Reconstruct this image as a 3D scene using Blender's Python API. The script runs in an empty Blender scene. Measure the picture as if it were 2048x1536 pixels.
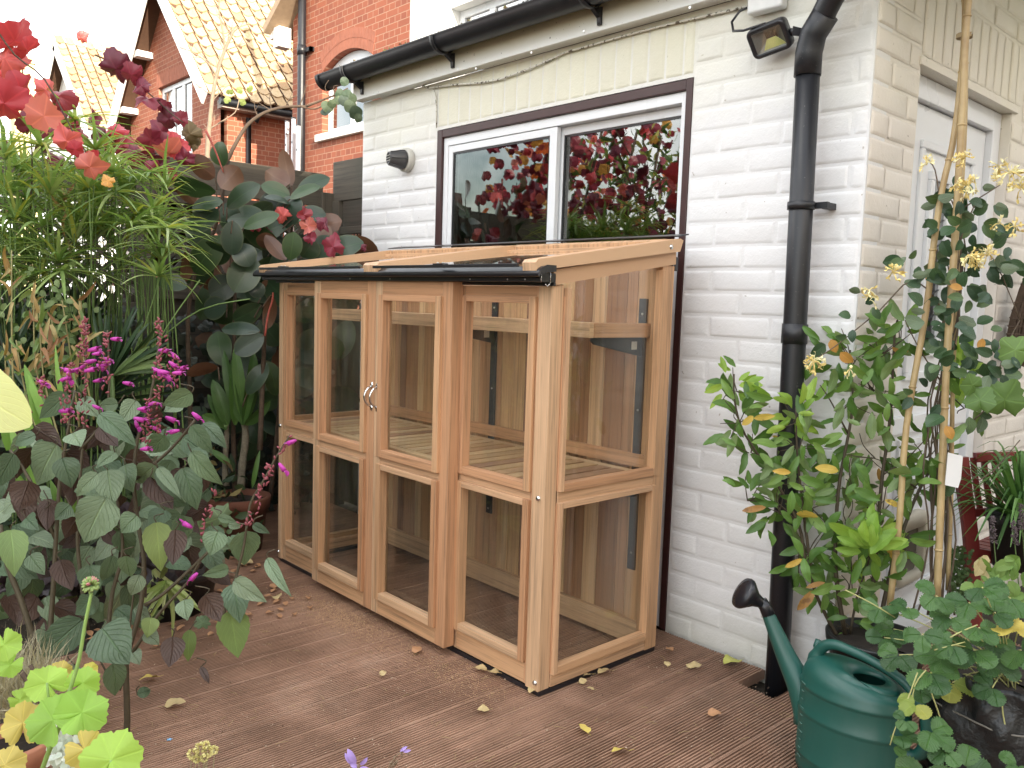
import bpy, math, random
from mathutils import Vector, Matrix
R = math.radians
S = bpy.context.scene
COL = S.collection
rnd = random.Random(7)

# ---------------------------------------------------------------- camera
CX, CY, CZ = 1.137, -2.3751, 1.1421
YAW, PITCH, ROLL, FPX = R(42.4577), R(-5.5951), R(1.8723), 1685.893
FW = Vector((-math.cos(YAW)*math.cos(PITCH), math.sin(YAW)*math.cos(PITCH), math.sin(PITCH)))
_r = FW.cross(Vector((0, 0, 1))).normalized(); _u = _r.cross(FW)
RT = _r*math.cos(ROLL) + _u*math.sin(ROLL)
UP = -_r*math.sin(ROLL) + _u*math.cos(ROLL)
CAMP = Vector((CX, CY, CZ))
cd = bpy.data.cameras.new("camera"); cam = bpy.data.objects.new("camera", cd); COL.objects.link(cam)
cam.matrix_world = Matrix(((RT.x, UP.x, -FW.x, CX), (RT.y, UP.y, -FW.y, CY), (RT.z, UP.z, -FW.z, CZ), (0, 0, 0, 1)))
cd.sensor_width = 36; cd.lens = FPX/2048*36; cd.clip_start = 0.02; cd.clip_end = 600
S.camera = cam
# ---------------------------------------------------------------- sky, sun, exposure
SUN_EL, SUN_AZ = R(22), math.atan2(0.97, -0.25)      # azimuth measured from +Y towards +X
w = bpy.data.worlds.new("World"); S.world = w; w.use_nodes = True
nt = w.node_tree; nt.nodes.clear()
sky = nt.nodes.new('ShaderNodeTexSky'); sky.sky_type = 'NISHITA'; sky.sun_disc = False
sky.sun_elevation = SUN_EL; sky.sun_rotation = SUN_AZ; sky.air_density = 1.3; sky.dust_density = 2.5
tc = nt.nodes.new('ShaderNodeTexCoord'); nz = nt.nodes.new('ShaderNodeTexNoise'); nz.inputs['Scale'].default_value = 2.2
nz.inputs['Detail'].default_value = 6; nz.inputs['Roughness'].default_value = .6
rp = nt.nodes.new('ShaderNodeValToRGB'); rp.color_ramp.elements[0].position = .43; rp.color_ramp.elements[1].position = .64
mx = nt.nodes.new('ShaderNodeMixRGB'); mx.inputs['Color2'].default_value = (15, 14.7, 14.2, 1)
bg = nt.nodes.new('ShaderNodeBackground'); bg.inputs['Strength'].default_value = .15
ow = nt.nodes.new('ShaderNodeOutputWorld')
nt.links.new(tc.outputs['Generated'], nz.inputs['Vector']); nt.links.new(nz.outputs['Fac'], rp.inputs['Fac'])
nt.links.new(rp.outputs['Color'], mx.inputs['Fac']); nt.links.new(sky.outputs['Color'], mx.inputs['Color1'])
nt.links.new(mx.outputs['Color'], bg.inputs['Color']); nt.links.new(bg.outputs['Background'], ow.inputs['Surface'])
sl = bpy.data.lights.new("sun", 'SUN'); sl.energy = 5.0; sl.angle = R(.5); sl.color = (1, .9, .74)
sun = bpy.data.objects.new("sun", sl); COL.objects.link(sun)
sd = Vector((math.sin(SUN_AZ)*math.cos(SUN_EL), math.cos(SUN_AZ)*math.cos(SUN_EL), math.sin(SUN_EL)))
sun.rotation_euler = sd.to_track_quat('Z', 'Y').to_euler(); sun.location = (0, 0, 20)
vs = S.view_settings; vs.view_transform = 'Standard'; vs.look = 'None'; vs.gamma = 1; vs.exposure = 1.28
try: vs.use_curve_mapping = False
except Exception: pass
S.cycles.max_bounces = 10; S.cycles.transparent_max_bounces = 24; S.cycles.diffuse_bounces = 4
S.cycles.glossy_bounces = 4; S.cycles.sample_clamp_indirect = 6

def ray(px, py): return FW + RT*((px-1024)/FPX) + UP*((768-py)/FPX)
def at(px, py, ax, v):
    d = ray(px, py); i = 'xyz'.index(ax); return CAMP + d*((v-CAMP[i])/d[i])
def dep(px, py, D): return CAMP + ray(px, py)*D

# ---------------------------------------------------------------- mesh helpers
class MB:
    def __init__(s): s.v = []; s.f = []; s.uv = []; s.m = []; s.sm = []
    def face(s, pts, uvs=None, mi=0, smooth=False):
        b = len(s.v); s.v += [tuple(p) for p in pts]; s.f.append(tuple(range(b, b+len(pts))))
        s.uv.append(uvs or [(0, 0)]*len(pts)); s.m.append(mi); s.sm.append(smooth)
    def grid(s, P, U=None, mi=0, smooth=True, closed=False):
        n = len(P); k = len(P[0]); b = len(s.v)
        for row in P: s.v += [tuple(p) for p in row]
        for i in range(n-1):
            for j in range(k if closed else k-1):
                j2 = (j+1) % k
                s.f.append((b+i*k+j, b+i*k+j2, b+(i+1)*k+j2, b+(i+1)*k+j))
                s.uv.append([U[i][j], U[i][j2], U[i+1][j2], U[i+1][j]] if U else [(0, 0)]*4)
                s.m.append(mi); s.sm.append(smooth)
        return b
    def box(s, x0, x1, y0, y1, z0, z1, mi=0, mat=None):
        if x0 > x1: x0, x1 = x1, x0
        if y0 > y1: y0, y1 = y1, y0
        if z0 > z1: z0, z1 = z1, z0
        c = [(x, y, z) for z in (z0, z1) for y in (y0, y1) for x in (x0, x1)]
        L = (x1-x0, y1-y0, z1-z0); la = L.index(max(L))
        o = rnd.random()*7; o2 = rnd.random()*7
        b = len(s.v)
        s.v += [tuple(mat @ Vector(p)) if mat else p for p in c]
        for q, na in (((0, 4, 6, 2), 0), ((1, 3, 7, 5), 0), ((0, 1, 5, 4), 1), ((2, 6, 7, 3), 1), ((0, 2, 3, 1), 2), ((4, 5, 7, 6), 2)):
            s.f.append(tuple(b+i for i in q)); ot = [a for a in range(3) if a != na]
            if na == la: ua, va = ot
            else: ua = la; va = [a for a in ot if a != la][0]
            k = .25 if na == la else 1
            s.uv.append([(c[i][ua]*k+o, c[i][va]+o2+na*.37) for i in q]); s.m.append(mi); s.sm.append(False)
    def obox(s, ctr, size, rot=None, mi=0):
        M = Matrix.Translation(Vector(ctr)) @ (rot.to_4x4() if rot else Matrix.Identity(4))
        a, b, c = (t/2 for t in size); s.box(-a, a, -b, b, -c, c, mi, M)
    def tube(s, pts, r, n=8, caps=True, mi=0, flat=1.0):
        pts = [Vector(p) for p in pts]
        if not hasattr(r, '__len__'): r = [r]*len(pts)
        rows = []; U = []; prev = None; L = 0
        for i, p in enumerate(pts):
            t = (pts[min(i+1, len(pts)-1)]-pts[max(i-1, 0)])
            t = t.normalized() if t.length > 1e-9 else Vector((0, 0, 1))
            if prev is None: a = t.orthogonal().normalized()
            else:
                a = prev - t*prev.dot(t); a = a.normalized() if a.length > 1e-6 else t.orthogonal().normalized()
            prev = a; b = t.cross(a)
            if i: L += (p-pts[i-1]).length
            rows.append([p + (a*math.cos(2*math.pi*j/n) + b*math.sin(2*math.pi*j/n)*flat)*r[i] for j in range(n)])
            U.append([(L, j/n*2*math.pi*r[i]) for j in range(n)])
        b0 = s.grid(rows, U, mi, True, True)
        if caps:
            for ring, rev in ((0, True), (len(pts)-1, False)):
                idx = [b0+ring*n+j for j in range(n)]
                s.f.append(tuple(reversed(idx)) if rev else tuple(idx)); s.uv.append([(0, 0)]*n); s.m.append(mi); s.sm.append(False)
    def lathe(s, prof, ctr=(0, 0, 0), n=32, M=None, mi=0, smooth=True, sx=1, sy=1):
        c = Vector(ctr); rows = []; U = []
        for i, (r, z) in enumerate(prof):
            row = []
            for j in range(n):
                a = 2*math.pi*j/n; p = Vector((r*math.cos(a)*sx, r*math.sin(a)*sy, z))
                row.append((M @ p if M else p) + c)
            rows.append(row); U.append([(j/n, i/len(prof)) for j in range(n)])
        s.grid(rows, U, mi, smooth, True)
    def prism(s, poly, a, b, mi=0):
        """poly: 3d points (planar), extruded from offset a to offset b (vectors)"""
        A = [Vector(p)+Vector(a) for p in poly]; B = [Vector(p)+Vector(b) for p in poly]
        s.face(A, None, mi); s.face(list(reversed(B)), None, mi); n = len(poly)
        for i in range(n):
            j = (i+1) % n; d = (A[j]-A[i]).length; e = (B[i]-A[i]).length
            s.face([A[j], A[i], B[i], B[j]], [(d, 0), (0, 0), (0, e), (d, e)], mi)
    def build(s, name, mats, parent=None, bevel=0, seg=2, fix=True):
        me = bpy.data.meshes.new(name); me.from_pydata(s.v, [], s.f)
        if not isinstance(mats, (list, tuple)): mats = [mats]
        for m in mats: me.materials.append(m)
        me.polygons.foreach_set('material_index', s.m); me.polygons.foreach_set('use_smooth', s.sm)
        ul = me.uv_layers.new(name='UVMap'); flat = []
        for fu in s.uv:
            for q in fu: flat += [q[0], q[1]]
        ul.data.foreach_set('uv', flat); me.update()
        o = bpy.data.objects.new(name, me); COL.objects.link(o)
        if parent: o.parent = parent; o.matrix_parent_inverse = parent.matrix_world.inverted()
        if bevel:
            b = o.modifiers.new('bevel', 'BEVEL'); b.width = bevel; b.segments = seg; b.limit_method = 'ANGLE'; b.angle_limit = R(40)
        return o
def tag(o, label=None, cat=None, group=None, kind=None):
    if label: o['label'] = label
    if cat: o['category'] = cat
    if group: o['group'] = group
    if kind: o['kind'] = kind
    return o
def thing(name, label, cat, loc=(0, 0, 0), group=None):
    o = bpy.data.objects.new(name, None); COL.objects.link(o); o.empty_display_size = .05
    o.location = loc; o.matrix_world = Matrix.Translation(Vector(loc)); return tag(o, label, cat, group)

# ---------------------------------------------------------------- node helpers
class NM:
    def __init__(s, name):
        s.mat = bpy.data.materials.new(name); s.mat.use_nodes = True; s.t = s.mat.node_tree; s.t.nodes.clear()
        s.out = s.n('OutputMaterial')
    def n(s, typ, **kw):
        q = s.t.nodes.new('ShaderNode'+typ)
        for k, v in kw.items():
            if k in q.inputs: s.set(q.inputs[k], v)
            else: setattr(q, k, v)
        return q
    def set(s, inp, v):
        if isinstance(v, bpy.types.NodeSocket): s.t.links.new(v, inp)
        elif isinstance(v, bpy.types.Node): s.t.links.new(v.outputs[0], inp)
        elif hasattr(v, '__len__') and len(v) == 3 and inp.type == 'RGBA': inp.default_value = (*v, 1)
        else: inp.default_value = v
    def math(s, op, a, b=0.0, c=None, clamp=False):
        q = s.t.nodes.new('ShaderNodeMath'); q.operation = op; q.use_clamp = clamp
        s.set(q.inputs[0], a); s.set(q.inputs[1], b)
        if c is not None: s.set(q.inputs[2], c)
        return q.outputs[0]
    def ramp(s, fac, stops, interp='LINEAR'):
        q = s.t.nodes.new('ShaderNodeValToRGB'); s.set(q.inputs[0], fac); cr = q.color_ramp; cr.interpolation = interp
        while len(cr.elements) < len(stops): cr.elements.new(.5)
        for e, (p, c) in zip(cr.elements, stops): e.position = p; e.color = (*c, 1) if len(c) == 3 else c
        return q.outputs[0]
    def mix(s, fac, a, b, typ='MIX'):
        q = s.t.nodes.new('ShaderNodeMixRGB'); q.blend_type = typ
        s.set(q.inputs[0], fac); s.set(q.inputs[1], a); s.set(q.inputs[2], b); return q.outputs[0]
    def noise(s, scale, vec=None, detail=4, rough=.55, mapping=None, w=None):
        if vec is None: vec = s.n('TexCoord').outputs['Object']
        if mapping:
            mp = s.n('Mapping'); s.set(mp.inputs['Vector'], vec); mp.inputs['Scale'].default_value = mapping; vec = mp.outputs[0]
        q = s.n('TexNoise', Scale=scale, Detail=detail, Roughness=rough); s.set(q.inputs['Vector'], vec)
        return q.outputs['Fac']
    def uv(s): return s.n('UVMap').outputs[0]
    def isl(s): return s.n('NewGeometry').outputs['Random Per Island']
    def bump(s, h, strength=.3, dist=.01, normal=None):
        q = s.n('Bump', Strength=strength, Distance=dist, Height=h)
        if normal: s.set(q.inputs['Normal'], normal)
        return q.outputs[0]
    def pbr(s, col, rough=.6, normal=None, **kw):
        q = s.n('BsdfPrincipled'); s.set(q.inputs['Base Color'], col); s.set(q.inputs['Roughness'], rough)
        if normal: s.set(q.inputs['Normal'], normal)
        for k, v in kw.items(): s.set(q.inputs[k.replace('_', ' ')], v)
        return q
    def done(s, sh): s.set(s.out.inputs['Surface'], sh.outputs[0] if isinstance(sh, bpy.types.Node) else sh); return s.mat

def simple(name, col, rough=.5, noise=.12, nscale=30, bump=.05, **kw):
    m = NM(name); f = m.noise(nscale, detail=5)
    c = m.mix(f, tuple(x*(1-noise) for x in col), tuple(min(1, x*(1+noise)) for x in col))
    rr = m.math('MULTIPLY_ADD', m.noise(nscale*.4), .2, rough-.1)
    return m.done(m.pbr(c, rr, m.bump(f, bump, .002) if bump else None, **kw))

def wood(name, cols, grain=.25, rough=.55, bump=.12, dirt=0, gs=1.0):
    """cols: list of base tones chosen per board; grain runs along U"""
    m = NM(name); uv = m.uv(); k = m.isl()
    off = m.n('CombineXYZ'); m.set(off.inputs[0], m.math('MULTIPLY', k, 37.0)); m.set(off.inputs[1], m.math('MULTIPLY', k, 91.0))
    va = m.n('VectorMath', operation='ADD'); m.set(va.inputs[0], uv); m.set(va.inputs[1], off.outputs[0]); v = va.outputs[0]
    g1 = m.noise(1, v, 5, .6, (2.0*gs, 70*gs, 1)); g2 = m.noise(1, v, 3, .5, (7*gs, 320*gs, 1)); g3 = m.noise(1, v, 3, .5, (1.1, 9, 1))
    base = m.ramp(k, [(i/len(cols), c) for i, c in enumerate(cols)], 'CONSTANT')
    g = m.math('ADD', m.math('MULTIPLY', g1, .65), m.math('MULTIPLY', g2, .35))
    gg = m.ramp(g, [(.32, (1-grain*1.6,)*3), (.5, (1,)*3), (.68, (1+grain*.5,)*3)])
    c = m.mix(1, base, gg, 'MULTIPLY')
    c = m.mix(m.math('MULTIPLY', m.ramp(g3, [(.5, (0, 0, 0)), (.75, (1, 1, 1))]), .35), c, tuple(x*.62 for x in cols[0]))
    if dirt:
        d = m.ramp(m.noise(6, detail=8), [(.45, (0, 0, 0)), (.7, (1, 1, 1))]); c = m.mix(m.math('MULTIPLY', d, dirt), c, (.05, .055, .04))
    return m.done(m.pbr(c, m.math('MULTIPLY_ADD', g2, .25, rough-.12), m.bump(g, bump, .002)))

M = {}
M['cedar'] = wood('cedar', [(.52, .305, .165), (.60, .39, .235), (.47, .255, .135), (.57, .355, .21), (.52, .285, .155), (.58, .345, .19)], .36)
M['cedar_board'] = wood('cedar_boards', [(.54, .32, .17), (.33, .17, .09), (.62, .40, .22), (.42, .23, .125), (.66, .45, .26), (.50, .29, .165), (.30, .17, .11), (.60, .39, .23)], .3)
M['fence'] = wood('weathered_fence_wood', [(.075, .062, .046), (.09, .076, .058), (.06, .048, .036), (.082, .066, .050)], .4, .8, .5, .45)
M['black_metal'] = simple('black_powder_coat', (.014, .014, .018), .32, .2, 60, .02, Specular_IOR_Level=.6)
M['chrome'] = simple('chrome', (.75, .75, .75), .12, .03, 10, 0, Metallic=1.0)
M['steel_bracket'] = simple('dark_grey_painted_steel', (.035, .04, .048), .5, .15, 40, .05)
M['sticker'] = simple('paper_sticker', (.55, .54, .5), .6)
M['screw'] = simple('zinc_screw', (.6, .6, .58), .3, .1, 50, 0, Metallic=.9)
M['pvc_white'] = simple('white_upvc', (.74, .76, .79), .3, .04, 8, .01)
M['pvc_black'] = NM('black_plastic_pipe')
def _f():
    m = M['pvc_black']; f = m.noise(9, detail=6); sp = m.ramp(m.noise(160, detail=2), [(.70, (0, 0, 0)), (.76, (1, 1, 1))])
    c = m.mix(f, (.008, .009, .012), (.014, .015, .02)); c = m.mix(m.math('MULTIPLY', sp, .35), c, (.25, .24, .22))
    st = m.ramp(m.noise(1, mapping=(14, 14, 1.2), detail=5), [(.45, (0,)*3), (.8, (1,)*3)])
    c = m.mix(m.math('MULTIPLY', st, .18), c, (.05, .048, .045))
    return m.done(m.pbr(c, m.math('MULTIPLY_ADD', f, .25, .27), m.bump(f, .04, .002)))
M['pvc_black'] = _f()

def whitebrick(name, tint=(.76, .76, .77)):
    m = NM(name); geo = m.n('NewGeometry'); tcn = m.n('TexCoord'); ob = tcn.outputs['Object']
    f1 = m.noise(26, ob, 6, .6); f2 = m.noise(140, ob, 3, .6); f3 = m.noise(3.2, ob, 5, .55); f4 = m.noise(45, ob, 2, .5)
    sep = m.n('SeparateXYZ'); m.set(sep.inputs[0], ob)
    c = m.mix(f3, tuple(x*.90 for x in tint), tuple(min(1, x*1.06) for x in tint))
    st = m.noise(1, ob, 6, .65, (9, 9, 1.3)); c = m.mix(m.math('MULTIPLY', m.ramp(st, [(.55, (0,)*3), (.8, (1,)*3)]), .12), c, (.50, .49, .44))
    # specks of exposed brick / dirt and small chips
    sp = m.ramp(f4, [(.735, (0,)*3), (.76, (1,)*3)]); c = m.mix(m.math('MULTIPLY', sp, .55), c, (.23, .18, .13))
    # green-grey algae near the ground (a stain on the wall itself)
    lo = m.math('SUBTRACT', .30, m.math('ADD', sep.outputs[2], m.math('MULTIPLY', f3, .22)), clamp=True)
    c = m.mix(m.math('MULTIPLY', lo, 2.6, clamp=True), c, (.42, .42, .33))
    hi = m.math('SUBTRACT', m.math('ADD', sep.outputs[2], m.math('MULTIPLY', f3, .7)), 2.0, clamp=True)
    c = m.mix(m.math('MULTIPLY', hi, 1.1, clamp=True), c, (.66, .64, .46))
    h = m.math('ADD', m.math('MULTIPLY', f1, .7), m.math('MULTIPLY', f2, .3))
    n2 = m.bump(h, .5, .006)
    return m.done(m.pbr(c, .45, n2))
M['white_brick'] = whitebrick('painted_white_brick')
M['warm_lit_brick'] = whitebrick('white_brick_warm_lit', (.76, .71, .65))  # white paint again, with warm reflected light put into the tint
M['cream_soldier'] = whitebrick('painted_soldier_course', (.72, .70, .60))

def redbrick(name, c1, c2, mortar, axis):
    m = NM(name); ob = m.n('TexCoord').outputs['Object']; sep = m.n('SeparateXYZ'); m.set(sep.inputs[0], ob)
    cmb = m.n('CombineXYZ'); m.set(cmb.inputs[0], sep.outputs[axis]); m.set(cmb.inputs[1], sep.outputs[2])
    b = m.n('TexBrick', Scale=1.0); b.offset = .5; b.squash = .5; b.squash_frequency = 2
    m.set(b.inputs['Vector'], cmb.outputs[0]); m.set(b.inputs['Color1'], c1); m.set(b.inputs['Color2'], c2); m.set(b.inputs['Mortar'], mortar)
    b.inputs['Mortar Size'].default_value = .006; b.inputs['Brick Width'].default_value = .225; b.inputs['Row Height'].default_value = .075
    b.inputs['Mortar Smooth'].default_value = .2; b.inputs['Bias'].default_value = -.25
    f = m.noise(14, ob, 5); c = m.mix(.5, b.outputs['Color'], m.mix(f, tuple(x*.7 for x in c1), tuple(x*1.3 for x in c1)), 'SOFT_LIGHT')
    f2 = m.noise(1.2, ob, 6); c = m.mix(m.math('MULTIPLY', m.ramp(f2, [(.5, (0,)*3), (.75, (1,)*3)]), .3), c, tuple(x*.5 for x in c1))
    hh = m.math('SUBTRACT', 1.0, b.outputs['Fac'])
    return m.done(m.pbr(c, .85, m.bump(hh, .6, .006)))
M['red_brick_x'] = redbrick('orange_red_brick', (.34, .135, .08), (.25, .095, .062), (.42, .28, .205), 0)
M['red_brick_y'] = redbrick('orange_red_brick_side', (.34, .135, .08), (.25, .095, .062), (.42, .28, .205), 1)
M['arch_brick'] = simple('rubbed_arch_brick', (.32, .115, .07), .85, .25, 12, .2)
def _tile():
    m = NM('mossy_clay_tile'); ob = m.n('TexCoord').outputs['Object']
    c = m.ramp(m.isl(), [(0, (.44, .32, .19)), (.2, (.39, .27, .15)), (.45, (.48, .36, .22)), (.7, (.34, .22, .12)), (.85, (.42, .28, .16))], 'CONSTANT')
    f = m.noise(18, ob, 6); c = m.mix(m.ramp(f, [(.5, (0,)*3), (.7, (.7,)*3)]), c, (.30, .25, .13))
    c = m.mix(m.ramp(m.noise(7, ob, 4), [(.66, (0,)*3), (.72, (1,)*3)]), c, (.12, .085, .05))
    return m.done(m.pbr(c, .9, m.bump(f, .4, .01)))
M['roof_tile'] = _tile()
M['barge_white'] = simple('white_painted_timber', (.78, .78, .78), .5, .05, 12, .05)
M['brown_frame'] = simple('brown_stained_frame', (.045, .016, .016), .38, .35, 22, .15)
M['render_white'] = simple('white_render', (.8, .8, .78), .8, .05, 10, .2)
M['fascia'] = None
def _fas():
    m = NM('grimy_white_fascia'); ob = m.n('TexCoord').outputs['Object']
    f = m.noise(5, ob, 6); f2 = m.noise(60, ob, 3)
    sep = m.n('SeparateXYZ'); m.set(sep.inputs[0], ob)
    up = m.math('MULTIPLY', m.math('SUBTRACT', m.math('ADD', sep.outputs[2], m.math('MULTIPLY', f, .04)), 2.145), 16, clamp=True)
    c = m.mix(m.math('MULTIPLY', up, .8), (.74, .75, .72), (.47, .42, .25))
    c = m.mix(m.ramp(f2, [(.68, (0,)*3), (.73, (.8,)*3)]), c, (.1, .09, .06))
    return m.done(m.pbr(c, .5, m.bump(f2, .1, .002)))
M['fascia'] = _fas()

def glassmat(name, tint=(.93, .96, .94), ior=1.5, dirt=.0, blue=None, rough=0.0):
    m = NM(name); f0 = ((ior-1)/(ior+1))**2; lw = m.n('LayerWeight', Blend=.5); fr = m.math('MULTIPLY_ADD', m.math('POWER', lw.outputs['Facing'], 5), 1-f0, f0); tr = m.n('BsdfTransparent', Color=tint); gl = m.n('BsdfGlossy', Color=(1, 1, 1), Roughness=rough)
    ob = m.n('TexCoord').outputs['Object']; wv = m.noise(2.3, ob, 2, .5)
    nb = m.bump(wv, .015, .01); m.set(gl.inputs['Normal'], nb)
    a = m.n('MixShader'); m.set(a.inputs[0], fr); m.set(a.inputs[1], tr.outputs[0]); m.set(a.inputs[2], gl.outputs[0])
    if dirt:
        df = m.n('BsdfDiffuse', Color=(.55, .53, .46)); st = m.noise(1, ob, 6, .65, (26, 26, 4))
        f = m.math('MULTIPLY', m.ramp(st, [(.42, (0,)*3), (.85, (1,)*3)]), dirt)
        b = m.n('MixShader'); m.set(b.inputs[0], f); m.set(b.inputs[1], a.outputs[0]); m.set(b.inputs[2], df.outputs[0]); a = b
    return m.done(a)
M['gh_glass'] = glassmat('greenhouse_glass', (.96, .97, .955), 1.5, .05)
M['roof_glass'] = glassmat('roof_glass', (.98, .985, .98), 1.5, .06)
M['house_glass'] = glassmat('patio_door_glass', (.50, .53, .51), 2.35)
M['far_glass'] = glassmat('far_window_glass', (.25, .28, .3), 3.2)

# ================================================================ SETTING
# ground and deck
g = MB(); N = 40
def gz(x, y): return -.035 + (.03*math.sin(x*2.1)*math.cos(y*1.7) if -8 < x < 4 and -8 < y < 6 else 0)
xs = [-300, -100, -40, -20, -12, -9] + [-8+i*.35 for i in range(35)] + [5, 9, 15, 30, 100, 300]
ys = [-300, -100, -40, -20, -10] + [-8+i*.35 for i in range(40)] + [7, 9, 12, 20, 40, 100, 300]
g.grid([[(x, y, gz(x, y) if not (-1.9 < x < 2 and -3.4 < y < .1) else -.05) for x in xs] for y in ys], None)
def _soil():
    m = NM('garden_soil'); ob = m.n('TexCoord').outputs['Object']; f = m.noise(9, ob, 8, .65); f2 = m.noise(70, ob, 4)
    c = m.ramp(f, [(.3, (.02, .016, .011)), (.6, (.05, .038, .025)), (.8, (.06, .06, .03))])
    return m.done(m.pbr(c, .95, m.bump(m.math('ADD', f, m.math('MULTIPLY', f2, .3)), .8, .03)))
M['soil'] = _soil()
tag(g.build('ground', M['soil']), kind='structure')

def _deck():
    m = NM('weathered_deck_timber'); ob = m.n('TexCoord').outputs['Object']; k = m.isl()
    a = m.noise(1, ob, 6, .6, (60, 3.5, 1)); b = m.noise(2.6, ob, 6, .6); c2 = m.noise(1.4, ob, 5, .6); hi = m.noise(230, ob, 3, .6)
    base = m.ramp(b, [(.28, (.19, .108, .070)), (.44, (.29, .168, .112)), (.58, (.40, .24, .165)), (.74, (.50, .33, .24))])
    c = m.mix(.55, base, m.ramp(a, [(.3, (.5,)*3), (.55, (1,)*3), (.75, (1.35,)*3)]), 'MULTIPLY')
    c = m.mix(m.math('MULTIPLY', m.ramp(c2, [(.54, (0,)*3), (.72, (1,)*3)]), .55), c, (.045, .042, .030))
    c = m.mix(m.math('MULTIPLY', m.ramp(m.noise(3.1, ob, 4), [(.6, (0,)*3), (.75, (1,)*3)]), .45), c, (.28, .17, .12))
    c = m.mix(m.ramp(hi, [(.66, (0,)*3), (.74, (.55,)*3)]), c, (.36, .27, .2))
    return m.done(m.pbr(c, m.math('MULTIPLY_ADD', b, .3, .45), m.bump(hi, .3, .002)))
M['deck'] = _deck()
dk = MB()
GP = .0098; BW = 13; x = -3.05; board = 0
def edge(y): return y
while x < 2.2:
    y0 = -4.2; y1 = -.012
    xe = x + GP*BW
    left_edge = -1.95 if x < -1.2 else None
    if x < -1.14: y0 = -1.78
    if x < -1.66: y0 = -1.46          # deck stops at the planting bed
    if x < -2.15: y0 = -.95
    if xe > -.205 and x < -.075: y1 = -.165  # notch round the rainwater pipe
    if x > .0: y1 = .9
    y0 += rnd.uniform(-.004, .004); dz = rnd.uniform(-.0012, .0012); bow = rnd.uniform(-.001, .001)
    prof = [(x, -.03), (x, -.001)]
    for i in range(BW):
        a = x + i*GP
        prof += [(a+.0008, 0), (a+.0050, 0), (a+.0055, -.0095), (a+.0096, -.0095)] if i < BW-1 else [(a+.0012, 0), (a+.0066, 0), (a+.0072, -.001), (a+.0072, -.03)]
    ny = 12; rows = []
    for j in range(ny+1):
        yy = y0+(y1-y0)*j/ny; rows.append([(px, yy, pz+dz+bow*math.sin(3*j/ny)) for px, pz in prof])
    dk.grid(rows, None, 0, False)
    dk.face([rows[0][0], rows[0][-1], (prof[-1][0], y0, -.001), (prof[0][0], y0, -.001)])
    if y1 == -.165:
        for lo, hi in ((-.25, -.203), (-.088, .01)):
            sub = [q for q in prof if lo <= q[0] <= hi]
            if len(sub) > 6: dk.grid([[(px, -.1652+(.153)*j/2, pz+dz) for px, pz in [(sub[0][0], -.03)]+sub+[(sub[-1][0], -.03)]] for j in range(3)], None, 0, False)
    x = xe
tag(dk.build('deck', M['deck']), kind='structure')

# ================================================================ WHITE EXTENSION
W2T = 2.62
WL, WT = -2.642, 2.118          # left end and top of the rear wall
DX0, DX1, DZ = -2.016, -.611, 1.903
ext = thing('house_extension', 'white painted brick extension with black gutter and sliding patio door behind the cedar greenhouse', 'house', (0, 0, 0))
bb = MB()
def plane_to(kind, c):
    if kind == 'y': return lambda a, z, o: (a, c-o, z)
    return lambda a, z, o: (c+o, a, z)
def brickwork(mb, kind, c, a0, a1, z0, z1, start=0, proud=.0032, r=None, soldier=False, cut=None):
    T = plane_to(kind, c); r = r or random.Random(3); row = start; flip = kind == 'x'
    bw, bh, mj = (.225, .075, .010)
    def quad(pts):
        mb.face(pts, None, 0, False)
    def brick(x0, x1, q0, q1):
        if x1-x0 < .02: return
        j = lambda s: r.uniform(-s, s); o = proud*r.uniform(.55, 1.25); e = .006
        ax = [x0, x0+e, x0+e+.004+abs(j(.002)), x0+(x1-x0)*.5, x1-e-.004-abs(j(.002)), x1-e, x1]
        zz = [q0, q0+e, q0+e+.004, q1-e-.004, q1-e, q1]
        rows = []
        tl = j(.0008); tv = j(.0006)
        for iz, z in enumerate(zz):
            row_ = []
            for ia, a in enumerate(ax):
                ed = ia in (0, 6) or iz in (0, 5); e2 = ia in (1, 5) or iz in (1, 4)
                oo = 0.0 if ed else (o + tl*(ia-3)/3 + tv*(iz-2.5)/2 + j(.0003))*(.82 if e2 else 1)
                wob = .0013
                row_.append(T(a + (j(wob) if ia not in (0, 5) or True else 0), z + j(wob), oo + (.0002 if ed else 0)))
            rows.append(row_)
        if flip: rows = [list(x) for x in rows]
        mb.grid(rows if not flip else rows, None, 0, True)
    z = z0
    if soldier:
        a = a0
        while a < a1-.02:
            e = min(a+.0755, a1); brick(a+.004, e-.004, z0+.004, z1-.004); a += .0755
        return
    while z < z1-.01:
        q1 = min(z+bh, z1); off = [0, .1125][row % 2]
        a = a0 - off
        while a < a1:
            s0, s1 = max(a, a0), min(a+bw, a1); mid = (z+q1)/2
            # clip against the opening
            segs = [(s0, s1)]
            if cut and cut[2] <= mid <= cut[3]:
                ns = []
                for (p, q) in segs:
                    if q <= cut[0] or p >= cut[1]: ns.append((p, q))
                    else:
                        if p < cut[0]: ns.append((p, cut[0]))
                        if q > cut[1]: ns.append((cut[1], q))
                segs = ns
            for p, q in segs: brick(p+mj/2, q-mj/2, z+mj/2, q1-mj/2)
            a += bw
        z += bh; row += 1
def backing(mb, kind, c, rects, thick=.10):
    for a0, a1, z0, z1 in rects:
        if kind == 'y': mb.box(a0, a1, c, c+thick, z0, z1)
        else: mb.box(c-thick, c, a0, a1, z0, z1)
rb = random.Random(11)
wall = MB()
backing(wall, 'y', 0, [(WL, DX0, -.1, WT), (DX1, 0, -.1, WT), (DX0, DX1, DZ+.002, WT)])
brickwork(wall, 'y', 0, WL, DX0, -.006, WT-.02, 0, r=rb)
brickwork(wall, 'y', 0, DX1, -.002, -.006, WT-.02, 1, r=rb)
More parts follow.
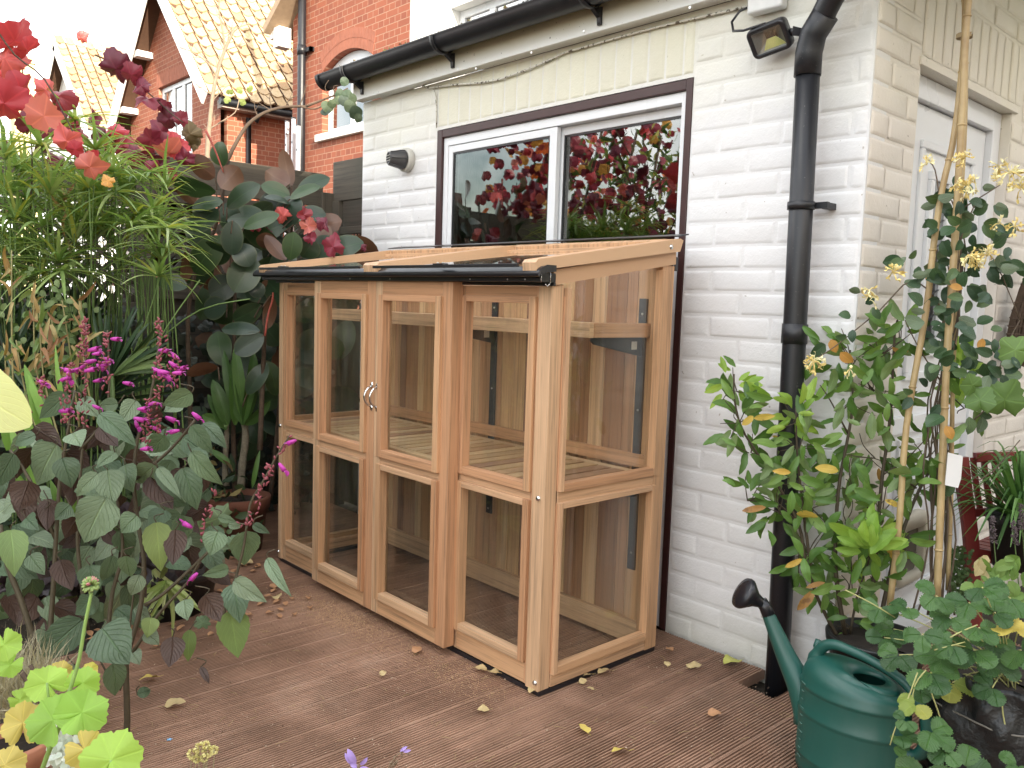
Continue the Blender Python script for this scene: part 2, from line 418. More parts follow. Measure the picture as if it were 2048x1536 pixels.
wall.box(WL-.001, WL+.10, .101, 3.1, -.1, WT+.1)
wall.box(-.1, -.0005, .0, .1, WT+.001, W2T)
wo = wall.build('wall', M['white_brick'], ext)
lin = MB(); brickwork(lin, 'y', 0, DX0, DX1, DZ+.012, WT-.006, soldier=True, proud=.0028, r=rb)
lin.build('lintel_course', M['cream_soldier'], ext)
# side wall (faces +x) with the garden door
SY0, SY1, SZ = .306, 1.125, 1.922
sw = MB()
backing(sw, 'x', -.001, [(.1005, SY0, -.1, W2T), (SY1, 3.1, -.1, W2T), (SY0, SY1, SZ, W2T)])
brickwork(sw, 'x', 0, .002, 3.1, -.006, SZ-.047, 1, r=rb, cut=(SY0, SY1, -.1, 1.90), proud=.0045)
brickwork(sw, 'x', 0, .002, SY0, SZ-.047, 2.6, 0, r=rb, proud=.0045)
brickwork(sw, 'x', 0, SY1+.10, 3.1, SZ-.047, 2.6, 0, r=rb, proud=.0045)
brickwork(sw, 'x', 0, SY0, SY1+.1, SZ+.222, 2.6, 1, r=rb, proud=.0045)
sb = MB(); brickwork(sb, 'x', 0, SY0, SY1+.1, SZ+.004, SZ+.22, soldier=True, proud=.004, r=rb)
sw.build('side_wall', M['warm_lit_brick'], ext); sb.build('lintel_course', M['warm_lit_brick'], ext)
# reveal of the door opening
rv = MB(); rv.box(-.11, -.001, SY1-.004, SY1, 0, SZ-.03); rv.box(-.11, -.001, SY0, SY0+.004, 0, SZ-.03)
rv.box(-.105, .012, SY0-.02, SY1+.03, SZ-.028, SZ-.002)
rv.build('door_reveal', M['warm_lit_brick'], ext, .002)
# garden door
DXp = -.045
sd_ = thing('side_door', None, None, (DXp, SY0, 0)); del_keys = None
sd_.parent = ext; sd_.matrix_parent_inverse = ext.matrix_world.inverted()
fr = MB(); fy0, fy1, fz = SY0+.005, SY1-.006, SZ-.03
fr.box(DXp-.05, DXp+.012, fy0, fy0+.065, .05, fz); fr.box(DXp-.05, DXp+.012, fy1-.07, fy1, .05, fz)
fr.box(DXp-.05, DXp+.0115, fy0+.065, fy1-.07, fz-.07, fz); fr.box(DXp-.05, .03, fy0-.01, fy1+.01, .03, .075)
fr.build('door_frame', M['pvc_white'], sd_, .003)
ly0, ly1, lz0, lz1 = fy0+.068, fy1-.073, .08, fz-.073
df = DXp-.012
pn = MB(); pn.box(df-.045, df, ly0, ly1, lz0, lz1)
def moulding(mb, y0, y1, z0, z1, w=.026, h=.012):
    for (a0, a1, b0, b1) in ((y0, y1, z1-w, z1), (y0, y1, z0, z0+w), (y0, y0+w, z0+w, z1-w), (y1-w, y1, z0+w, z1-w)):
        mb.box(df-.001, df+h, a0, a1, b0, b1)
moulding(pn, ly0+.10, ly1-.10, .92, lz1-.11); moulding(pn, ly0+.10, ly1-.10, .16, .72); pn.box(df-.001, df+.016, ly0+.0, ly1, .74, .80)
gy = (.596, .69)
moulding(pn, gy[0]-.035, gy[1]+.05, 1.0, 1.62, .03, .016)
pn.build('door_leaf', M['pvc_white'], sd_, .004)
gl = MB(); gl.box(df-.001, df+.004, gy[0]-.006, gy[1]+.02, 1.03, 1.59); gl.build('glass_strip', M['far_glass'], sd_)
ld = MB()
for i in range(8): ld.tube([(df+.006, gy[0]-.006, 1.03+i*.08), (df+.006, gy[1]+.02, 1.07+i*.08)], .0022, 4)
ld.build('leading', M['steel_bracket'], sd_)
cf = MB()
def rrect(y0, y1, z0, z1, r, n=6):
    P = []
    for cy, cz, a0 in ((y1-r, z1-r, 0), (y0+r, z1-r, 90), (y0+r, z0+r, 180), (y1-r, z0+r, 270)):
        for i in range(n+1): a = R(a0+90*i/n); P.append((cy+r*math.cos(a), cz+r*math.sin(a)))
    return P
O = rrect(.50, .735, .20, .455, .045); I = rrect(.535, .70, .235, .40, .02)
x0, x1 = df, df+.03
cf.grid([[(x0, a, b) for a, b in O], [(x1-.006, a, b) for a, b in O], [(x1, (a*.93+.6175*.07), (b*.93+.3275*.07)) for a, b in O], [(x1, a, b) for a, b in I], [(x0+.004, a, b) for a, b in I]], None, 0, True, True)
M['cat_beige'] = simple('aged_cream_plastic', (.50, .47, .38), .45)
fl = MB(); fl.box(x0+.001, x0+.006, .535, .70, .235, .40)
cfo = cf.build('cat_flap', M['cat_beige'], sd_)
M['smoke'] = simple('smoked_plastic_flap', (.10, .09, .07), .25)
fl.build('flap', M['smoke'], sd_)

# fascia, soffit, gutter, roof edge
FY = -.062
fb = MB(); fb.box(WL-.002, .30, FY, FY+.018, 2.116, 2.245); fb.box(WL-.002, .30, FY+.0185, -.001, 2.119, 2.128)
for i, (px, py) in enumerate([(757, 184), (917, 138), (952, 137), (1063, 105), (1168, 62), (1380, 15)]):
    p = at(px, py, 'y', FY); fb.tube([(p.x, FY-.0015, p.z), (p.x, FY+.002, p.z)], .006, 8, mi=1)
fb.build('fascia', [M['fascia'], M['screw']], ext, .0015)
# verge board at the left end
gu = MB(); GX0, GX1, GYC, GZC, GR = -2.80, .32, -.125, 2.243, .057
prof = [(GYC+GR*math.cos(R(a)), GZC+GR*math.sin(R(a))) for a in range(180, 361, 12)]
rim = [(GYC-GR-.003, GZC+.004)] + prof + [(GYC+GR+.003, GZC+.004)]
inner = [(GYC+(GR-.004)*math.cos(R(a)), GZC+(GR-.004)*math.sin(R(a))) for a in range(360, 179, -12)]
loop = rim + inner
nX = 40
gu.grid([[(GX0+(GX1-GX0)*i/nX, a, b + .012*i/nX*0) for a, b in loop] for i in range(nX+1)], None, 0, True, True)
go = gu.build('gutter', M['pvc_black'], ext)
ec = MB(); rr = GR+.006
pr = [(GYC+rr*math.cos(R(a)), GZC+rr*math.sin(R(a))) for a in range(180, 361, 12)]
ec.prism([(GX0, a, b) for a, b in pr], (-.006, 0, 0), (.0, 0, 0)); ec.grid([[(GX0-.006, a, b) for a, b in pr], [(GX0+.022, a, b) for a, b in pr]], None, 0, True)
ec.build('end_cap', M['pvc_black'], go)
for px in (2.552, 1.83, .985):
    bk = MB(); X = -px; r2 = GR+.004
    arc = [(GYC+r2*math.cos(R(a)), GZC+r2*math.sin(R(a))) for a in range(178, 363, 12)]; arc2 = [(GYC+(r2+.004)*math.cos(R(a)), GZC+(r2+.004)*math.sin(R(a))) for a in range(178, 363, 12)]
    bk.grid([[(X-.011, a, b) for a, b in arc], [(X-.011, a, b) for a, b in arc2], [(X+.011, a, b) for a, b in arc2], [(X+.011, a, b) for a, b in arc]], None, 0, True, False)
    bk.prism([(X, GYC+.01, GZC-GR-.002), (X, FY-.001, GZC-GR+.01), (X, FY-.001, GZC-GR-.052), (X, FY-.009, GZC-GR-.052), (X, FY-.012, GZC-GR-.028)], (-.009, 0, 0), (.009, 0, 0))
    bk.tube([(X, FY-.004, GZC-GR-.045), (X, FY-.012, GZC-GR-.047)], .004, 8)
    bk.build('gutter_bracket', M['pvc_black'], go)
rf = MB(); rt = random.Random(5)
M['mossy_edge'] = simple('mossy_concrete_tile', (.075, .06, .045), .95, .6, 25, .6)
xx = -2.74
while xx < .45:
    w_ = .165
    for row in range(12):
        y0 = -.115 + row*.27; z0 = 2.262 + (row*.27)*math.tan(R(13))
        mt = Matrix.Translation((xx+w_/2+rt.uniform(-.003, .003), y0+.17, z0+.035+rt.uniform(-.002, .004))) @ Matrix.Rotation(R(12), 4, 'X')
        rf.box(-w_/2+.002, w_/2-.002, -.17, .17, -.009, .009, 0, mt)
    xx += w_
rf.build('roof', M['mossy_edge'], ext)
# moss and leaf crumbs along the gutter edge
ms = MB()
for i in range(420):
    X = rt.uniform(-2.75, .2); s = rt.uniform(.003, .010); p = Vector((X, -.118+rt.uniform(-.014, .03), 2.272+rt.uniform(0, .012)))
    q = [p + Vector((rt.uniform(-s, s), rt.uniform(-s, s), rt.uniform(-s, s)*.8)) for _ in range(4)]
    ms.face([q[0], q[1], q[2]]); ms.face([q[0], q[2], q[3]]); ms.face([q[1], q[2], q[3]])
M['moss'] = NM('moss_crumbs'); _m = M['moss']
M['moss'] = _m.done(_m.pbr(_m.ramp(_m.isl(), [(0, (.05, .055, .02)), (.35, (.09, .06, .03)), (.6, (.16, .17, .05)), (.85, (.35, .24, .12))], 'CONSTANT'), .95))
ms.build('moss', M['moss'], ext)

# rainwater pipe
rp_ = MB(); PX, PY, PR = -.130, -.078, .034
def pxat(z): return -.158 + (1.95-z)*(.030/1.95)
rp_.tube([(pxat(-.02), PY, -.04), (pxat(.6), PY, .6), (pxat(1.2), PY, 1.2), (pxat(1.86), PY, 1.86)], PR, 20)
el = at(1622, 60, 'y', PY)
rp_.tube([(pxat(1.84), PY, 1.84), (pxat(1.90), PY, 1.905), (el.x+.02, PY-.004, 1.945), (-.085, PY-.02, 2.015), (.10, -.12, 2.19)], [PR*1.0]*5, 20)
ro = rp_.build('rainwater_pipe', M['pvc_black'], ext)
for z in (1.90,):
    cl = MB(); cl.tube([(pxat(z), PY, z-.085), (pxat(z), PY, z-.02), (pxat(z)+.012, PY-.002, z+.03), (pxat(z)+.05, PY-.01, z+.075)], PR+.004, 20); cl.build('pipe_bend', M['pvc_black'], ro)
cl = MB(); zc = at(1600, 412, 'y', PY).z; cl.tube([(pxat(zc), PY, zc-.011), (pxat(zc), PY, zc+.011)], PR+.005, 20); cl.box(pxat(zc)+.03, pxat(zc)+.072, -.06, -.048, zc-.008, zc+.010); cl.box(pxat(zc)+.05, pxat(zc)+.07, -.05, -.0, zc-.009, zc+.009)
cl.build('pipe_clip', M['pvc_black'], ro)
cl = MB(); zc = at(1600, 668, 'y', PY).z; cl.tube([(pxat(zc), PY, zc-.029), (pxat(zc), PY, zc+.029)], PR+.0035, 20); cl.build('pipe_joint', M['pvc_black'], ro)

# patio door
pd = bpy.data.objects.new('patio_door', None); COL.objects.link(pd); pd.parent = ext
bf = MB()
bf.box(DX0+.002, DX0+.040, -.004, .06, 0, DZ); bf.box(DX1-.028, DX1-.001, -.004, .06, 0, DZ); bf.box(DX0+.040, DX1-.028, -.0035, .06, DZ-.036, DZ-.001)
bf.build('timber_frame', M['brown_frame'], pd, .003)
af = MB(); ax0, ax1, az = DX0+.041, DX1-.029, DZ-.037
af.box(ax0, ax0+.030, .008, .075, 0, az); af.box(ax1-.022, ax1, .008, .075, 0, az); af.box(ax0+.03, ax1-.022, .0085, .075, az-.036, az)
af.box(ax0+.03, ax1-.022, .0085, .075, 0, .05)
af.build('aluminium_frame', M['pvc_white'], pd, .0015)
MS = -1.27
def sash(x0, x1, yy, wl, wr, nm):
    s_ = MB(); zt = az-.038
    s_.box(x0, x0+wl, yy, yy+.022, .052, zt); s_.box(x1-wr, x1, yy, yy+.022, .052, zt); s_.box(x0+wl, x1-wr, yy+.0005, yy+.022, zt-.03, zt); s_.box(x0+wl, x1-wr, yy+.0005, yy+.022, .052, .11)
    so = s_.build(nm, M['pvc_white'], pd, .0015)
    p_ = MB(); p_.box(x0+wl-.002, x1-wr+.002, yy+.008, yy+.014, .108, zt-.028); po = p_.build('pane', M['house_glass'], pd)
    gk = MB()
    for (a, b, c, d) in ((x0+wl, x0+wl+.008, .11, zt-.03), (x1-wr-.008, x1-wr, .11, zt-.03), (x0+wl+.008, x1-wr-.008, zt-.038, zt-.03)): gk.box(a, b, yy+.004, yy+.0075, c, d)
    gk.build('gasket', M['black_metal'], pd)
sash(ax0+.031, MS+.012, .012, .028, .040, 'sash')
sash(MS-.03, ax1-.023, .042, .050, .018, 'sash')
# room behind the door
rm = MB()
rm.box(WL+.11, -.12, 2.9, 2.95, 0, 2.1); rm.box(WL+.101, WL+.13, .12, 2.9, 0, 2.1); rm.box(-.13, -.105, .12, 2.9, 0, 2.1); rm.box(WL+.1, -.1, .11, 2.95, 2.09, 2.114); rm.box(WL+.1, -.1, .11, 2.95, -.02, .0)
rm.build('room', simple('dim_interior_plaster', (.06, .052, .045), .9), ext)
ct = MB()
n = 60
ct.grid([[(ax0+.035+.15*i/n, .12+.012*math.sin(i*1.1), z) for i in range(n+1)] for z in (.06, 1.8)], None, 0, True)
ct.build('curtain', simple('grey_curtain', (.2, .21, .2), .9), ext)

# flue terminal, white wire, flood light
fv = thing('flue_vent', 'small round grey flue vent on the white brick wall left of the patio door', 'vent', (-2.235, 0, 1.79))
def along(p0, p1, prof, n=28):
    p0 = Vector(p0); p1 = Vector(p1); d = (p1-p0).normalized(); q = Vector((0, 0, 1)).rotation_difference(d).to_matrix().to_4x4()
    return p0, q, prof, n
v1 = MB(); Mx = Matrix.Rotation(R(90), 4, 'X')
v1.lathe([(.0, .0), (.052, 0), (.056, .006), (.056, .026), (.05, .034), (.044, .034)], (-2.235, -.001, 1.792), 28, Mx)
M['vent_beige'] = simple('aged_white_plastic', (.48, .47, .43), .5); M['vent_grey'] = simple('dark_grey_plastic', (.055, .055, .058), .42)
v1.build('wall_ring', M['vent_beige'], fv)
v2 = MB(); q2 = Mx @ Matrix.Rotation(R(-14), 4, 'Y')
v2.lathe([(.046, .0), (.045, .02), (.037, .045), (.031, .072), (.029, .078), (.024, .078), (.024, .03), (0, .03)], (-2.235, -.03, 1.792), 28, q2)
for i in range(6):
    a = i*math.pi/3; v2.tube([Vector((-2.235, -.03, 1.792)) + (q2 @ Vector((.0465*math.cos(a), .0465*math.sin(a), .004))), Vector((-2.235, -.03, 1.792)) + (q2 @ Vector((.0325*math.cos(a), .0325*math.sin(a), .072)))], .003, 5)
v2.build('cowl', M['vent_grey'], fv)
v3 = MB()
for k in (-.012, 0, .012): v3.tube([Vector((-2.235, -.03, 1.792)) + (q2 @ Vector((-.024, k, .078))), Vector((-2.235, -.03, 1.792)) + (q2 @ Vector((.024, k, .078)))], .0018, 5)
v3.build('grille', M['vent_beige'], fv)

wi = MB(); pts = [at(px, py, 'y', -.012) for px, py in [(845, 172), (860, 176), (905, 170), (960, 166), (1000, 159), (1050, 141), (1090, 124), (1130, 105), (1170, 94), (1240, 74), (1328, 51), (1420, 30), (1500, 12)]]
wi.tube(pts, .0042, 6); M['flaky_wire'] = NM('flaking_white_wire'); _m = M['flaky_wire']
M['flaky_wire'] = _m.done(_m.pbr(_m.mix(_m.ramp(_m.noise(55, detail=2), [(.55, (0,)*3), (.6, (1,)*3)]), (.66, .65, .58), (.10, .08, .05)), .6))
tag(wi.build('wire', M['flaky_wire']), 'flaking white painted wire sagging below the white fascia of the extension', 'cable')
wi = MB(); pts = [at(px, py, 'y', -.008) for px, py in [(862, 177), (868, 182), (872, 195), (873, 215), (873, 255)]]
wi.tube(pts, .003, 6); tag(wi.build('cable', M['flaky_wire']), 'thin white cable running down the wall to the top left corner of the patio door', 'cable')

flt = thing('flood_light', 'black LED flood light with bracket mounted beside the black rainwater pipe', 'light', (-.24, -.14, 1.92))
C0 = dep(1539, 78, 2.52); nrm = (CAMP-C0).normalized(); nrm = (nrm + Vector((-.35, -.1, -.35))).normalized()
xa = Vector((.98, .05, .16)); xa = (xa - nrm*xa.dot(nrm)).normalized(); ya = nrm.cross(xa)
F = Matrix((xa, ya, nrm)).transposed().to_4x4(); F.translation = C0
def rr2(w_, h_, r, n=5):
    P = []
    for cx, cy, a0 in ((w_-r, h_-r, 0), (-w_+r, h_-r, 90), (-w_+r, -h_+r, 180), (w_-r, -h_+r, 270)):
        for i in range(n+1): a = R(a0+90*i/n); P.append((cx+r*math.cos(a), cy+r*math.sin(a)))
    return P
hb = MB(); O = rr2(.062, .045, .018); I = rr2(.048, .032, .006)
L = lambda P, z, s=1: [F @ Vector((a*s, b*s, z)) for a, b in P]
hb.grid([L(O, -.028, .8), L(O, -.018), L(O, .004), L(O, .010, .97), L(I, .010), L(I, .004)], None, 0, True, True); hb.face(list(reversed(L(O, -.028, .8))))
for k in range(5): hb.obox(F @ Vector((-.04+.02*k, 0, -.031)), (.004, .06, .012), F.to_3x3())
hb.build('housing', M['black_metal'], flt, 0)
rf_ = MB(); I2 = rr2(.018, .012, .002); sh = [(a+.004, b+.008) for a, b in I2]
rf_.grid([L(I, .004), L(sh, -.012)], None, 0, False, True)
rf_.build('reflector', simple('satin_reflector', (.30, .30, .30), .35, Metallic=.6), flt)
ledp = MB(); ledp.face(L(rr2(.044, .0135, .002), 0.0), None)
M['led'] = simple('yellow_phosphor_led', (.72, .74, .30), .5)
lp = MB(); pp = [(-.026, -.027), (.044, -.027), (.020, .002), (-.008, .002)]
lp.prism([F @ Vector((a, b, .0)) for a, b in pp], nrm*-.002, nrm*.002); lp.build('led_panel', M['led'], flt)
gp = MB(); gp.prism(L(rr2(.047, .031, .004), .0), nrm*.006, nrm*.008); gp.build('lens', M['gh_glass'], flt)
br = MB(); e0 = F @ Vector((.058, -.005, -.01)); br.tube([e0, e0+Vector((.018, .02, .004))], .011, 8)
br.prism([e0+Vector((.01, .0, .014)), e0+Vector((.055, .05, .0)), e0+Vector((.055, .05, -.016)), e0+Vector((.01, .0, -.012))], (0, 0, 0), (.004, -.006, 0)); br.build('bracket', M['black_metal'], flt)
cb = MB(); jb = at(1503, 12, 'y', -.025)
cb.tube([jb, jb+Vector((-.035, -.01, -.01)), jb+Vector((-.048, -.03, -.045)), jb+Vector((-.02, -.06, -.085)), jb+Vector((.03, -.08, -.098)), F @ Vector((.0, .044, -.012))], .004, 8); cb.build('cable', M['black_metal'], flt)
jbo = MB(); jbo.box(-.395, -.275, -.045, -.007, 2.045, 2.115)
tag(jbo.build('junction_box', simple('white_plastic', (.72, .73, .72), .4), None, .008, 3), 'white plastic junction box on the wall above the flood light', 'junction box')

# ================================================================ GREENHOUSE
X0, X1, YF, YB = -2.134, -.5215, -.713, -.172
ZB = .015
gh = thing('lean_to_greenhouse', 'cedar lean-to greenhouse with glazed double doors and slatted shelf standing against the patio door', 'greenhouse', (-1.33, -.45, 0))
W = M['cedar']
def ztop(y): return 1.190 + (y-YF)/(-.204-YF)*(1.272-1.190) + .004
# corner posts: front ones 46 x 40, back ones
def post(x0, x1, y0, y1, zt0, zt1, nm='corner_post'):
    mb = MB(); A = [(x0, y0), (x1, y0), (x1, y1), (x0, y1)]; o = rnd.random()*5
    v = [(x, y, ZB) for x, y in A] + [(x, y, zt0 if y == y0 else zt1) for x, y in A]
    fs = [(3, 2, 1, 0), (4, 5, 6, 7), (0, 1, 5, 4), (1, 2, 6, 5), (2, 3, 7, 6), (3, 0, 4, 7)]
    b = len(mb.v); mb.v += v
    for k, q in enumerate(fs):
        mb.f.append(q); mb.m.append(0); mb.sm.append(False)
        mb.uv.append([(v[i][2]+o, (v[i][0] if k in (2, 4) else v[i][1])+k*.31) for i in q])
    return mb.build(nm, W, gh, .0018)
pR = post(X1-.058, X1-.004, YF-.001, YF+.045, 1.188, 1.194)
pL = post(X0, X0+.030, YF-.001, YF+.040, 1.188, 1.194)
bolts = [(pR, (1077, 997)), (pR, (1070, 1366)), (pL, (561, 851)), (pL, (557, 1103))]
for po, (px, py) in bolts:
    p = at(px, py, 'y', YF-.002); b = MB(); b.lathe([(.0, .006), (.004, .006), (.0075, .004), (.0085, 0), (.0085, -.001)], p, 14, Matrix.Rotation(R(90), 4, 'X')); b.tube([p+Vector((0, -.0065, 0)), p+Vector((0, -.0055, 0))], .003, 6)
    b.build('bolt', M['chrome'], po)

def framed(mb, T, a0, a1, z0, z1, st, sb_, stp, mids, th, mould=True, d=.012, mw=.022):
    """a framed light: T(a, z, o) maps to world; o>0 is out of the face.  Boxes given by corner pairs."""
    def bx(p0, p1, q0, q1, o0, o1):
        A = T(p0, q0, o0); B = T(p1, q1, o1); mb.box(A[0], B[0], A[1], B[1], A[2], B[2])
    bx(a0, a0+st[0], z0, z1, -th, 0); bx(a1-st[1], a1, z0, z1, -th, 0)
    bx(a0+st[0], a1-st[1], z0, z0+sb_, -th, -.0004); bx(a0+st[0], a1-st[1], z1-stp, z1, -th, -.0004)
    zs = [z0+sb_] + [q for mm in mids for q in mm] + [z1-stp]
    for (m0, m1) in mids: bx(a0+st[0], a1-st[1], m0, m1, -th, -.0008)
    opens = [(zs[i], zs[i+1]) for i in range(0, len(zs), 2)]
    if mould:
        for (q0, q1) in opens:
            p0, p1 = a0+st[0], a1-st[1]
            bx(p0-.006, p0+mw, q0-.006, q1+.006, -.02, d); bx(p1-mw, p1+.006, q0-.006, q1+.006, -.02, d)
            bx(p0+mw, p1-mw, q0-.006, q0+mw, -.02, d-.0006); bx(p0+mw, p1-mw, q1-mw*.7, q1+.006, -.02, d-.0006)
    return opens
TF = lambda yy: (lambda a, z, o: (a, yy-o, z))
TS = lambda xx: (lambda a, z, o: (xx+o, a, z))
def pane(T, a0, a1, q0, q1, th, parent, nm='pane', mat=None):
    g_ = MB(); A = T(a0+.004, q0+.004, -th*.55-.002); B = T(a1-.004, q1-.004, -th*.55+.002); g_.box(A[0], B[0], A[1], B[1], A[2], B[2])
    return g_.build(nm, mat or M['gh_glass'], parent)
# fixed front lights
for (a0, a1, sl_, sr_) in ((X0+.031, -1.775, .028, .03), (-.925, X1-.0585, .012, .012)):
    mb = MB(); op = framed(mb, TF(YF+.004), a0, a1, ZB+.004, 1.187, (sl_, sr_), .072, .036, [(.566, .602)], .036, d=.012, mw=.019)
    fo = mb.build('fixed_light', W, gh, .0016)
    for q0, q1 in op: pane(TF(YF+.004), a0+sl_, a1-sr_, q0, q1, .036, fo)
# doors
M['hinge'] = M['black_metal']
for di, (a0, a1, nm) in enumerate(((-1.759, -1.3385, 'door'), (-1.3365, -.912, 'door'))):
    YD = YF-.047
    st = (.046, .050) if di == 0 else (.040, .050)
    mb = MB(); op = framed(mb, TF(YD), a0, a1, .029, 1.197, st, .062, .052, [(.563, .598)], .042, d=.0125, mw=.021)
    do = mb.build(nm, W, gh, .0022)
    for q0, q1 in op: pane(TF(YD), a0+st[0], a1-st[1], q0, q1, .042, do)
    hx = -1.352 if di == 0 else -1.318
    hd = MB(); zc = .796; P = []
    for k in range(9):
        t = k/8; P.append((hx-.003*math.sin(math.pi*t), YD-.004-.024*math.sin(math.pi*t)**.7, zc-.036+.072*t))
    hd.tube(P, [.0042]*9, 10)
    for s_ in (-1, 1): hd.lathe([(0, .003), (.006, .003), (.0075, 0)], (hx, YD-.0005, zc+s_*.040), 14, Matrix.Rotation(R(90), 4, 'X'), sy=1.5)
    hd.build('handle', M['chrome'], do)
# middle posts behind the doors (slim, seen through the glass)
mb = MB(); mb.box(X0+.031, -.95, YF+.005, YF+.030, ZB, .045); mb.build('threshold', W, gh, .001)
# end frames (left x=X0 and right x=X1)
for side, xx in ((1, X1), (-1, X0)):
    T = (lambda xx, side: (lambda a, z, o: (xx+side*o, a, z)))(xx, side)
    mb = MB(); y0, y1 = YF+.046, YB
    if side == -1: y0 = YF+.041
    th = .040
    def bx(p0, p1, q0, q1, o0, o1):
        A = T(p0, q0, o0); B = T(p1, q1, o1); mb.box(A[0], B[0], A[1], B[1], A[2], B[2])
    bx(y0, YB-.058, ZB+.003, .060, -th, 0); bx(y0, YB-.052, .566, .606, -th, -.0003)
    bx(y0, y0+.012, .060, 1.16, -th, -.0006); bx(YB-.058, YB, ZB, 1.27, -th, .0003)
    # mouldings
    for (q0, q1) in ((.060, .566), (.606, None)):
        a_, b_ = y0+.002, YB-.052
        bx(a_, a_+.016, q0-.004, (q1+.004) if q1 else 1.185, -.02, .010)
        bx(b_-.016, b_, q0-.004, (q1+.004) if q1 else 1.255, -.02, .010)
        bx(a_+.016, b_-.016, q0-.005, q0+.020, -.02, .0095)
        if q1: bx(a_+.016, b_-.016, q1-.014, q1+.004, -.02, .0095)
    # sloping top plate
    ys_, ye_ = YF+.0, YB
    A = [T(ys_-.006, 1.190, .004), T(ye_, 1.276, .004), T(ye_, 1.322, .004), T(ys_-.006, 1.232, .004)]
    mb.prism(A, (0, 0, 0), (-side*th, 0, 0))
    eo = mb.build('end_frame', W, gh, .0018)
    g_ = MB(); oo = xx-side*.022
    g_.prism([(oo, y0+.006, .064), (oo, YB-.05, .064), (oo, YB-.05, .562), (oo, y0+.006, .562)], (0, 0, 0), (-side*.004, 0, 0)); g_.build('pane', M['gh_glass'], eo)
    g_ = MB(); g_.prism([(oo, y0+.006, .610), (oo, YB-.05, .610), (oo, YB-.05, 1.268), (oo, y0+.006, 1.198)], (0, 0, 0), (-side*.004, 0, 0)); g_.build('pane', M['gh_glass'], eo)
# back boarding
r_ = random.Random(21); bo = MB(); x = X0+.041
while x < X1-.045:
    w_ = min(r_.choice([.066, .066, .088, .044]), X1-.042-x)
    bo.box(x+.0008, x+w_-.0008, YB-.030, YB-.012+.0, .05, 1.32); x += w_
bo.build('back_boards', M['cedar_board'], gh, .0015)
bo = MB(); bo.box(X0+.04, X1-.041, YB-.052, YB-.0305, ZB+.002, .092); bo.box(X0+.04, X1-.041, YB-.046, YB-.0305, .612, .655); bo.box(X0+.04, X1-.041, YB-.050, YB-.0305, 1.29, 1.335)
bo.build('back_rail', W, gh, .0015)
# bottom staging: slats running front to back
sl2 = MB(); x = X0+.045; slr = random.Random(4); gap = .0125
sl2.box(X0+.042, X1-.043, YF+.046, YF+.078, .578, .604); sl2.box(X0+.042, X1-.043, YB-.090, YB-.053, .578, .6045)
while x < X1-.09:
    w_ = .047; sl2.box(x, x+w_, YF+.079, YB-.091, .588+slr.uniform(-.0006, .0006), .6055); x += w_+gap
sl2.box(x, X1-.043, YF+.079, YB-.091, .588, .6055)
sl2.build('staging', wood('cedar_slats', [(.50, .33, .18), (.56, .39, .22), (.44, .27, .15), (.60, .43, .26), (.33, .19, .115)], .16), gh, .0015)
# high shelf
hs = MB(); hs.box(X0+.05, -.578, -.498, -.478, 1.040, 1.086); hs.box(-.598, -.577, -.477, YB-.031, 1.0405, 1.0855); hs.box(X0+.05, X0+.07, -.477, YB-.031, 1.0405, 1.0855)
x = X0+.08
while x < -.65: hs.box(x, x+.05, -.476, YB-.033, 1.066, 1.080); x += .072
hs.build('high_shelf', W, gh, .0016)
for i, X in enumerate((-.612, -1.345)):
    for (za, zt, zbm) in ((1.034, 1.162, None), (.560, None, None)):
        pass
    b = MB(); 
    b.box(X-.016, X+.016, YB-.038, YB-.0305, .262 if i == 0 else .30, 1.165)
    for za in (1.038, .570):
        A = [(X, YB-.034, za), (X, -.452, za), (X, -.456, za-.008), (X, -.440, za-.020), (X, YB-.034, za-.062)]
        b.prism(A, (-.003, 0, 0), (.003, 0, 0)); b.box(X-.014, X+.014, -.45, YB-.0385, za, za+.0025)
    b.tube([(X, YB-.041, 1.115), (X, YB-.037, 1.115)], .004, 8, mi=1); b.tube([(X, YB-.041, .80), (X, YB-.037, .80)], .004, 8, mi=1); b.tube([(X, YB-.041, .32), (X, YB-.037, .32)], .004, 8, mi=1)
    bo_ = b.build('shelf_bracket', [M['steel_bracket'], M['screw']], gh, .001)
    for za in (1.038, .570):
        s_ = MB(); s_.box(X+.0032, X+.0037, -.262, -.235, za-.038, za-.012); s_.build('sticker', M['sticker'], bo_)
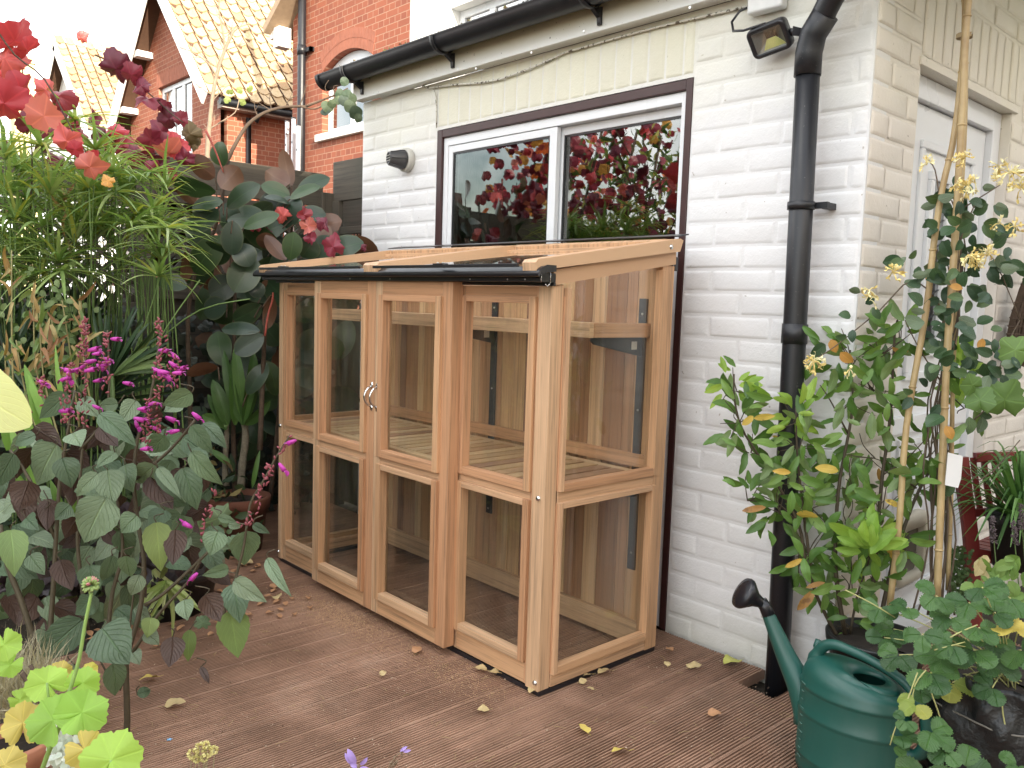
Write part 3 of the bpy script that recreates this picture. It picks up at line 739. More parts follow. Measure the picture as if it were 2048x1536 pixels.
# roof lights: rafters, glass, back rail
def rafter(x0, x1, nm='rafter', zf=0.0):
    mb = MB(); A = [(x0, -.800, 1.226), (x0, -.172, 1.316), (x0, -.158, 1.352), (x0, -.172, 1.3565), (x0, -.795, 1.2565), (x0, -.803, 1.248)]
    mb.prism(A, (0, 0, 0), (x1-x0, 0, 0)); return mb.build(nm, W, gh, .0025)
rR = rafter(-.556, -.503); rafter(-1.314, -1.266); rafter(-1.352, -1.3155); rafter(-2.140, -2.098)
b = MB(); p = at(1343, 494, 'x', -.502); b.lathe([(0, .004), (.006, .003), (.008, 0)], p, 12, Matrix.Rotation(R(90), 4, 'Y')); b.build('bolt', M['chrome'], rR)
for (a0, a1) in ((-1.265, -.557), (-2.097, -1.353)):
    mb = MB(); mb.prism([(a0, -.186, 1.300), (a0, -.158, 1.303), (a0, -.158, 1.358), (a0, -.176, 1.3575), (a0, -.190, 1.350)], (0, 0, 0), (a1-a0, 0, 0)); lo = mb.build('roof_light_rail', W, gh, .002)
    g_ = MB(); g_.prism([(a0+.002, -.812, 1.2385), (a0+.002, -.190, 1.330), (a0+.002, -.190, 1.3345), (a0+.002, -.812, 1.243)], (0, 0, 0), (a1-a0-.004, 0, 0)); g_.build('roof_pane', M['roof_glass'], gh)
    c_ = MB(); xm = a0+.16 if a0 < -2 else a0+.33
    c_.box(xm, xm+.05, -.822, -.800, 1.243, 1.249); c_.tube([(xm+.012, -.811, 1.249), (xm+.012, -.811, 1.2525)], .004, 8, mi=1); c_.tube([(xm+.038, -.811, 1.249), (xm+.038, -.811, 1.2525)], .004, 8, mi=1)
    c_.box(a0, a1, -.822, -.813, 1.236, 1.245); c_.build('glass_clip', [M['black_metal'], M['screw']], gh, .0008)
fl_ = MB(); fl_.prism([(X0, YB-.002, 1.362), (X0, YB+.05, 1.372), (X0, YB+.05, 1.376), (X0, YB-.010, 1.365)], (0, 0, 0), (X1-X0+.012, 0, 0)); fl_.box(X1-.004, X1+.001, YB+.002, YB+.016, 1.255, 1.30)
fl_.build('flashing', M['black_metal'], gh)
# gutter and sliding track
gt = MB()
# ogee nose
npf = [(-.800, 1.2275), (-.812, 1.228), (-.822, 1.224), (-.827, 1.216), (-.826, 1.208), (-.820, 1.203), (-.818, 1.2045), (-.822, 1.210), (-.822, 1.2155), (-.818, 1.2215), (-.811, 1.2245), (-.800, 1.224)]
def extr(mb, poly, a, b, mi=0):
    mb.grid([[(a, y, z) for y, z in poly], [(b, y, z) for y, z in poly]], None, mi, True, True)
    mb.face([(a, y, z) for y, z in poly], None, mi); mb.face([(b, y, z) for y, z in reversed(poly)], None, mi)
nose = [(-.742, 1.240), (-.770, 1.241), (-.785, 1.238), (-.797, 1.230), (-.803, 1.219), (-.801, 1.212), (-.796, 1.210), (-.794, 1.216), (-.788, 1.227), (-.778, 1.233), (-.742, 1.234)]
for (a, b) in ((-2.198, -1.345), (-1.3435, -.492)): extr(gt, nose, a, b)
go2 = gt.build('gutter', M['black_metal'], gh)
tr = MB(); tr.box(-2.165, -.512, -.776, -.7155, 1.1975, 1.2225); tr.box(-2.150, -.512, -.7225, -.7145, 1.188, 1.1974)
for px in (700, 780, 940, 1015, 1050, 1082):
    p = at(px, 558, 'y', -.7765); tr.tube([(p.x, -.7775, 1.2035), (p.x, -.776, 1.2035)], .0028, 8, mi=1)
tr.build('door_rail', [M['black_metal'], M['screw']], gh, .0008)
# open C-section end of the track, bare aluminium
ce = MB()
for (y0, z0, y1, z1) in ((-.772, 1.196, -.772, 1.224), (-.772, 1.224, -.738, 1.226), (-.738, 1.226, -.736, 1.196), (-.736, 1.196, -.748, 1.186), (-.748, 1.186, -.757, 1.192)):
    ce.tube([(-.5115, y0, z0), (-.5115, y1, z1)], .0016, 5)
ce.build('track_end', M['chrome'], gh)
cp = MB(); cp.prism([(-.4915, -.738, 1.243), (-.4915, -.772, 1.243), (-.4915, -.790, 1.236), (-.4915, -.801, 1.222), (-.4915, -.803, 1.213), (-.4915, -.775, 1.222), (-.4915, -.738, 1.226)], (0, 0, 0), (.003, 0, 0)); cp.build('gutter_end_cap', M['black_metal'], gh)
# base packer of dark rubber
bs = MB(); bs.box(X0+.006, X1-.003, YF+.004, YF+.05, .001, ZB-.0005); bs.box(X1-.05, X1-.002, YF+.0505, YB-.002, .001, ZB-.0005); bs.box(X0+.004, X0+.05, YF+.0505, YB-.002, .001, ZB-.0005)
bs.build('base_strip', M['black_metal'], gh)

# ================================================================ HOUSES BEHIND
HY = 3.15
def prism_poly(mb, P, y0, y1, mi=0):
    mb.prism([(x, y0, z) for x, z in P], (0, 0, 0), (0, y1-y0, 0), mi)
def wall_with_hole(mb, outline, hole, y, depth=.12, mi=0):
    """outline and hole: lists of (x,z) with equal counts, facing -y"""
    n = len(outline)
    for i in range(n):
        j = (i+1) % n
        mb.face([(outline[i][0], y, outline[i][1]), (outline[j][0], y, outline[j][1]), (hole[j][0], y, hole[j][1]), (hole[i][0], y, hole[i][1])], None, mi)
        mb.face([(hole[i][0], y, hole[i][1]), (hole[j][0], y, hole[j][1]), (hole[j][0], y+depth, hole[j][1]), (hole[i][0], y+depth, hole[i][1])], None, mi)
def tiled(mb, O, A, U, N, na, nu, tw=.215, gauge=.245, r=None, noise=.004):
    """pantiles: O eave corner, A along the eave, U up the slope, N outward"""
    r = r or random.Random(2)
    for k in range(nu):
        for i in range(na):
            rows = []
            jit = r.uniform(-noise, noise); off = (k % 2)*tw*.5*0
            for v in (0, 1):
                base = O + U*(k*gauge - .02 + v*(gauge+.05)) + N*(.028 - v*.026 + jit)
                row_ = []
                for s in range(9):
                    t = s/8; h = .024*max(0, math.sin(math.pi*(t-.7)/.3)) if t > .7 else -.012*math.sin(math.pi*t/.7)
                    sag = -.026*math.sin(math.pi*t)*(1-v)
                    row_.append(base + A*(i*tw+off+t*tw*.87) + N*h + U*sag)
                rows.append(row_)
            front = [p - N*.028 for p in rows[0]]
            mb.grid([front, rows[0], rows[1]], None, 0, False)

# -- semi: brick half
nb = thing('brick_house', 'orange brick house with an arched white window and a tall black drainpipe behind the fence', 'house', (-8, HY, 0))
EX, AXP, EZ, AZ = -9.40, -6.74, 4.72, 6.45
mb = MB(); hx0, hx1, hz0, hzs = -8.62, -7.47, 3.17, 3.93
arch = [(hx0+(hx1-hx0)*i/10, hzs+.17*math.sin(math.pi*i/10)**.8) for i in range(11)]
topz = lambda x: EZ + (x-EX)*.65
def azz(x): t = min(max((x-hx0)/(hx1-hx0), 0), 1); return hzs+.17*math.sin(math.pi*t)**.8
bx_ = [EX, EX+.4, hx0] + [hx0+(hx1-hx0)*i/12 for i in range(1, 13)] + [hx1+.3, AXP]
for i in range(len(bx_)-1):
    a, b = bx_[i], bx_[i+1]
    if a >= hx0-1e-6 and b <= hx1+1e-6:
        mb.face([(a, HY, 2.0), (b, HY, 2.0), (b, HY, hz0), (a, HY, hz0)]); mb.face([(a, HY, azz(a)), (b, HY, azz(b)), (b, HY, topz(b)), (a, HY, topz(a))])
        mb.face([(a, HY, azz(a)), (b, HY, azz(b)), (b, HY+.11, azz(b)), (a, HY+.11, azz(a))])
    else: mb.face([(a, HY, 2.0), (b, HY, 2.0), (b, HY, topz(b)), (a, HY, topz(a))])
for a in (hx0, hx1): mb.face([(a, HY, hz0), (a, HY, hzs), (a, HY+.11, hzs), (a, HY+.11, hz0)])
mb.face([(hx0, HY, hz0), (hx1, HY, hz0), (hx1, HY+.11, hz0), (hx0, HY+.11, hz0)])
mb.box(EX, AXP, HY, HY+.1, -.1, 2.0)
mb.build('wall', M['red_brick_x'], nb)
mb = MB(); mb.box(EX+.0, EX+.10, HY+.101, 9, -.1, EZ); mb.build('side_wall', M['red_brick_y'], nb)
mb = MB()
for ring, (ra, rb_) in enumerate(((0, .115), (.120, .235))):
    nA = 17
    for i in range(nA):
        t0, t1 = i/nA, (i+.93)/nA
        def ap(t, d):
            x = hx0+(hx1-hx0)*t; z = hzs+.17*math.sin(math.pi*min(max(t, 0), 1))**.8; s = (t-.5)*.55
            return (x+d*s, HY-.004, z+d)
        mb.prism([ap(t0, ra), ap(t1, ra), ap(t1, rb_), ap(t0, rb_)], (0, 0, 0), (0, .02, 0))
mb.build('arch', M['arch_brick'], nb)
def far_window(parent, x0, x1, z0, z1, y, cols, fw=.07, arch_=None, tp=.0):
    f_ = MB(); f_.box(x0, x0+fw, y, y+.05, z0, z1); f_.box(x1-fw, x1, y, y+.05, z0, z1); f_.box(x0+fw, x1-fw, y, y+.05, z0, z0+fw); f_.box(x0+fw, x1-fw, y, y+.05, z1-fw-tp, z1)
    ws = (x1-x0-2*fw)/cols
    for i in range(1, cols): f_.box(x0+fw+ws*i-fw*.6, x0+fw+ws*i+fw*.6, y+.001, y+.05, z0+fw, z1-fw-tp)
    if arch_: f_.prism([(a, y+.002, b) for a, b in arch_], (0, 0, 0), (0, .045, 0))
    o_ = f_.build('window', M['pvc_white'], parent, .004)
    for i in range(cols):
        a, b = x0+fw+ws*i+(fw*.6 if i else 0), x0+fw+ws*(i+1)-(fw*.6 if i < cols-1 else 0)
        p_ = MB(); p_.box(a-.004, b+.004, y+.022, y+.030, z0+fw-.004, z1-fw-tp+.004); p_.build('pane', M['far_glass'], o_)
        c_ = MB(); c_.box(a-.02, b+.02, y+.14, y+.16, z0, z1); c_.build('pane_backing', M['pane_backing'], o_)
    return o_
M['pane_backing'] = simple('sky_pale_backing', (.68, .72, .78), .9)  # sheet behind the panes; white sky reflection put into its pale colour
wn = far_window(nb, hx0+.005, hx1-.005, hz0+.005, 3.95, HY+.085, 2, .06, [(hx0+.01+(hx1-hx0-.02)*i/10, hzs-.003+.165*math.sin(math.pi*i/10)**.8) for i in range(11)], .0)
mb = MB(); mb.box(hx0-.10, hx1+.06, HY-.05, HY+.11, 3.075, 3.165); mb.build('sill', simple('flaking_white_sill', (.75, .74, .70), .7, .1, 20, .3), wn, .006)
mb = MB(); mb.tube([(-9.03, HY-.07, -.1), (-9.03, HY-.07, 7)], .052, 14)
dp = mb.build('drainpipe', M['pvc_black'], nb)
for z in (4.26, 1.9): mb = MB(); mb.tube([(-9.03, HY-.07, z-.06), (-9.03, HY-.07, z+.06)], .060, 14); mb.box(-8.98, -8.83, HY-.06, HY-.02, z-.03, z+.02); mb.box(-8.87, -8.83, HY-.06, HY, z-.03, z+.02); mb.build('pipe_clip', M['pvc_black'], dp)
M['verge'] = simple('tan_verge_mortar', (.36, .26, .17), .8, .3, 14, .2)
def slope_z(x): return EZ + (x-EX)*.65
mb = MB(); mb.prism([(EX-.28, HY-.28, slope_z(EX-.28)+.02), (AXP, HY-.28, AZ+.05), (AXP, HY-.28, AZ+.17), (EX-.30, HY-.28, slope_z(EX-.30)+.13)], (0, 0, 0), (0, 5.8, 0))
mb.build('roof', M['verge'], nb)
mb = MB(); mb.box(EX-.16, EX+.0, HY-.20, HY-.02, 4.36, 4.62); mb.box(EX-.30, EX-.17, HY-.18, HY-.06, 4.50, 4.60, 0); mb.build('eaves_box', M['barge_white'], nb, .01)

# -- semi: white rendered half (the house the extension belongs to)
wh = thing('white_house', 'white rendered house wall with a white casement window showing just above the extension roof', 'house', (-4, HY, 0))
mb = MB(); wx0, wx1, wz0, wz1 = -6.02, -4.55, 3.0, 4.12
hole = [(wx0, wz0), (wx0, wz1), (wx1, wz1), (wx1, wz0)]; outl = [(AXP+.001, 1.8), (AXP+.001, 7.0), (3.0, 7.0), (3.0, 1.8)]
wall_with_hole(mb, outl, hole, HY, .14); mb.box(AXP, 3.0, HY, HY+.1, -.1, 1.8); mb.box(2.9, 3.0, HY+.101, 9, -.1, 7)
mb.build('wall', M['render_white'], wh)
far_window(wh, wx0+.005, wx1-.005, wz0+.005, wz1-.005, HY+.12, 3, .075)
mb = MB(); mb.prism([(AXP, HY-.3, 6.95), (3.1, HY-.3, 6.95), (3.1, HY-.3, 7.05), (AXP, HY-.3, 7.05)], (0, 0, 0), (0, 3.5, 1.8)); mb.build('roof', M['verge'], wh)

# ladder
ld_ = thing('ladder', 'aluminium extension ladder standing on end between the black drainpipe and the sunlit side wall', 'ladder', (-9.3, 2.9, 0))
M['alu'] = simple('dull_aluminium', (.46, .45, .48), .45, .12, 12, .03, Metallic=.5)
for i, (px0, px1, pt) in enumerate(((571, 577, 242), (583, 590, 236), (592, 600, 250))):
    a = at((px0+px1)/2, 320, 'y', 2.86-i*.05); t = at((px0+px1)/2, pt, 'y', 2.86-i*.05); hw = (px1-px0)/2/168*1.0
    mb = MB(); mb.box(a.x-hw, a.x+hw, a.y-.02, a.y+.02, 0, t.z); 
    mb.box(a.x-hw-.002, a.x+hw+.002, a.y-.022, a.y+.022, t.z-.012, t.z+.006, 1)
    for k in range(12):
        z = t.z-.30-k*.27
        if z > .1: mb.tube([(a.x, a.y-.0215, z), (a.x, a.y-.0195, z)], .014, 10, mi=1)
    mb.build('rail', [M['alu'], M['black_metal']], ld_)
a = at(574, 320, 'y', 2.86)
for k in range(12): mb = MB(); mb.tube([(a.x, 2.85, .2+k*.27), (a.x+.13, 2.80, .2+k*.27)], .014, 8); mb.build('rung', M['alu'], ld_)

M['tile_gap'] = simple('dark_gap_under_tiles', (.09, .045, .025), .95, .2, 20, .1)
# -- gabled brick house further left
def gable_house(nm, label, x0, x1, ez, apx, apz, yf, depth, win, tiles_n, par=(.24, .30), brick=True):
    t = thing(nm, label, 'house', ((x0+x1)/2, yf, 0)); mb = MB(); m_ = (apz-ez)/(x1-apx)
    if win:
        a0, a1, b0, b1 = win
        hole = [(a0, b0), (a0, b1), ((a0+a1)/2, b1), (a1, b1), (a1, b0)]; outl = [(x0, 1.5), (x0, ez), (apx, apz), (x1, ez), (x1, 1.5)]
        wall_with_hole(mb, outl, hole, yf, .1); mb.face([(x0, yf, 1.5), (a0, yf, b0), (a1, yf, b0), (x1, yf, 1.5)])
        mb.box(x0, x1, yf, yf+.1, -.1, 1.5)
    else: mb.prism([(x0, yf, -.1), (x0, yf, ez), (apx, yf, apz), (x1, yf, ez), (x1, yf, -.1)], (0, 0, 0), (0, .1, 0))
    mb.build('wall', M['red_brick_x'] if brick else M['render_white'], t)
    for a_ in (x1-.1, x0): mb = MB(); mb.box(a_, a_+.1, yf+.101, yf+depth, -.1, ez+.02); mb.build('side_wall', M['red_brick_y'] if brick else M['render_white'], t)
    # roof slabs with pantiles on the right slope
    U = Vector((apx-x1, 0, apz-ez)).normalized(); N = Vector((U.z, 0, -U.x)); L_ = math.hypot(apx-x1, apz-ez)
    E = Vector((x1, yf-.30, ez)) - U*.30
    mb = MB(); mb.prism([E+N*.02, E+N*.02+Vector((0, depth, 0)), E+N*.02+Vector((0, depth, 0))+U*(L_+.3), E+N*.02+U*(L_+.3)], (0, 0, 0), N*.05)
    U2 = Vector((-U.x, 0, U.z)); N2 = Vector((-N.x, 0, N.z)); E2 = Vector((x0, yf-.30, ez)) - U2*.30
    mb.prism([E2+N2*.02, E2+N2*.02+Vector((0, depth, 0)), E2+N2*.02+Vector((0, depth, 0))+U2*(L_+.3), E2+N2*.02+U2*(L_+.3)], (0, 0, 0), N2*.08)
    ro_ = mb.build('roof', M['tile_gap'], t)
    mb = MB(); tiled(mb, E+N*.07, Vector((0, 1, 0)), U, N, tiles_n, int((L_+.3)/.245)+1); mb.build('roof_tiles', M['roof_tile'], ro_)
    # barge boards
    mb = MB()
    for (Ee, Uu, Nn) in ((E, U, N), (E2, U2, N2)):
        P = [Ee+Nn*.07, Ee+Nn*.07+Uu*(L_+.3), Ee-Nn*.15+Uu*(L_+.3), Ee-Nn*.15]
        mb.prism(P, (0, -.03, 0), (0, 0, 0)); mb.prism([Ee+Nn*.075-Nn*.0, Ee+Nn*.075+Uu*(L_+.3), Ee+Nn*.01+Uu*(L_+.3), Ee+Nn*.01], (0, -.055, 0), (0, -.031, 0))
        for k in (.6, 1.75):
            q = Ee+Uu*k-Nn*.13; mb.box(q.x-.10, q.x+.10, yf-.27, yf, q.z-.05, q.z+.05)
    mb.build('barge_board', M['barge_white'], ro_)
    if win:
        w_ = far_window(t, a0+.004, a1-.004, b0+.004, b1-.004, yf+.06, 3, .08); w_.name = 'window'
        mb = MB(); k = int((a1-a0+.2)/.077)
        for i in range(k): mb.box(a0-.1+i*.077, a0-.1+i*.077+.067, yf-.004, yf+.02, b1+.005, b1+.225)
        mb.build('soldier_course', M['arch_brick'], t)
    mb = MB(); eg = E+N*-.02
    mb.tube([(eg.x+.02, yf-.1, eg.z-.02), (eg.x+.02, yf+depth-.4, eg.z-.02)], .055, 10); mb.tube([(eg.x, yf+.55, eg.z-.05), (eg.x-.03, yf+.5, eg.z-.22), (x1+.06, yf+.42, ez-.4), (x1+.06, yf+.42, .0)], .04, 10)
    mb.build('gutter', M['pvc_black'], ro_)
    mb = MB(); mb.box(x1+.001, eg.x, yf-.05, yf+depth-.4, eg.z-.10, eg.z+.02); mb.build('fascia', simple('pinkish_fascia', (.42, .34, .30), .6), ro_)
    return t
gable_house('gabled_house', 'orange brick gabled house with a white window, white barge boards and a sunlit tiled roof', -15.55, -11.57, 4.22, -14.07+.5, 6.35, 3.1, 6, (-14.12, -12.66, 3.2, 4.60), 27)
gable_house('distant_gabled_house', 'distant pale gabled house with tiled roof, partly hidden by red leaves at the far left', -22.6, -18.4, 4.6, -20.5, 6.6, 3.4, 8, None, 36, brick=False)
ch = thing('chimney_stack', 'sunlit yellowish chimney stack showing between red leaves against the white sky', 'chimney', (-26, 4, 0))
p0 = dep(44, 150, 27); mb = MB(); mb.box(p0.x-.25, p0.x+.25, p0.y-.3, p0.y+.3, 0, p0.z+.55); mb.box(p0.x-.3, p0.x+.3, p0.y-.35, p0.y+.35, p0.z+.35, p0.z+.45); mb.build('stack', simple('cream_render', (.62, .52, .28), .9), ch)
mb = MB(); mb.lathe([(.12, 0), (.10, .3), (.12, .32), (.07, .32)], (p0.x, p0.y, p0.z+.55), 14); mb.build('chimney_pot', M['arch_brick'], ch)

# -- unseen house-shaped block, added on the right to keep sun off the deck
nr = thing('sun_blocker', 'house-shaped cream block added out of view on the right to block the sun', 'house', (9, 0, 0))
mb = MB(); mb.box(8.5, 14, -12, 9, -.1, 6.5); mb.build('wall', simple('blocker_cream', (.78, .70, .56), .85, .06, 6, .1), nr)
mb = MB(); mb.prism([(8.2, -12.2, 6.5), (11.2, -12.2, 7.5), (14.3, -12.2, 6.5)], (0, 0, 0), (0, 21.5, 0)); mb.build('roof', M['verge'], nr)

# ================================================================ FENCE
FW_ = M['fence']; fr_ = random.Random(9)
def lattice(mb, T, a0, a1, z0, z1, pitch=.085, w=.022, th=.008):
    """crossed diagonal laths clipped to the rectangle"""
    H = z1-z0; n = int((a1-a0+H)/pitch)+2
    for d in (1, -1):
        for i in range(n):
            s = a0-H+i*pitch if d == 1 else a0+i*pitch
            e = s+H*d if d == 1 else s-H
            q0, q1 = (s, z0), (e, z1)
            t0, t1 = 0.0, 1.0
            da = q1[0]-q0[0]
            for lim, sg in ((a0, 1), (a1, -1)):
                va, vb = (q0[0]-lim)*sg, (q1[0]-lim)*sg
                if va < 0 and vb < 0: t0 = 2; break
                if va < 0: t0 = max(t0, va/(va-vb))
                elif vb < 0: t1 = min(t1, va/(va-vb))
            if t0 >= t1-.02: continue
            A = (q0[0]+da*t0, z0+H*t0); B = (q0[0]+da*t1, z0+H*t1)
            pa, pb = Vector(T(A[0], A[1], 0)), Vector(T(B[0], B[1], 0)); mid = (pa+pb)/2; L_ = (pb-pa).length
            x_ = (pb-pa).normalized(); nrm_ = (Vector(T(0, 0, 1))-Vector(T(0, 0, 0))).normalized(); y_ = nrm_.cross(x_)
            mb.obox(mid+nrm_*(th*.5*d+fr_.uniform(-.0005, .0005)), (L_, w, th), Matrix((x_, y_, nrm_)).transposed())
def fence_panel(parent, T, a0, a1, top, bottom=.0):
    bx = lambda mb, p0, p1, q0, q1, o0, o1: mb.box(*[c for A, B in [(T(p0, q0, o0), T(p1, q1, o1))] for c in (A[0], B[0], A[1], B[1], A[2], B[2])])
    mb = MB(); bx(mb, a0, a1, top-.175, top, 0, .022); bx(mb, a0, a1, top-.235, top-.185, .001, .030); mb.build('top_board', FW_, parent, .002)
    mb = MB(); lattice(mb, T, a0+.02, a1-.02, top-.62, top-.24); mb.build('trellis', FW_, parent)
    mb = MB(); bx(mb, a0, a1, top-.70, top-.62, -.01, .03); z = top-.699
    while z > bottom+.05:
        bx(mb, a0, a1, max(z-.150, bottom), z, 0+.0008*(int(z*1000) % 3), .016+.0008*(int(z*1000) % 3)); z -= .148
    mb.build('boards', FW_, parent, .002)
bf_ = thing('boundary_fence', 'grey weathered boundary fence with trellis band behind the plants on the left', 'fence', (-3.06, -2, 0))
FX = -3.06; TFn = lambda a, z, o: (FX+o, a, z)
for (a0, a1, tp) in ((-.93, .0, 1.80), (-2.79, -.97, 1.70), (-4.65, -2.83, 1.68), (-6.5, -4.69, 1.68)):
    fence_panel(bf_, TFn, a0, a1, tp)
for y in (.03, -.95, -2.81, -4.67):
    mb = MB(); mb.box(FX-.05, FX+.04, y-.045, y+.045, -.1, 1.72 if y < 0 else 1.70); mb.build('post', FW_, bf_, .004)
rf2 = thing('side_fence', 'short dark fence section with small trellis joining the white brick wall to the boundary fence', 'fence', (-2.8, .05, 0))
TRn = lambda a, z, o: (a, .10-o, z)
mb = MB(); mb.box(-3.03, WL+.06, .055, .10, 1.655, 1.868); mb.box(-2.93, WL-.003, .06, .09, 1.512, 1.6545); mb.box(-2.98, WL-.003, .058, .095, 1.475, 1.515); mb.build('top_board', FW_, rf2, .003)
mb = MB(); lattice(mb, TRn, -2.955, WL-.015, 1.05, 1.475, .062, .016, .006); mb.build('trellis', FW_, rf2)
mb = MB(); mb.box(-3.02, -2.955, .045, .11, -.1, 1.655); mb.box(-2.672, WL-.004, .04, .054, 1.5, 1.70); mb.build('post', FW_, rf2, .003)
mb = MB(); mb.box(-2.95, WL-.003, .07, .09, .0, 1.045); mb.build('boards', FW_, rf2, .003)

# neighbour's hedge just beyond the boundary fence
hg = thing('dark_hedge', 'dark leafy hedge growing on the far side of the boundary fence, glimpsed through the trellis', 'hedge', (-3.6, -1.5, 0)); mb = MB(); r = random.Random(77)
for i in range(7500):
    p = Vector((-3.55+r.gauss(0, .13), r.uniform(-6.0, .6), 0)); p.z = r.uniform(.2, 1.62+.08*math.sin(p.y*5)+.06*math.sin(p.y*11)); d = Vector((r.uniform(-1, 1), r.uniform(-1, 1), r.uniform(-1, 1))).normalized(); s_ = Vector((r.uniform(-1, 1), r.uniform(-1, 1), r.uniform(-1, 1))).cross(d).normalized()*r.uniform(.012, .024); L_ = r.uniform(.04, .08)
    mb.face([p, p+d*L_*.45+s_, p+d*L_, p+d*L_*.45-s_])
_m = NM('hedge_leaf'); mb.build('foliage', _m.done(_m.pbr(_m.ramp(_m.isl(), [(0, (.018, .03, .012)), (.4, (.035, .05, .018)), (.75, (.06, .065, .02)), (.93, (.16, .07, .03))], 'CONSTANT'), .6)), hg)
mb = MB()
for i in range(8): y0 = -5.4+i*.75; mb.tube([(-3.55, y0, 0), (-3.57, y0+.05, .7), (-3.5, y0, 1.3)], .02, 6)
mb.build('stem', M['brown_frame'], hg)

# ================================================================ PLANTS
def prof(a, b):
    m = (a/(a+b))**a*(b/(a+b))**b if a+b > 0 else 1
    return lambda v: (max(v, 1e-6)**a*max(1-v, 1e-6)**b)/m
OV = prof(.55, .75); LAN = prof(.8, 1.0); OB = prof(.95, .5); HEART = prof(.42, 1.02); OVAL = prof(.6, .55); STRAP = prof(.12, .5)
def leaf(mb, base, tip, nrm, width, pf=OV, nL=8, nW=4, fold=.18, curl=.10, serr=0.0, mi=0, wav=0.0, r=rnd):
    base = Vector(base); tip = Vector(tip); d = tip-base; L = d.length
    if L < 1e-5: return
    d.normalize(); n = Vector(nrm); n = (n-d*n.dot(d))
    n = n.normalized() if n.length > 1e-5 else d.orthogonal().normalized()
    s = d.cross(n); rows = []; U = []; ph = r.uniform(0, 6)
    for i in range(nL+1):
        v = i/nL; c = base + d*(L*v) + n*(curl*L*math.sin(math.pi*v*.9)); hw = width/2*pf(min(max(v, .004), .996)); row = []; ur = []
        for j in range(nW+1):
            u = -1+2*j/nW; k = hw*u
            if serr and j in (0, nW): k *= 1+serr*(1 if i % 2 else -.6)
            row.append(c + s*k + n*(fold*abs(k) + wav*hw*math.sin(ph+v*9+u*2))); ur.append((.5+u*.5, v))
        rows.append(row); U.append(ur)
    mb.grid(rows, U, mi, True)
def radial(mb, c, nrm, up, Rr, out, nT=30, rings=(.0, .35, .7, 1.0), cup=.15, mi=0, wav=.06, r=rnd):
    n = Vector(nrm).normalized(); u = Vector(up); u = (u-n*u.dot(n)).normalized(); s = u.cross(n); ph = r.uniform(0, 6); rows = []; U = []
    b = len(mb.v)
    for q in rings:
        row = []; ur = []
        for j in range(nT):
            th = 2*math.pi*j/nT; o_ = out(th); o_ = o_ if q > .95 else min(max(o_*.35+.85*.65, 0), o_*1.15); rr_ = o_*Rr*q
            row.append(Vector(c) + u*math.cos(th)*rr_ + s*math.sin(th)*rr_ - n*(cup*Rr*q*q) + n*(wav*Rr*q*math.sin(ph+3*th))); ur.append((j/nT, q))
        row.append(row[0]); ur.append((1.0, q)); rows.append(row); U.append(ur)
    mb.grid(rows, U, mi, True)
def vine_out(th):   # petiole at th = pi
    a = abs((th-math.pi+math.pi) % (2*math.pi)-math.pi); d = math.pi-a
    return (.84+.065*math.cos(5*th)+.05*math.cos(17*th+.7)+.045*math.sin(9*th)+.05*math.cos(3*th+1))*(1-.55*math.exp(-(d/.28)**2))
def ger_out(th):
    a = abs((th+math.pi) % (2*math.pi)-math.pi); d = math.pi-a
    return (.93+.045*math.cos(7*th)+.035*math.cos(21*th+.6)+.02*math.cos(33*th))*(1-.75*math.exp(-(d/.16)**2))
def facing(p, dirv, tilt=0, back=False):
    n = (CAMP-p); n = (n-dirv*n.dot(dirv)).normalized(); n = Matrix.Rotation(R(tilt), 3, dirv) @ n
    return -n if back else n
def pleaf(mb, bx, by, tx, ty, wp, D, tilt=0, back=False, dD=0.0, **kw):
    a = dep(bx, by, D); b = dep(tx, ty, D+dD); dv = (b-a).normalized()
    w_ = wp/FPX*D/max(.3, math.cos(R(tilt))); leaf(mb, a, b, facing((a+b)/2, dv, tilt, back), w_, **kw)
def stem(mb, pts, r0, r1, D, dD=0, n=7):
    P = [dep(x, y, D+dD*i/max(1, len(pts)-1)) for i, (x, y) in enumerate(pts)]
    mb.tube(smoothp(P), [r0+(r1-r0)*i/(len(P)*3-3) for i in range(len(P)*3-2)], n)
def smoothp(P, k=3):
    out = []
    for i in range(len(P)-1):
        p0, p1, p2, p3 = P[max(i-1, 0)], P[i], P[i+1], P[min(i+2, len(P)-1)]
        for j in range(k):
            t = j/k; out.append(.5*((2*p1)+(-p0+p2)*t+(2*p0-5*p1+4*p2-p3)*t*t+(-p0+3*p1-3*p2+p3)*t**3))
    return out+[P[-1]]
def rv(r, s=1): return Vector((r.uniform(-s, s), r.uniform(-s, s), r.uniform(-s, s)))

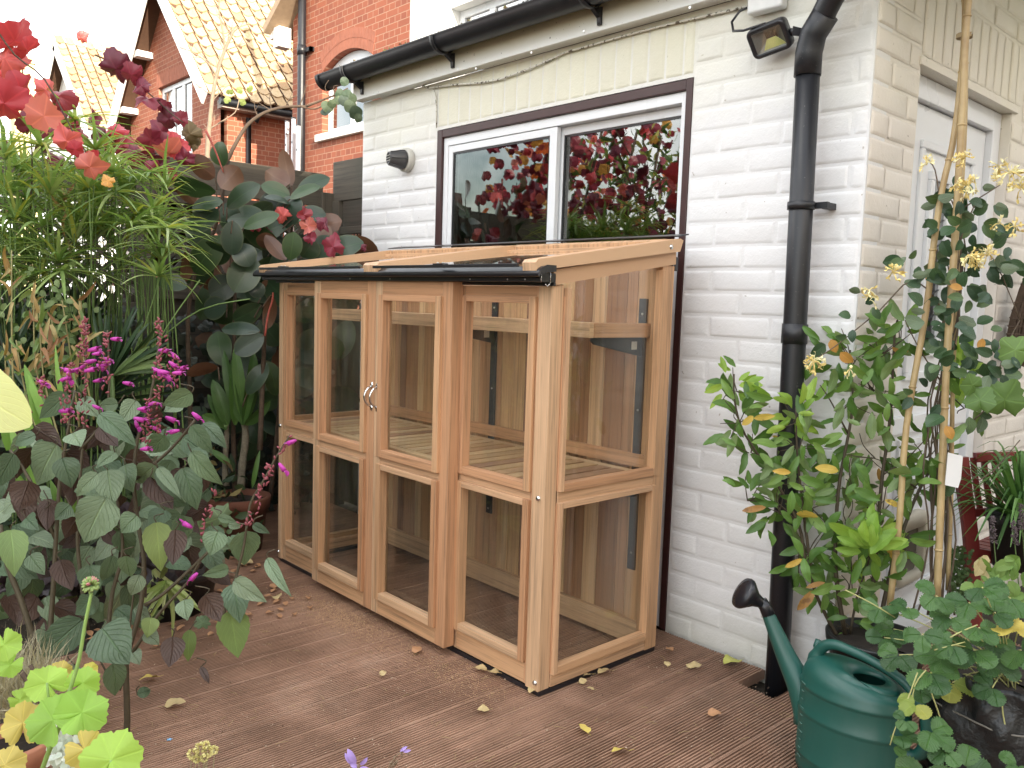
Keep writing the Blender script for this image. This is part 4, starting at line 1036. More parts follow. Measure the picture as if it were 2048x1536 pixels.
def leafmat(name, cols, back=None, rough=.42, trans=.25, vein=.35, nv=7, radialv=0, bump=.4, spots=None, coat=.0, edge=None):
    m = NM(name); k = m.isl(); base = m.ramp(k, [(i/len(cols), c) for i, c in enumerate(cols)], 'CONSTANT')
    sep = m.n('SeparateXYZ'); m.set(sep.inputs[0], m.uv()); u, v = sep.outputs[0], sep.outputs[1]
    ob = m.n('TexCoord').outputs['Object']; f = m.noise(40, ob, 5, .6); f2 = m.noise(9, ob, 4)
    if radialv:
        t = m.math('ABSOLUTE', m.math('SUBTRACT', m.math('FRACT', m.math('ADD', m.math('MULTIPLY', u, float(radialv)), .5)), .5))
        h = m.math('MULTIPLY', t, m.math('ADD', v, .15)); vl = m.math('SUBTRACT', 1.0, m.math('MULTIPLY', h, 14.0), clamp=True)
    else:
        c = m.math('ABSOLUTE', m.math('SUBTRACT', u, .5)); mid = m.math('SUBTRACT', 1.0, m.math('MULTIPLY', c, 26.0), clamp=True)
        q = m.math('ABSOLUTE', m.math('SUBTRACT', m.math('FRACT', m.math('SUBTRACT', m.math('MULTIPLY', v, float(nv)), m.math('MULTIPLY', c, nv*.9))), .5))
        lat = m.math('MULTIPLY', m.math('SUBTRACT', 1.0, m.math('MULTIPLY', q, 9.0), clamp=True), .45); vl = m.math('MAXIMUM', mid, lat)
    c = m.mix(.5, base, m.ramp(f2, [(.3, (.72,)*3), (.7, (1.25,)*3)]), 'MULTIPLY')
    c = m.mix(m.math('MULTIPLY', f, .25), c, tuple(min(1, x*1.6) for x in cols[0]))
    vc = m.mix(1, base, (1.9, 1.9, 1.7), 'MULTIPLY'); c = m.mix(m.math('MULTIPLY', vl, vein), c, vc)
    if edge: c = m.mix(m.math('MULTIPLY', m.math('POWER', m.math('MULTIPLY', m.math('ABSOLUTE', m.math('SUBTRACT', u, .5)), 2.0), 12), .5, clamp=True), c, edge)
    if spots: c = m.mix(m.ramp(m.noise(26, ob, 3), [(.6, (0,)*3), (.68, (.8,)*3)]), c, spots)
    if back:
        bf = m.n('NewGeometry').outputs['Backfacing']; bc = m.mix(m.math('MULTIPLY', vl, .4), m.mix(.5, back, m.ramp(f2, [(.3, (.6,)*3), (.7, (1.4,)*3)]), 'MULTIPLY'), tuple(min(1, x*1.8) for x in back)); c = m.mix(bf, c, bc)
    nb_ = m.bump(m.math('ADD', m.math('MULTIPLY', vl, -.6), f), bump, .003)
    p = m.pbr(c, m.math('MULTIPLY_ADD', f, .15, rough-.07), nb_, Specular_IOR_Level=.45, Coat_Weight=coat)
    if trans:
        t = m.n('BsdfTranslucent'); m.set(t.inputs[0], m.mix(1, c, (1.3, 1.35, .75), 'MULTIPLY')); s = m.n('MixShader'); m.set(s.inputs[0], trans); m.set(s.inputs[1], p.outputs[0]); m.set(s.inputs[2], t.outputs[0]); return m.done(s)
    return m.done(p)
def stemmat(name, c): return simple(name, c, .6, .35, 60, .3)
M['bark'] = simple('brown_bark', (.075, .05, .033), .85, .5, 60, .7)
M['green_stem'] = stemmat('green_stem', (.07, .12, .03)); M['brown_stem'] = stemmat('brown_olive_stem', (.07, .055, .03))
M['terracotta'] = simple('terracotta', (.15, .055, .032), .8, .35, 9, .15); M['compost'] = simple('compost', (.022, .016, .012), .95, .5, 60, 1.0)
M['black_pot'] = simple('black_plastic_pot', (.012, .012, .013), .45, .3, 15, .05)

def pot(name, label, c, r0, r1, h, mat, rim=.012, cat='plant pot', rimh=.03, group=None):
    t = thing(name, label, cat, c, group); mb = MB()
    mb.lathe([(0, .0), (r0, 0), (r1-.004, h-rimh), (r1+rim*.6, h-rimh+.002), (r1+rim, h-.004), (r1+rim-.003, h), (r1-.004, h), (r1-.008, h-.03), (0, h-.032)], c, 36); mb.build('pot', mat, t)
    mb = MB(); rr_ = random.Random(3); n_ = 22
    mb.grid([[Vector(c)+Vector((math.cos(a*.2856)*r1*.955*q/5, math.sin(a*.2856)*r1*.955*q/5, h-.026+rr_.uniform(-.004, .004))) for a in range(n_+1)] for q in range(6)], None, 0, True); mb.build('compost', M['compost'], t); return t

# --- rubber plant
r = random.Random(31)
rub = thing('rubber_plant', 'tall rubber plant with large glossy dark leaves, brown underneath, left of the greenhouse', 'plant', dep(380, 900, 3.8))
mb = MB(); RL = [(449,332,437,284,34,0,3.9,40),(430,354,376,316,40,1,3.7,20),(441,376,477,334,48,1,3.68,15),(432,384,344,356,34,0,3.62,35),(391,408,348,360,30,1,3.7,20),(393,404,378,378,22,1,3.8,0),
 (454,415,522,371,36,0,3.68,30),(583,372,566,299,28,1,3.95,15),(579,368,531,341,42,1,3.9,20),(594,384,660,357,30,0,3.9,35),(580,398,641,374,20,0,3.85,40),(580,390,522,371,28,0,3.9,30),(580,408,528,396,12,0,3.85,60),
 (446,404,385,415,26,0,3.6,40),(465,441,464,510,42,0,3.55,5),(487,455,559,430,28,0,3.6,30),(438,420,378,461,40,0,3.66,20),(443,472,391,545,54,0,3.6,10),(462,508,404,500,44,0,3.6,30),(476,488,500,533,46,0,3.6,10),
 (509,514,468,584,60,0,3.66,5),(572,520,531,470,28,1,3.7,20),(580,520,588,464,38,0,3.68,5),(556,488,512,478,30,1,3.8,20),(604,514,628,478,46,0,3.75,10),(646,514,728,486,42,0,3.85,30),(629,476,660,452,34,1,3.8,20),
 (594,431,652,430,30,0,3.85,30),(375,573,310,560,34,0,3.6,25),(375,500,364,566,24,1,3.6,30),(454,609,408,624,44,0,3.75,20),(523,610,467,640,38,0,3.62,20),(543,590,530,660,26,1,3.55,20),(522,596,505,566,32,0,3.7,10),
 (527,670,470,707,42,0,3.5,10),(520,662,444,660,26,0,3.5,35),(436,734,374,751,24,1,3.4,45),(534,722,552,790,36,0,3.7,20),(447,732,436,664,46,0,3.75,10),(494,788,536,728,34,0,3.6,20),(470,560,420,590,50,0,3.8,10),(500,570,560,560,44,0,3.85,10),
 (592,640,645,600,44,0,3.75,10),(590,692,640,662,36,0,3.7,20),(588,740,634,770,38,0,3.7,0),(640,720,600,700,36,0,3.9,10),(690,700,640,690,44,0,4.0,10),(520,640,560,690,44,0,3.9,10),(480,640,510,700,46,0,3.95,20),(430,560,400,640,44,0,3.95,10),(600,470,640,520,46,0,3.95,10),(540,440,500,420,40,0,4.0,20),(660,500,690,540,40,0,4.0,0),(470,700,500,760,40,0,4.0,0),(700,640,670,720,46,0,4.05,0),(560,800,600,850,46,0,4.0,0),(690,800,650,860,44,0,4.1,0)]
for (a, b, c_, d, w_, bk, D, tl) in RL:
    pleaf(mb, a, b, c_, d, w_*1.05, D, tl*r.choice((-1, 1)), bool(bk), dD=r.uniform(-.05, .05), pf=OVAL, nL=10, nW=6, fold=.12, curl=r.uniform(.03, .12))
for i in range(60):
    a, b = r.uniform(390, 690), r.uniform(470, 880); an = r.uniform(0, 6.3); L_ = r.uniform(50, 80)
    pleaf(mb, a, b, a+L_*math.cos(an), b+L_*math.sin(an)*.8, r.uniform(36, 48), r.uniform(4.0, 4.15), r.uniform(-40, 40), r.random() < .25, pf=OVAL, nL=8, fold=.12)
for i in range(34):
    a, b = r.uniform(400, 690), r.uniform(420, 600)
    if b < 400+(a-540)*.6: continue
    an = r.uniform(0, 6.3); L_ = r.uniform(70, 98); pleaf(mb, a, b, a+L_*math.cos(an), b+L_*math.sin(an)*.8, r.uniform(40, 52), r.uniform(3.78, 3.98), r.uniform(-40, 40), r.random() < .25, pf=OVAL, nL=10, nW=6, fold=.12, curl=.1)
M['rubber_leaf'] = leafmat('glossy_rubber_leaf', [(.022, .045, .022), (.028, .055, .026), (.035, .07, .025), (.018, .036, .024)], (.115, .056, .032), .34, .04, .5, 18, bump=.12, coat=.06, edge=(.12, .13, .06))
mb.build('foliage', M['rubber_leaf'], rub)
mb = MB()
for P, D in ((((384, 1000), (380, 800), (376, 640), (392, 540), (425, 470), (445, 400), (449, 335)), 3.82), (((540, 1000), (560, 800), (566, 600), (583, 480), (583, 372)), 3.95), (((520, 900), (527, 720), (532, 640), (543, 590)), 3.6), (((470, 1000), (466, 800), (470, 600), (466, 441)), 3.8)): stem(mb, P, .012, .006, D)
for (a, b, c_, d, w_, bk, D, tl) in RL[:40]:
    stem(mb, ((a, b), (a+(450-a)*.12, b+14), (a+(450-a)*.2, b+26)), .0028, .003, D)
mb.build('stem', M['bark'], rub)
mb = MB(); stem(mb, ((447, 345), (430, 300), (412, 262)), .002, .006, 3.68); stem(mb, ((530, 672), (536, 630), (545, 600), (546, 585)), .004, .004, 3.5); mb.build('new_shoot', stemmat('red_sheath', (.35, .07, .05)), rub)

# --- red vine along the fence
vine = thing('red_vine', 'crimson vine leaves trailing over the fence top and across the pale sky at upper left', 'plant', (-3.05, -1.2, 0))
mb = MB(); r = random.Random(8)
VL = [(29,82,50,2.7,0),(10,116,44,2.7,0),(54,100,34,2.7,0),(8,206,52,2.6,0),(40,178,36,2.7,0),(88,232,42,2.6,0),(133,282,34,2.6,0),(150,300,22,2.6,0),(179,334,36,2.55,0),(196,318,26,2.6,0),(216,362,18,2.5,1),(232,138,42,2.9,2),(262,150,26,2.9,2),(282,172,26,2.9,2),(296,198,34,2.95,2),(330,214,20,3.0,2),(338,238,24,3.0,2),(362,238,18,3.0,2),
 (117,192,34,2.9,2),(92,180,28,3.0,0),(60,250,30,3.0,2),(70,210,26,3.1,0),(115,236,28,3.2,2),(162,75,16,3.2,0),(100,250,30,3.3,2),(246,292,30,3.6,2),(272,306,30,3.6,2),(302,280,30,3.55,2),(322,262,30,3.5,2),(338,306,32,3.5,0),(352,292,28,3.5,0),(368,318,26,3.5,2),(337,350,18,3.5,2),(290,318,28,3.6,2),(318,330,24,3.6,2),(222,288,28,3.6,2),(198,268,26,3.5,2),(228,262,24,3.6,0),(206,300,24,3.7,2),(185,240,24,3.4,2),(340,278,22,3.6,0),(380,268,24,3.55,3),(384,286,20,3.6,3),(300,338,20,3.5,2),(254,318,24,3.7,2),
 (608,430,20,3.7,2),(616,452,22,3.7,0),(649,446,20,3.7,2),(666,494,30,3.6,2),(512,448,18,3.7,2),(566,432,20,3.8,0),(500,440,16,3.8,2),(528,470,18,3.9,2),(620,476,18,3.7,2),(728,496,10,3.7,2),(600,490,14,3.8,0),(20,150,26,3.2,0),(140,250,26,3.4,2),(160,272,26,3.5,2),(10,300,26,3.3,2),(120,320,24,3.4,2)]
for (x, y, Rp, D, c_) in VL:
    p = dep(x, y, D); n = ((CAMP-p).normalized() + rv(r, .75)).normalized(); up = Vector((r.uniform(-1, 1), r.uniform(-1, 1), r.uniform(-1.2, -.1)))
    radial(mb, p, n, up, Rp/FPX*D*1.08, lambda th, e=r.uniform(.8, 1.0), f=r.uniform(0, 6): vine_out(th)*(1+.12*math.cos(2*th)+.06*math.sin(4*th+f))*e, 40, (0, .25, .5, .75, 1.0), cup=r.uniform(-.2, .6), mi={0: 0, 1: 2, 2: 1, 3: 3}[c_], wav=r.uniform(.10, .24), r=r)
for i in range(1000):   # the part outside the frame, seen mirrored in the patio door
    p = Vector((r.uniform(-3.25, -2.6), r.uniform(-5.0, -1.75), 0)); p.z = r.uniform(1.0, 2.6+.4*math.sin(p.y*3)+.2*math.sin(p.y*8))
    if p.y > -1.85 and p.z < 1.5: continue
    n = Vector((r.uniform(.2, 1), r.uniform(-.3, .9), r.uniform(-.4, .5))); radial(mb, p, n, (0, 0, -1), r.uniform(.025, .055), vine_out, 15, (0, .5, 1), mi=r.choice((0, 1, 1, 1, 1, 1, 2)), r=r)
for i in range(420):
    p = Vector((r.uniform(-3.75, -3.25), r.uniform(-2.9, -1.62), r.uniform(1.6, 2.75))); radial(mb, p, Vector((r.uniform(.2, 1), r.uniform(-.3, .9), r.uniform(-.4, .5))), (0, 0, -1), r.uniform(.03, .06), vine_out, 15, (0, .5, 1), mi=r.choice((1, 1, 1, 1, 0, 2)), r=r)
M['vine_sunlit'] = leafmat('sunlit_red_vine_leaf', [(.50, .06, .08), (.58, .13, .13), (.40, .045, .07), (.55, .18, .15)], (.42, .14, .15), .40, .30, .28, radialv=5, bump=.2)  # red leaves, with sunlight put into the brighter pinkish tones
M['vine_dark'] = leafmat('crimson_vine_leaf', [(.15, .018, .04), (.22, .03, .055), (.10, .016, .035), (.28, .04, .055)], (.24, .08, .10), .40, .18, .28, radialv=5, bump=.2)
M['vine_orange'] = leafmat('orange_vine_leaf', [(.60, .26, .08), (.65, .12, .04), (.62, .34, .10)], None, .5, .4, .4, radialv=5)
M['vine_dry'] = leafmat('dry_brown_leaf', [(.10, .065, .035), (.15, .11, .06)], None, .8, .15, .3, radialv=5)
mb.build('foliage', [M['vine_sunlit'], M['vine_dark'], M['vine_orange'], M['vine_dry']], vine)
mb = MB()
for P, D in ((((-20, 40), (30, 110), (90, 160), (150, 270), (200, 345)), 2.65), (((190, 110), (230, 130), (290, 180), (340, 225), (366, 245)), 2.98), (((0, 330), (120, 300), (250, 315), (330, 300), (390, 262)), 3.6), (((60, 430), (64, 300), (47, 160), (40, 90)), 3.1), (((560, 470), (610, 440), (660, 470), (730, 500)), 3.85)): stem(mb, P, .003, .002, D)
for i in range(14):
    y0 = r.uniform(-4.4, -1.9); mb.tube(smoothp([Vector((-2.95, y0, .2)), Vector((-2.9, y0+r.uniform(-.3, .3), 1.0)), Vector((-2.8, y0+r.uniform(-.5, .5), 1.7)), Vector((-2.7, y0+r.uniform(-.6, .6), 2.3))]), .006, 6)
mb.build('stem', M['bark'], vine)

# --- umbrella sedge
sed = thing('umbrella_sedge', 'bright green umbrella sedge with narrow leaves radiating from the tops of upright stems', 'plant', (-2.5, -1.3, 0))
mb = MB(); ms_ = MB(); r = random.Random(12)
HD = [(65,378,3.0),(178,377,2.95),(84,453,3.0),(262,448,3.05),(165,439,3.2),(306,420,3.2),(288,458,3.25),(47,351,3.2),(123,344,3.2),(225,351,3.2),(83,292,2.9),(190,300,3.0),(302,492,3.3),(53,453,3.3),(246,397,3.3),(207,318,3.35),(20,380,3.2),(140,470,3.3),(215,480,3.3),(100,400,3.4),(330,455,3.4),(30,500,3.3),(60,330,3.4),(150,400,3.45),(270,360,3.35),(200,420,3.4),(150,240,3.0),(10,320,3.0),(240,540,3.4),(120,520,3.4),(330,380,3.4),(5,430,3.4)]
for i in range(46): HD.append((r.uniform(-20, 335), r.uniform(330, 580), r.uniform(2.95, 3.4)))
for (x, y, D) in HD:
    c = dep(x, y, D); nb_l = r.randint(15, 22); tilt = rv(r, .25); ph = r.uniform(0, 6)
    upr = r.random() < .3
    for k in range(nb_l):
        a = ph+2*math.pi*k/nb_l+r.uniform(-.15, .15); L_ = r.uniform(.14, .26); el = r.uniform(-.25, .45) if not upr else r.uniform(.5, 1.2)
        dv = Vector((math.cos(a)*math.cos(el), math.sin(a)*math.cos(el), math.sin(el)))+tilt; dv.normalize()
        tip = c+dv*L_+Vector((0, 0, -L_*r.uniform(.05, .35))); leaf(mb, c, tip, Vector((0, 0, 1))+rv(r, .2), r.uniform(.010, .016), STRAP, 5, 2, .35, r.uniform(.04, .16), mi=r.choice((0, 0, 0, 0, 0, 0, 1)))
    if y > 455 and r.random() < .6: continue
    base = Vector((c.x-.10+r.uniform(-.08, .08), c.y+r.uniform(-.05, .14), .0)); base.x = max(base.x, -2.95)
    ms_.tube(smoothp([base, Vector((base.x*.6+c.x*.4, base.y*.6+c.y*.4, c.z*.5)), c]), .0028, 6)
for (P) in (((300, 560), (340, 540), (330, 590)),): pass
for P, D in ((((235, 780), (290, 650), (330, 520)), 3.1), (((270, 770), (330, 660), (400, 560)), 3.0), (((240, 790), (310, 690), (400, 620), (500, 598)), 3.1), (((215, 800), (250, 650), (262, 500)), 3.2)): stem(ms_, P, .003, .0025, D)
for i in range(34):
    x = r.uniform(130, 335); y0 = r.uniform(500, 560); D = r.uniform(3.2, 3.5); stem(ms_, ((x+r.uniform(-40, 20), 830), (x+r.uniform(-10, 10), 650), (x, y0)), .0035, .0025, D, 0, 5)
M['sedge'] = leafmat('sedge_blade', [(.22, .33, .11), (.30, .40, .15), (.16, .26, .08), (.36, .44, .20)], None, .45, .35, .2, 1, bump=.1); M['sedge_yellow'] = leafmat('yellowing_blade', [(.36, .38, .08), (.30, .34, .09)], None, .5, .35, .2, 1, bump=.1)
mb.build('foliage', [M['sedge'], M['sedge_yellow']], sed); ms_.build('stem', stemmat('sedge_stem', (.10, .17, .045)), sed)

# --- fan palm
pal = thing('fan_palm', 'dark green fan palm with stiff pleated fronds behind the magenta flowers', 'plant', dep(150, 900, 3.1))
mb = MB(); r = random.Random(5); sm_ = MB()
for (hx, hy, D, a0, a1, Lp, n_, mi) in ((222, 752, 2.95, -105, -15, 140, 20, 0), (200, 800, 3.0, -75, 30, 150, 18, 0), (20, 730, 3.05, -160, -40, 150, 18, 0), (70, 800, 3.0, 150, 290, 140, 20, 0), (10, 640, 3.3, -60, 60, 120, 16, 0), (150, 660, 3.4, -160, -30, 110, 16, 0), (225, 752, 2.9, -50, -5, 110, 12, 1)):
    h = dep(hx, hy, D)
    for k in range(n_):
        an = R(a0+(a1-a0)*k/(n_-1)+r.uniform(-2, 2)); l_ = Lp*r.uniform(.85, 1.05); t_ = dep(hx+l_*math.cos(an), hy+l_*math.sin(an), D+r.uniform(-.1, .12)); dv = (t_-h).normalized()
        leaf(mb, h, t_, facing(h, dv, r.choice((-40, 40))), .017, prof(.5, .35), 5, 2, .55, .03, mi=mi)
    sm_.tube([h, Vector((h.x-.1, h.y+.05, .25))], .006, 6)
M['palm'] = leafmat('dark_palm', [(.018, .04, .018), (.03, .06, .025), (.022, .05, .02)], None, .4, .12, .3, 1, bump=.1); M['palm_l'] = leafmat('light_palm', [(.09, .14, .05), (.12, .17, .06)], None, .4, .2, .3, 1)
mb.build('foliage', [M['palm'], M['palm_l']], pal); sm_.build('stem', M['green_stem'], pal)

# --- withered lilies
lil = thing('withered_lily', 'clump of withered lily stems with curled tan leaves at the left edge', 'plant', dep(80, 900, 2.8))
mb = MB(); sm_ = MB(); r = random.Random(15)
for (x, y0, y1, D) in ((12, 900, 500, 2.6), (60, 900, 565, 2.75), (75, 900, 610, 2.7), (100, 880, 640, 2.8), (132, 860, 600, 2.85), (155, 840, 590, 2.85), (40, 900, 680, 2.7), (5, 900, 690, 2.6), (120, 520, 380, 3.1)):
    top = (x+r.uniform(-12, 12), y1); stem(sm_, ((x+r.uniform(20, 50), y0), (x+12, (y0+y1)/2), top), .0035, .002, D)
    for k in range(11):
        t = k/11; px = x+ (1-t)*20; py = y1+(y0-y1)*(1-t)*.7*r.uniform(.5, 1); an = r.uniform(-2.6, -.5) if r.random() < .6 else r.uniform(.6, 2.4); L_ = r.uniform(26, 60)
        pleaf(mb, px, py, px+L_*math.cos(an), py+L_*math.sin(an), r.uniform(5, 9), D, r.uniform(-50, 50), pf=STRAP, nL=6, nW=2, fold=.6, curl=r.uniform(-.5, .5), mi=0 if r.random() < .75 else 1, dD=r.uniform(-.06, .06))
for (bx, by, tx, ty, w_) in ((80, 850, 48, 730, 22), (95, 840, 50, 738, 16), (60, 860, 5, 765, 22), (130, 830, 112, 690, 10), (100, 860, 60, 780, 18), (20, 900, -10, 780, 20), (70, 1000, 20, 850, 24), (45, 1010, 50, 880, 22), (150, 1050, 160, 940, 18), (130, 1060, 100, 960, 20)): pleaf(mb, bx, by, tx, ty, w_, 2.3, r.uniform(-20, 20), pf=STRAP, nL=6, nW=2, curl=.08, mi=2)
M['dry_lily'] = leafmat('tan_withered_leaf', [(.34, .22, .09), (.42, .30, .14), (.26, .13, .07), (.36, .30, .14)], None, .7, .25, .2, 1); M['lily_g'] = leafmat('pale_green_leaf', [(.20, .27, .10), (.15, .24, .08)], None, .5, .3, .2, 1); M['iris'] = leafmat('bright_iris_blade', [(.20, .36, .07), (.16, .30, .06)], None, .42, .35, .15, 1)
mb.build('foliage', [M['dry_lily'], M['lily_g'], M['iris']], lil); sm_.build('stem', stemmat('tan_stem', (.24, .22, .09)), lil)
mb = MB(); r = random.Random(16)   # small light leaves between
for i in range(130):
    x, y = r.gauss(100, 40), r.gauss(660, 60); an = r.uniform(.2, 2.9); L_ = r.uniform(14, 26); pleaf(mb, x, y, x+L_*math.cos(an), y+L_*math.sin(an)*.7, 11, r.uniform(2.85, 3.1), r.uniform(-50, 50), nL=5, nW=2)
jas = thing('climber', 'pale small-leaved climber scrambling between the withered lily stems', 'plant', dep(100, 900, 3.0)); mb.build('foliage', leafmat('pale_climber_leaf', [(.14, .21, .08), (.20, .27, .12)], None, .5, .3), jas); mb = MB()
for i in range(12): x = r.uniform(50, 160); stem(mb, ((x+20, 820), (x, 720), (x+r.uniform(-20, 20), 600)), .0015, .001, 2.98)
mb.build('stem', M['green_stem'], jas)

# --- shrub outside the frame, mirrored in the patio door
hed = thing('garden_shrub', 'tall green shrub growing along the fence, seen mirrored in the patio door glass', 'shrub', (-3.2, -3, 0))
mb = MB(); r = random.Random(41)
for i in range(6500):
    p = Vector((r.gauss(-3.35 if i % 2 else -2.85, .22), r.uniform(-6.2, -2.0), 0)); p.z = r.uniform(.3, (2.75 if i % 2 else 2.2)+.45*math.sin(p.y*2.3)+.3*math.sin(p.y*7)); d = rv(r); d.z -= .3; leaf(mb, p, p+d.normalized()*r.uniform(.06, .12), rv(r), r.uniform(.02, .04), LAN, 3, 2, .2, .1, mi=r.choice((0, 0, 0, 1)))
mb.build('foliage', [leafmat('shrub_leaf', [(.06, .12, .03), (.10, .18, .04), (.16, .24, .06), (.04, .08, .025)], None, .5, .3), leafmat('shrub_leaf_gold', [(.34, .34, .08), (.26, .30, .08)], None, .5, .3)], hed)
mb = MB()
for i in range(9):
    y0 = -2.1-i*.4; mb.tube(smoothp([Vector((-3.3, y0, 0)), Vector((-3.28, y0+r.uniform(-.1, .1), 1)), Vector((-3.2, y0+r.uniform(-.3, .3), 2.5))]), .012, 6)
mb.build('stem', M['bark'], hed)

# --- ivy and dark undergrowth
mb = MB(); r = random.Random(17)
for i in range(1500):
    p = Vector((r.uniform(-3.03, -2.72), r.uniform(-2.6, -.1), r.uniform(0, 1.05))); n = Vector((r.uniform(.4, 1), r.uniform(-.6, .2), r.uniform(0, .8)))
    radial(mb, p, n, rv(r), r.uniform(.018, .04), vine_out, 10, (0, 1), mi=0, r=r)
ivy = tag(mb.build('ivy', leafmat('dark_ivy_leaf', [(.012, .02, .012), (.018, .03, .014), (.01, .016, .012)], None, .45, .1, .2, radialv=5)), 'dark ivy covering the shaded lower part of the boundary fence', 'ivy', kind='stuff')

# --- salvia
sal = thing('magenta_salvia', 'large salvia shrub with grey-green leaves and magenta flower spikes in the left foreground', 'shrub', (-1.131, -1.665, 0))
mb = MB(); r = random.Random(23)
SL = [(113,889,75,970,66,0),(136,788,79,837,44,0),(146,866,163,894,46,0),(199,828,272,893,42,0),(272,801,241,848,38,0),(236,808,198,812,28,0),(329,871,298,905,42,0),(216,940,226,1012,58,0),(213,996,170,1085,84,0),(199,854,236,892,34,1),(301,953,346,1018,50,1),(125,916,142,976,50,0),(57,962,37,1024,56,1),(96,998,94,1062,38,1),(28,908,-6,975,44,0),(71,871,31,891,28,0),(230,905,192,937,26,0),(196,947,155,992,32,0),(315,933,366,1002,28,0),(309,930,270,964,48,0),
 (383,786,325,810,40,0),(362,806,328,824,30,0),(404,848,453,898,34,0),(383,851,425,908,34,0),(383,904,446,968,38,0),(366,936,394,1020,52,0),(316,936,362,999,24,0),(313,1045,322,1142,56,2),(436,1063,420,1112,48,0),(489,1063,489,1130,58,0),(468,1168,480,1247,54,0),(461,1222,476,1316,64,2),(534,1117,585,1194,26,0),(204,1256,260,1329,92,0),(225,1328,229,1391,44,0),(165,1240,72,1322,66,0),(345,1274,337,1334,46,1),(379,1260,376,1322,28,2),(302,1235,294,1276,34,2),(369,1200,376,1241,36,0),
 (274,1031,243,1066,44,0),(457,1137,403,1151,26,0),(468,1161,534,1204,38,0),(155,1035,130,1078,40,1),(91,1017,102,1068,38,1),(53,1035,80,1062,34,0),(21,1060,28,1155,56,2),(410,1190,440,1244,48,1),(225,1112,203,1160,30,0),(253,1112,262,1153,34,0),(401,1334,418,1366,14,1),(457,1049,486,1053,16,0),(506,1049,540,1067,18,0),(436,1035,472,1044,18,0),(320,820,290,835,30,1),(160,800,200,836,36,0),(250,930,268,985,44,0),(330,1020,300,1060,40,0),(350,1060,345,1130,44,1),(180,1130,190,1190,50,0),(120,1120,145,1180,44,1),(60,1110,90,1150,36,0),(140,1010,110,1040,36,0),(240,1060,262,1110,44,0),(280,1150,262,1190,34,0),(100,1270,60,1300,46,0),(262,1300,280,1330,30,0),(275,1390,300,1380,22,0),(150,1330,130,1375,44,0),(290,1265,318,1290,30,0),(180,1200,150,1230,44,0)]
for (a, b, c_, d, w_, k) in SL:
    D = 2.02+r.uniform(-.14, .12); pleaf(mb, a, b, c_, d, w_, D, r.uniform(-28, 28), k == 1, dD=r.uniform(-.05, .05), pf=HEART, nL=14, nW=6, fold=.14, curl=r.uniform(.02, .14), serr=.035, mi=1 if k == 2 else 0, wav=.03)
for i in range(190):
    a, b = r.uniform(-10, 420), r.uniform(850, 1240)
    if b > 1140 and a > 300: continue
    an = r.uniform(.3, 2.8); L_ = r.uniform(42, 80); pleaf(mb, a, b, a+L_*math.cos(an), b+L_*math.sin(an), L_*.62, r.uniform(2.18, 2.5), r.uniform(-55, 55), r.random() < .3, pf=HEART, nL=10, nW=4, fold=.15, curl=.08, serr=.03)
M['salvia'] = leafmat('salvia_leaf', [(.12, .18, .10), (.09, .145, .085), (.17, .235, .145), (.065, .105, .06), (.21, .27, .18)], (.065, .036, .026), .46, .14, .75, 7, bump=1.4); M['salvia_y'] = leafmat('yellowing_salvia_leaf', [(.20, .27, .09), (.15, .23, .08)], (.12, .10, .05), .55, .25, .45, 7, bump=.5)
mb.build('foliage', [M['salvia'], M['salvia_y']], sal)
mb = MB()
for P, r0, r1 in ((((250, 1500), (255, 1440), (252, 1320), (262, 1285), (282, 1210), (288, 1120), (275, 1040), (268, 960), (275, 880), (300, 800), (318, 690), (321, 640)), .0085, .0025), (((255, 1320), (225, 1290), (218, 1250), (226, 1180), (245, 1110), (240, 1040), (228, 960)), .007, .003), (((290, 1210), (330, 1185), (400, 1120), (440, 1080)), .005, .0035), (((440, 1250), (470, 1160), (488, 1090), (500, 1010), (525, 965), (552, 915), (580, 870)), .004, .002), (((262, 1310), (320, 1225), (375, 1165), (400, 1120)), .0045, .003),
                  (((100, 1420), (70, 1290), (42, 1200), (15, 1130), (0, 1050)), .0085, .006), (((90, 1400), (105, 1200), (112, 1080), (120, 960), (135, 870), (150, 780)), .007, .003), (((175, 1260), (165, 1180), (155, 1080), (160, 960), (170, 820), (172, 640)), .006, .002), (((112, 1080), (60, 960), (20, 900)), .005, .003), (((268, 960), (340, 900), (390, 840)), .0045, .003), (((160, 900), (215, 820), (215, 660)), .004, .002), (((258, 1300), (240, 1380), (205, 1330), (190, 1290)), .003, .002), (((255, 1300), (262, 1230), (268, 1180)), .003, .002)):
    stem(mb, P, r0, r1, 2.1, 0)
for (a, b, c_, d, w_, k) in SL: stem(mb, ((a, b), (a+(r.uniform(-12, 12)), b-12), (a+r.uniform(-22, 22), b-18)), .0014, .0016, 2.05, 0, 5)
mb.build('stem', M['brown_stem'], sal)
mc = MB(); M['magenta'] = simple('magenta_petal', (.44, .035, .32), .5, .35, 120, .2)
def flower(_, x, y, D, s=1.0, an=None):
    mb = MB(); p = dep(x, y, D); an = r.uniform(-1.3, .9)+(math.pi if r.random() < .35 else 0) if an is None else an; d = (RT*math.cos(an)+UP*math.sin(an)*.6+rv(r, .2)).normalized(); L_ = .015*s
    q = p+d*L_; mb.tube([p-d*L_*.6, p, q], [.003*s, .0055*s, .0068*s], 8); up_ = UP
    leaf(mb, q-d*.003, q+d*.012*s+up_*.004*s, up_+d*.2, .014*s, OVAL, 4, 2, -.3, .2); leaf(mb, q-d*.003, q+d*.010*s-up_*.008*s, up_+d*.6, .018*s, OVAL, 4, 2, .2, .2); mb.build('flower', M['magenta'], sal)
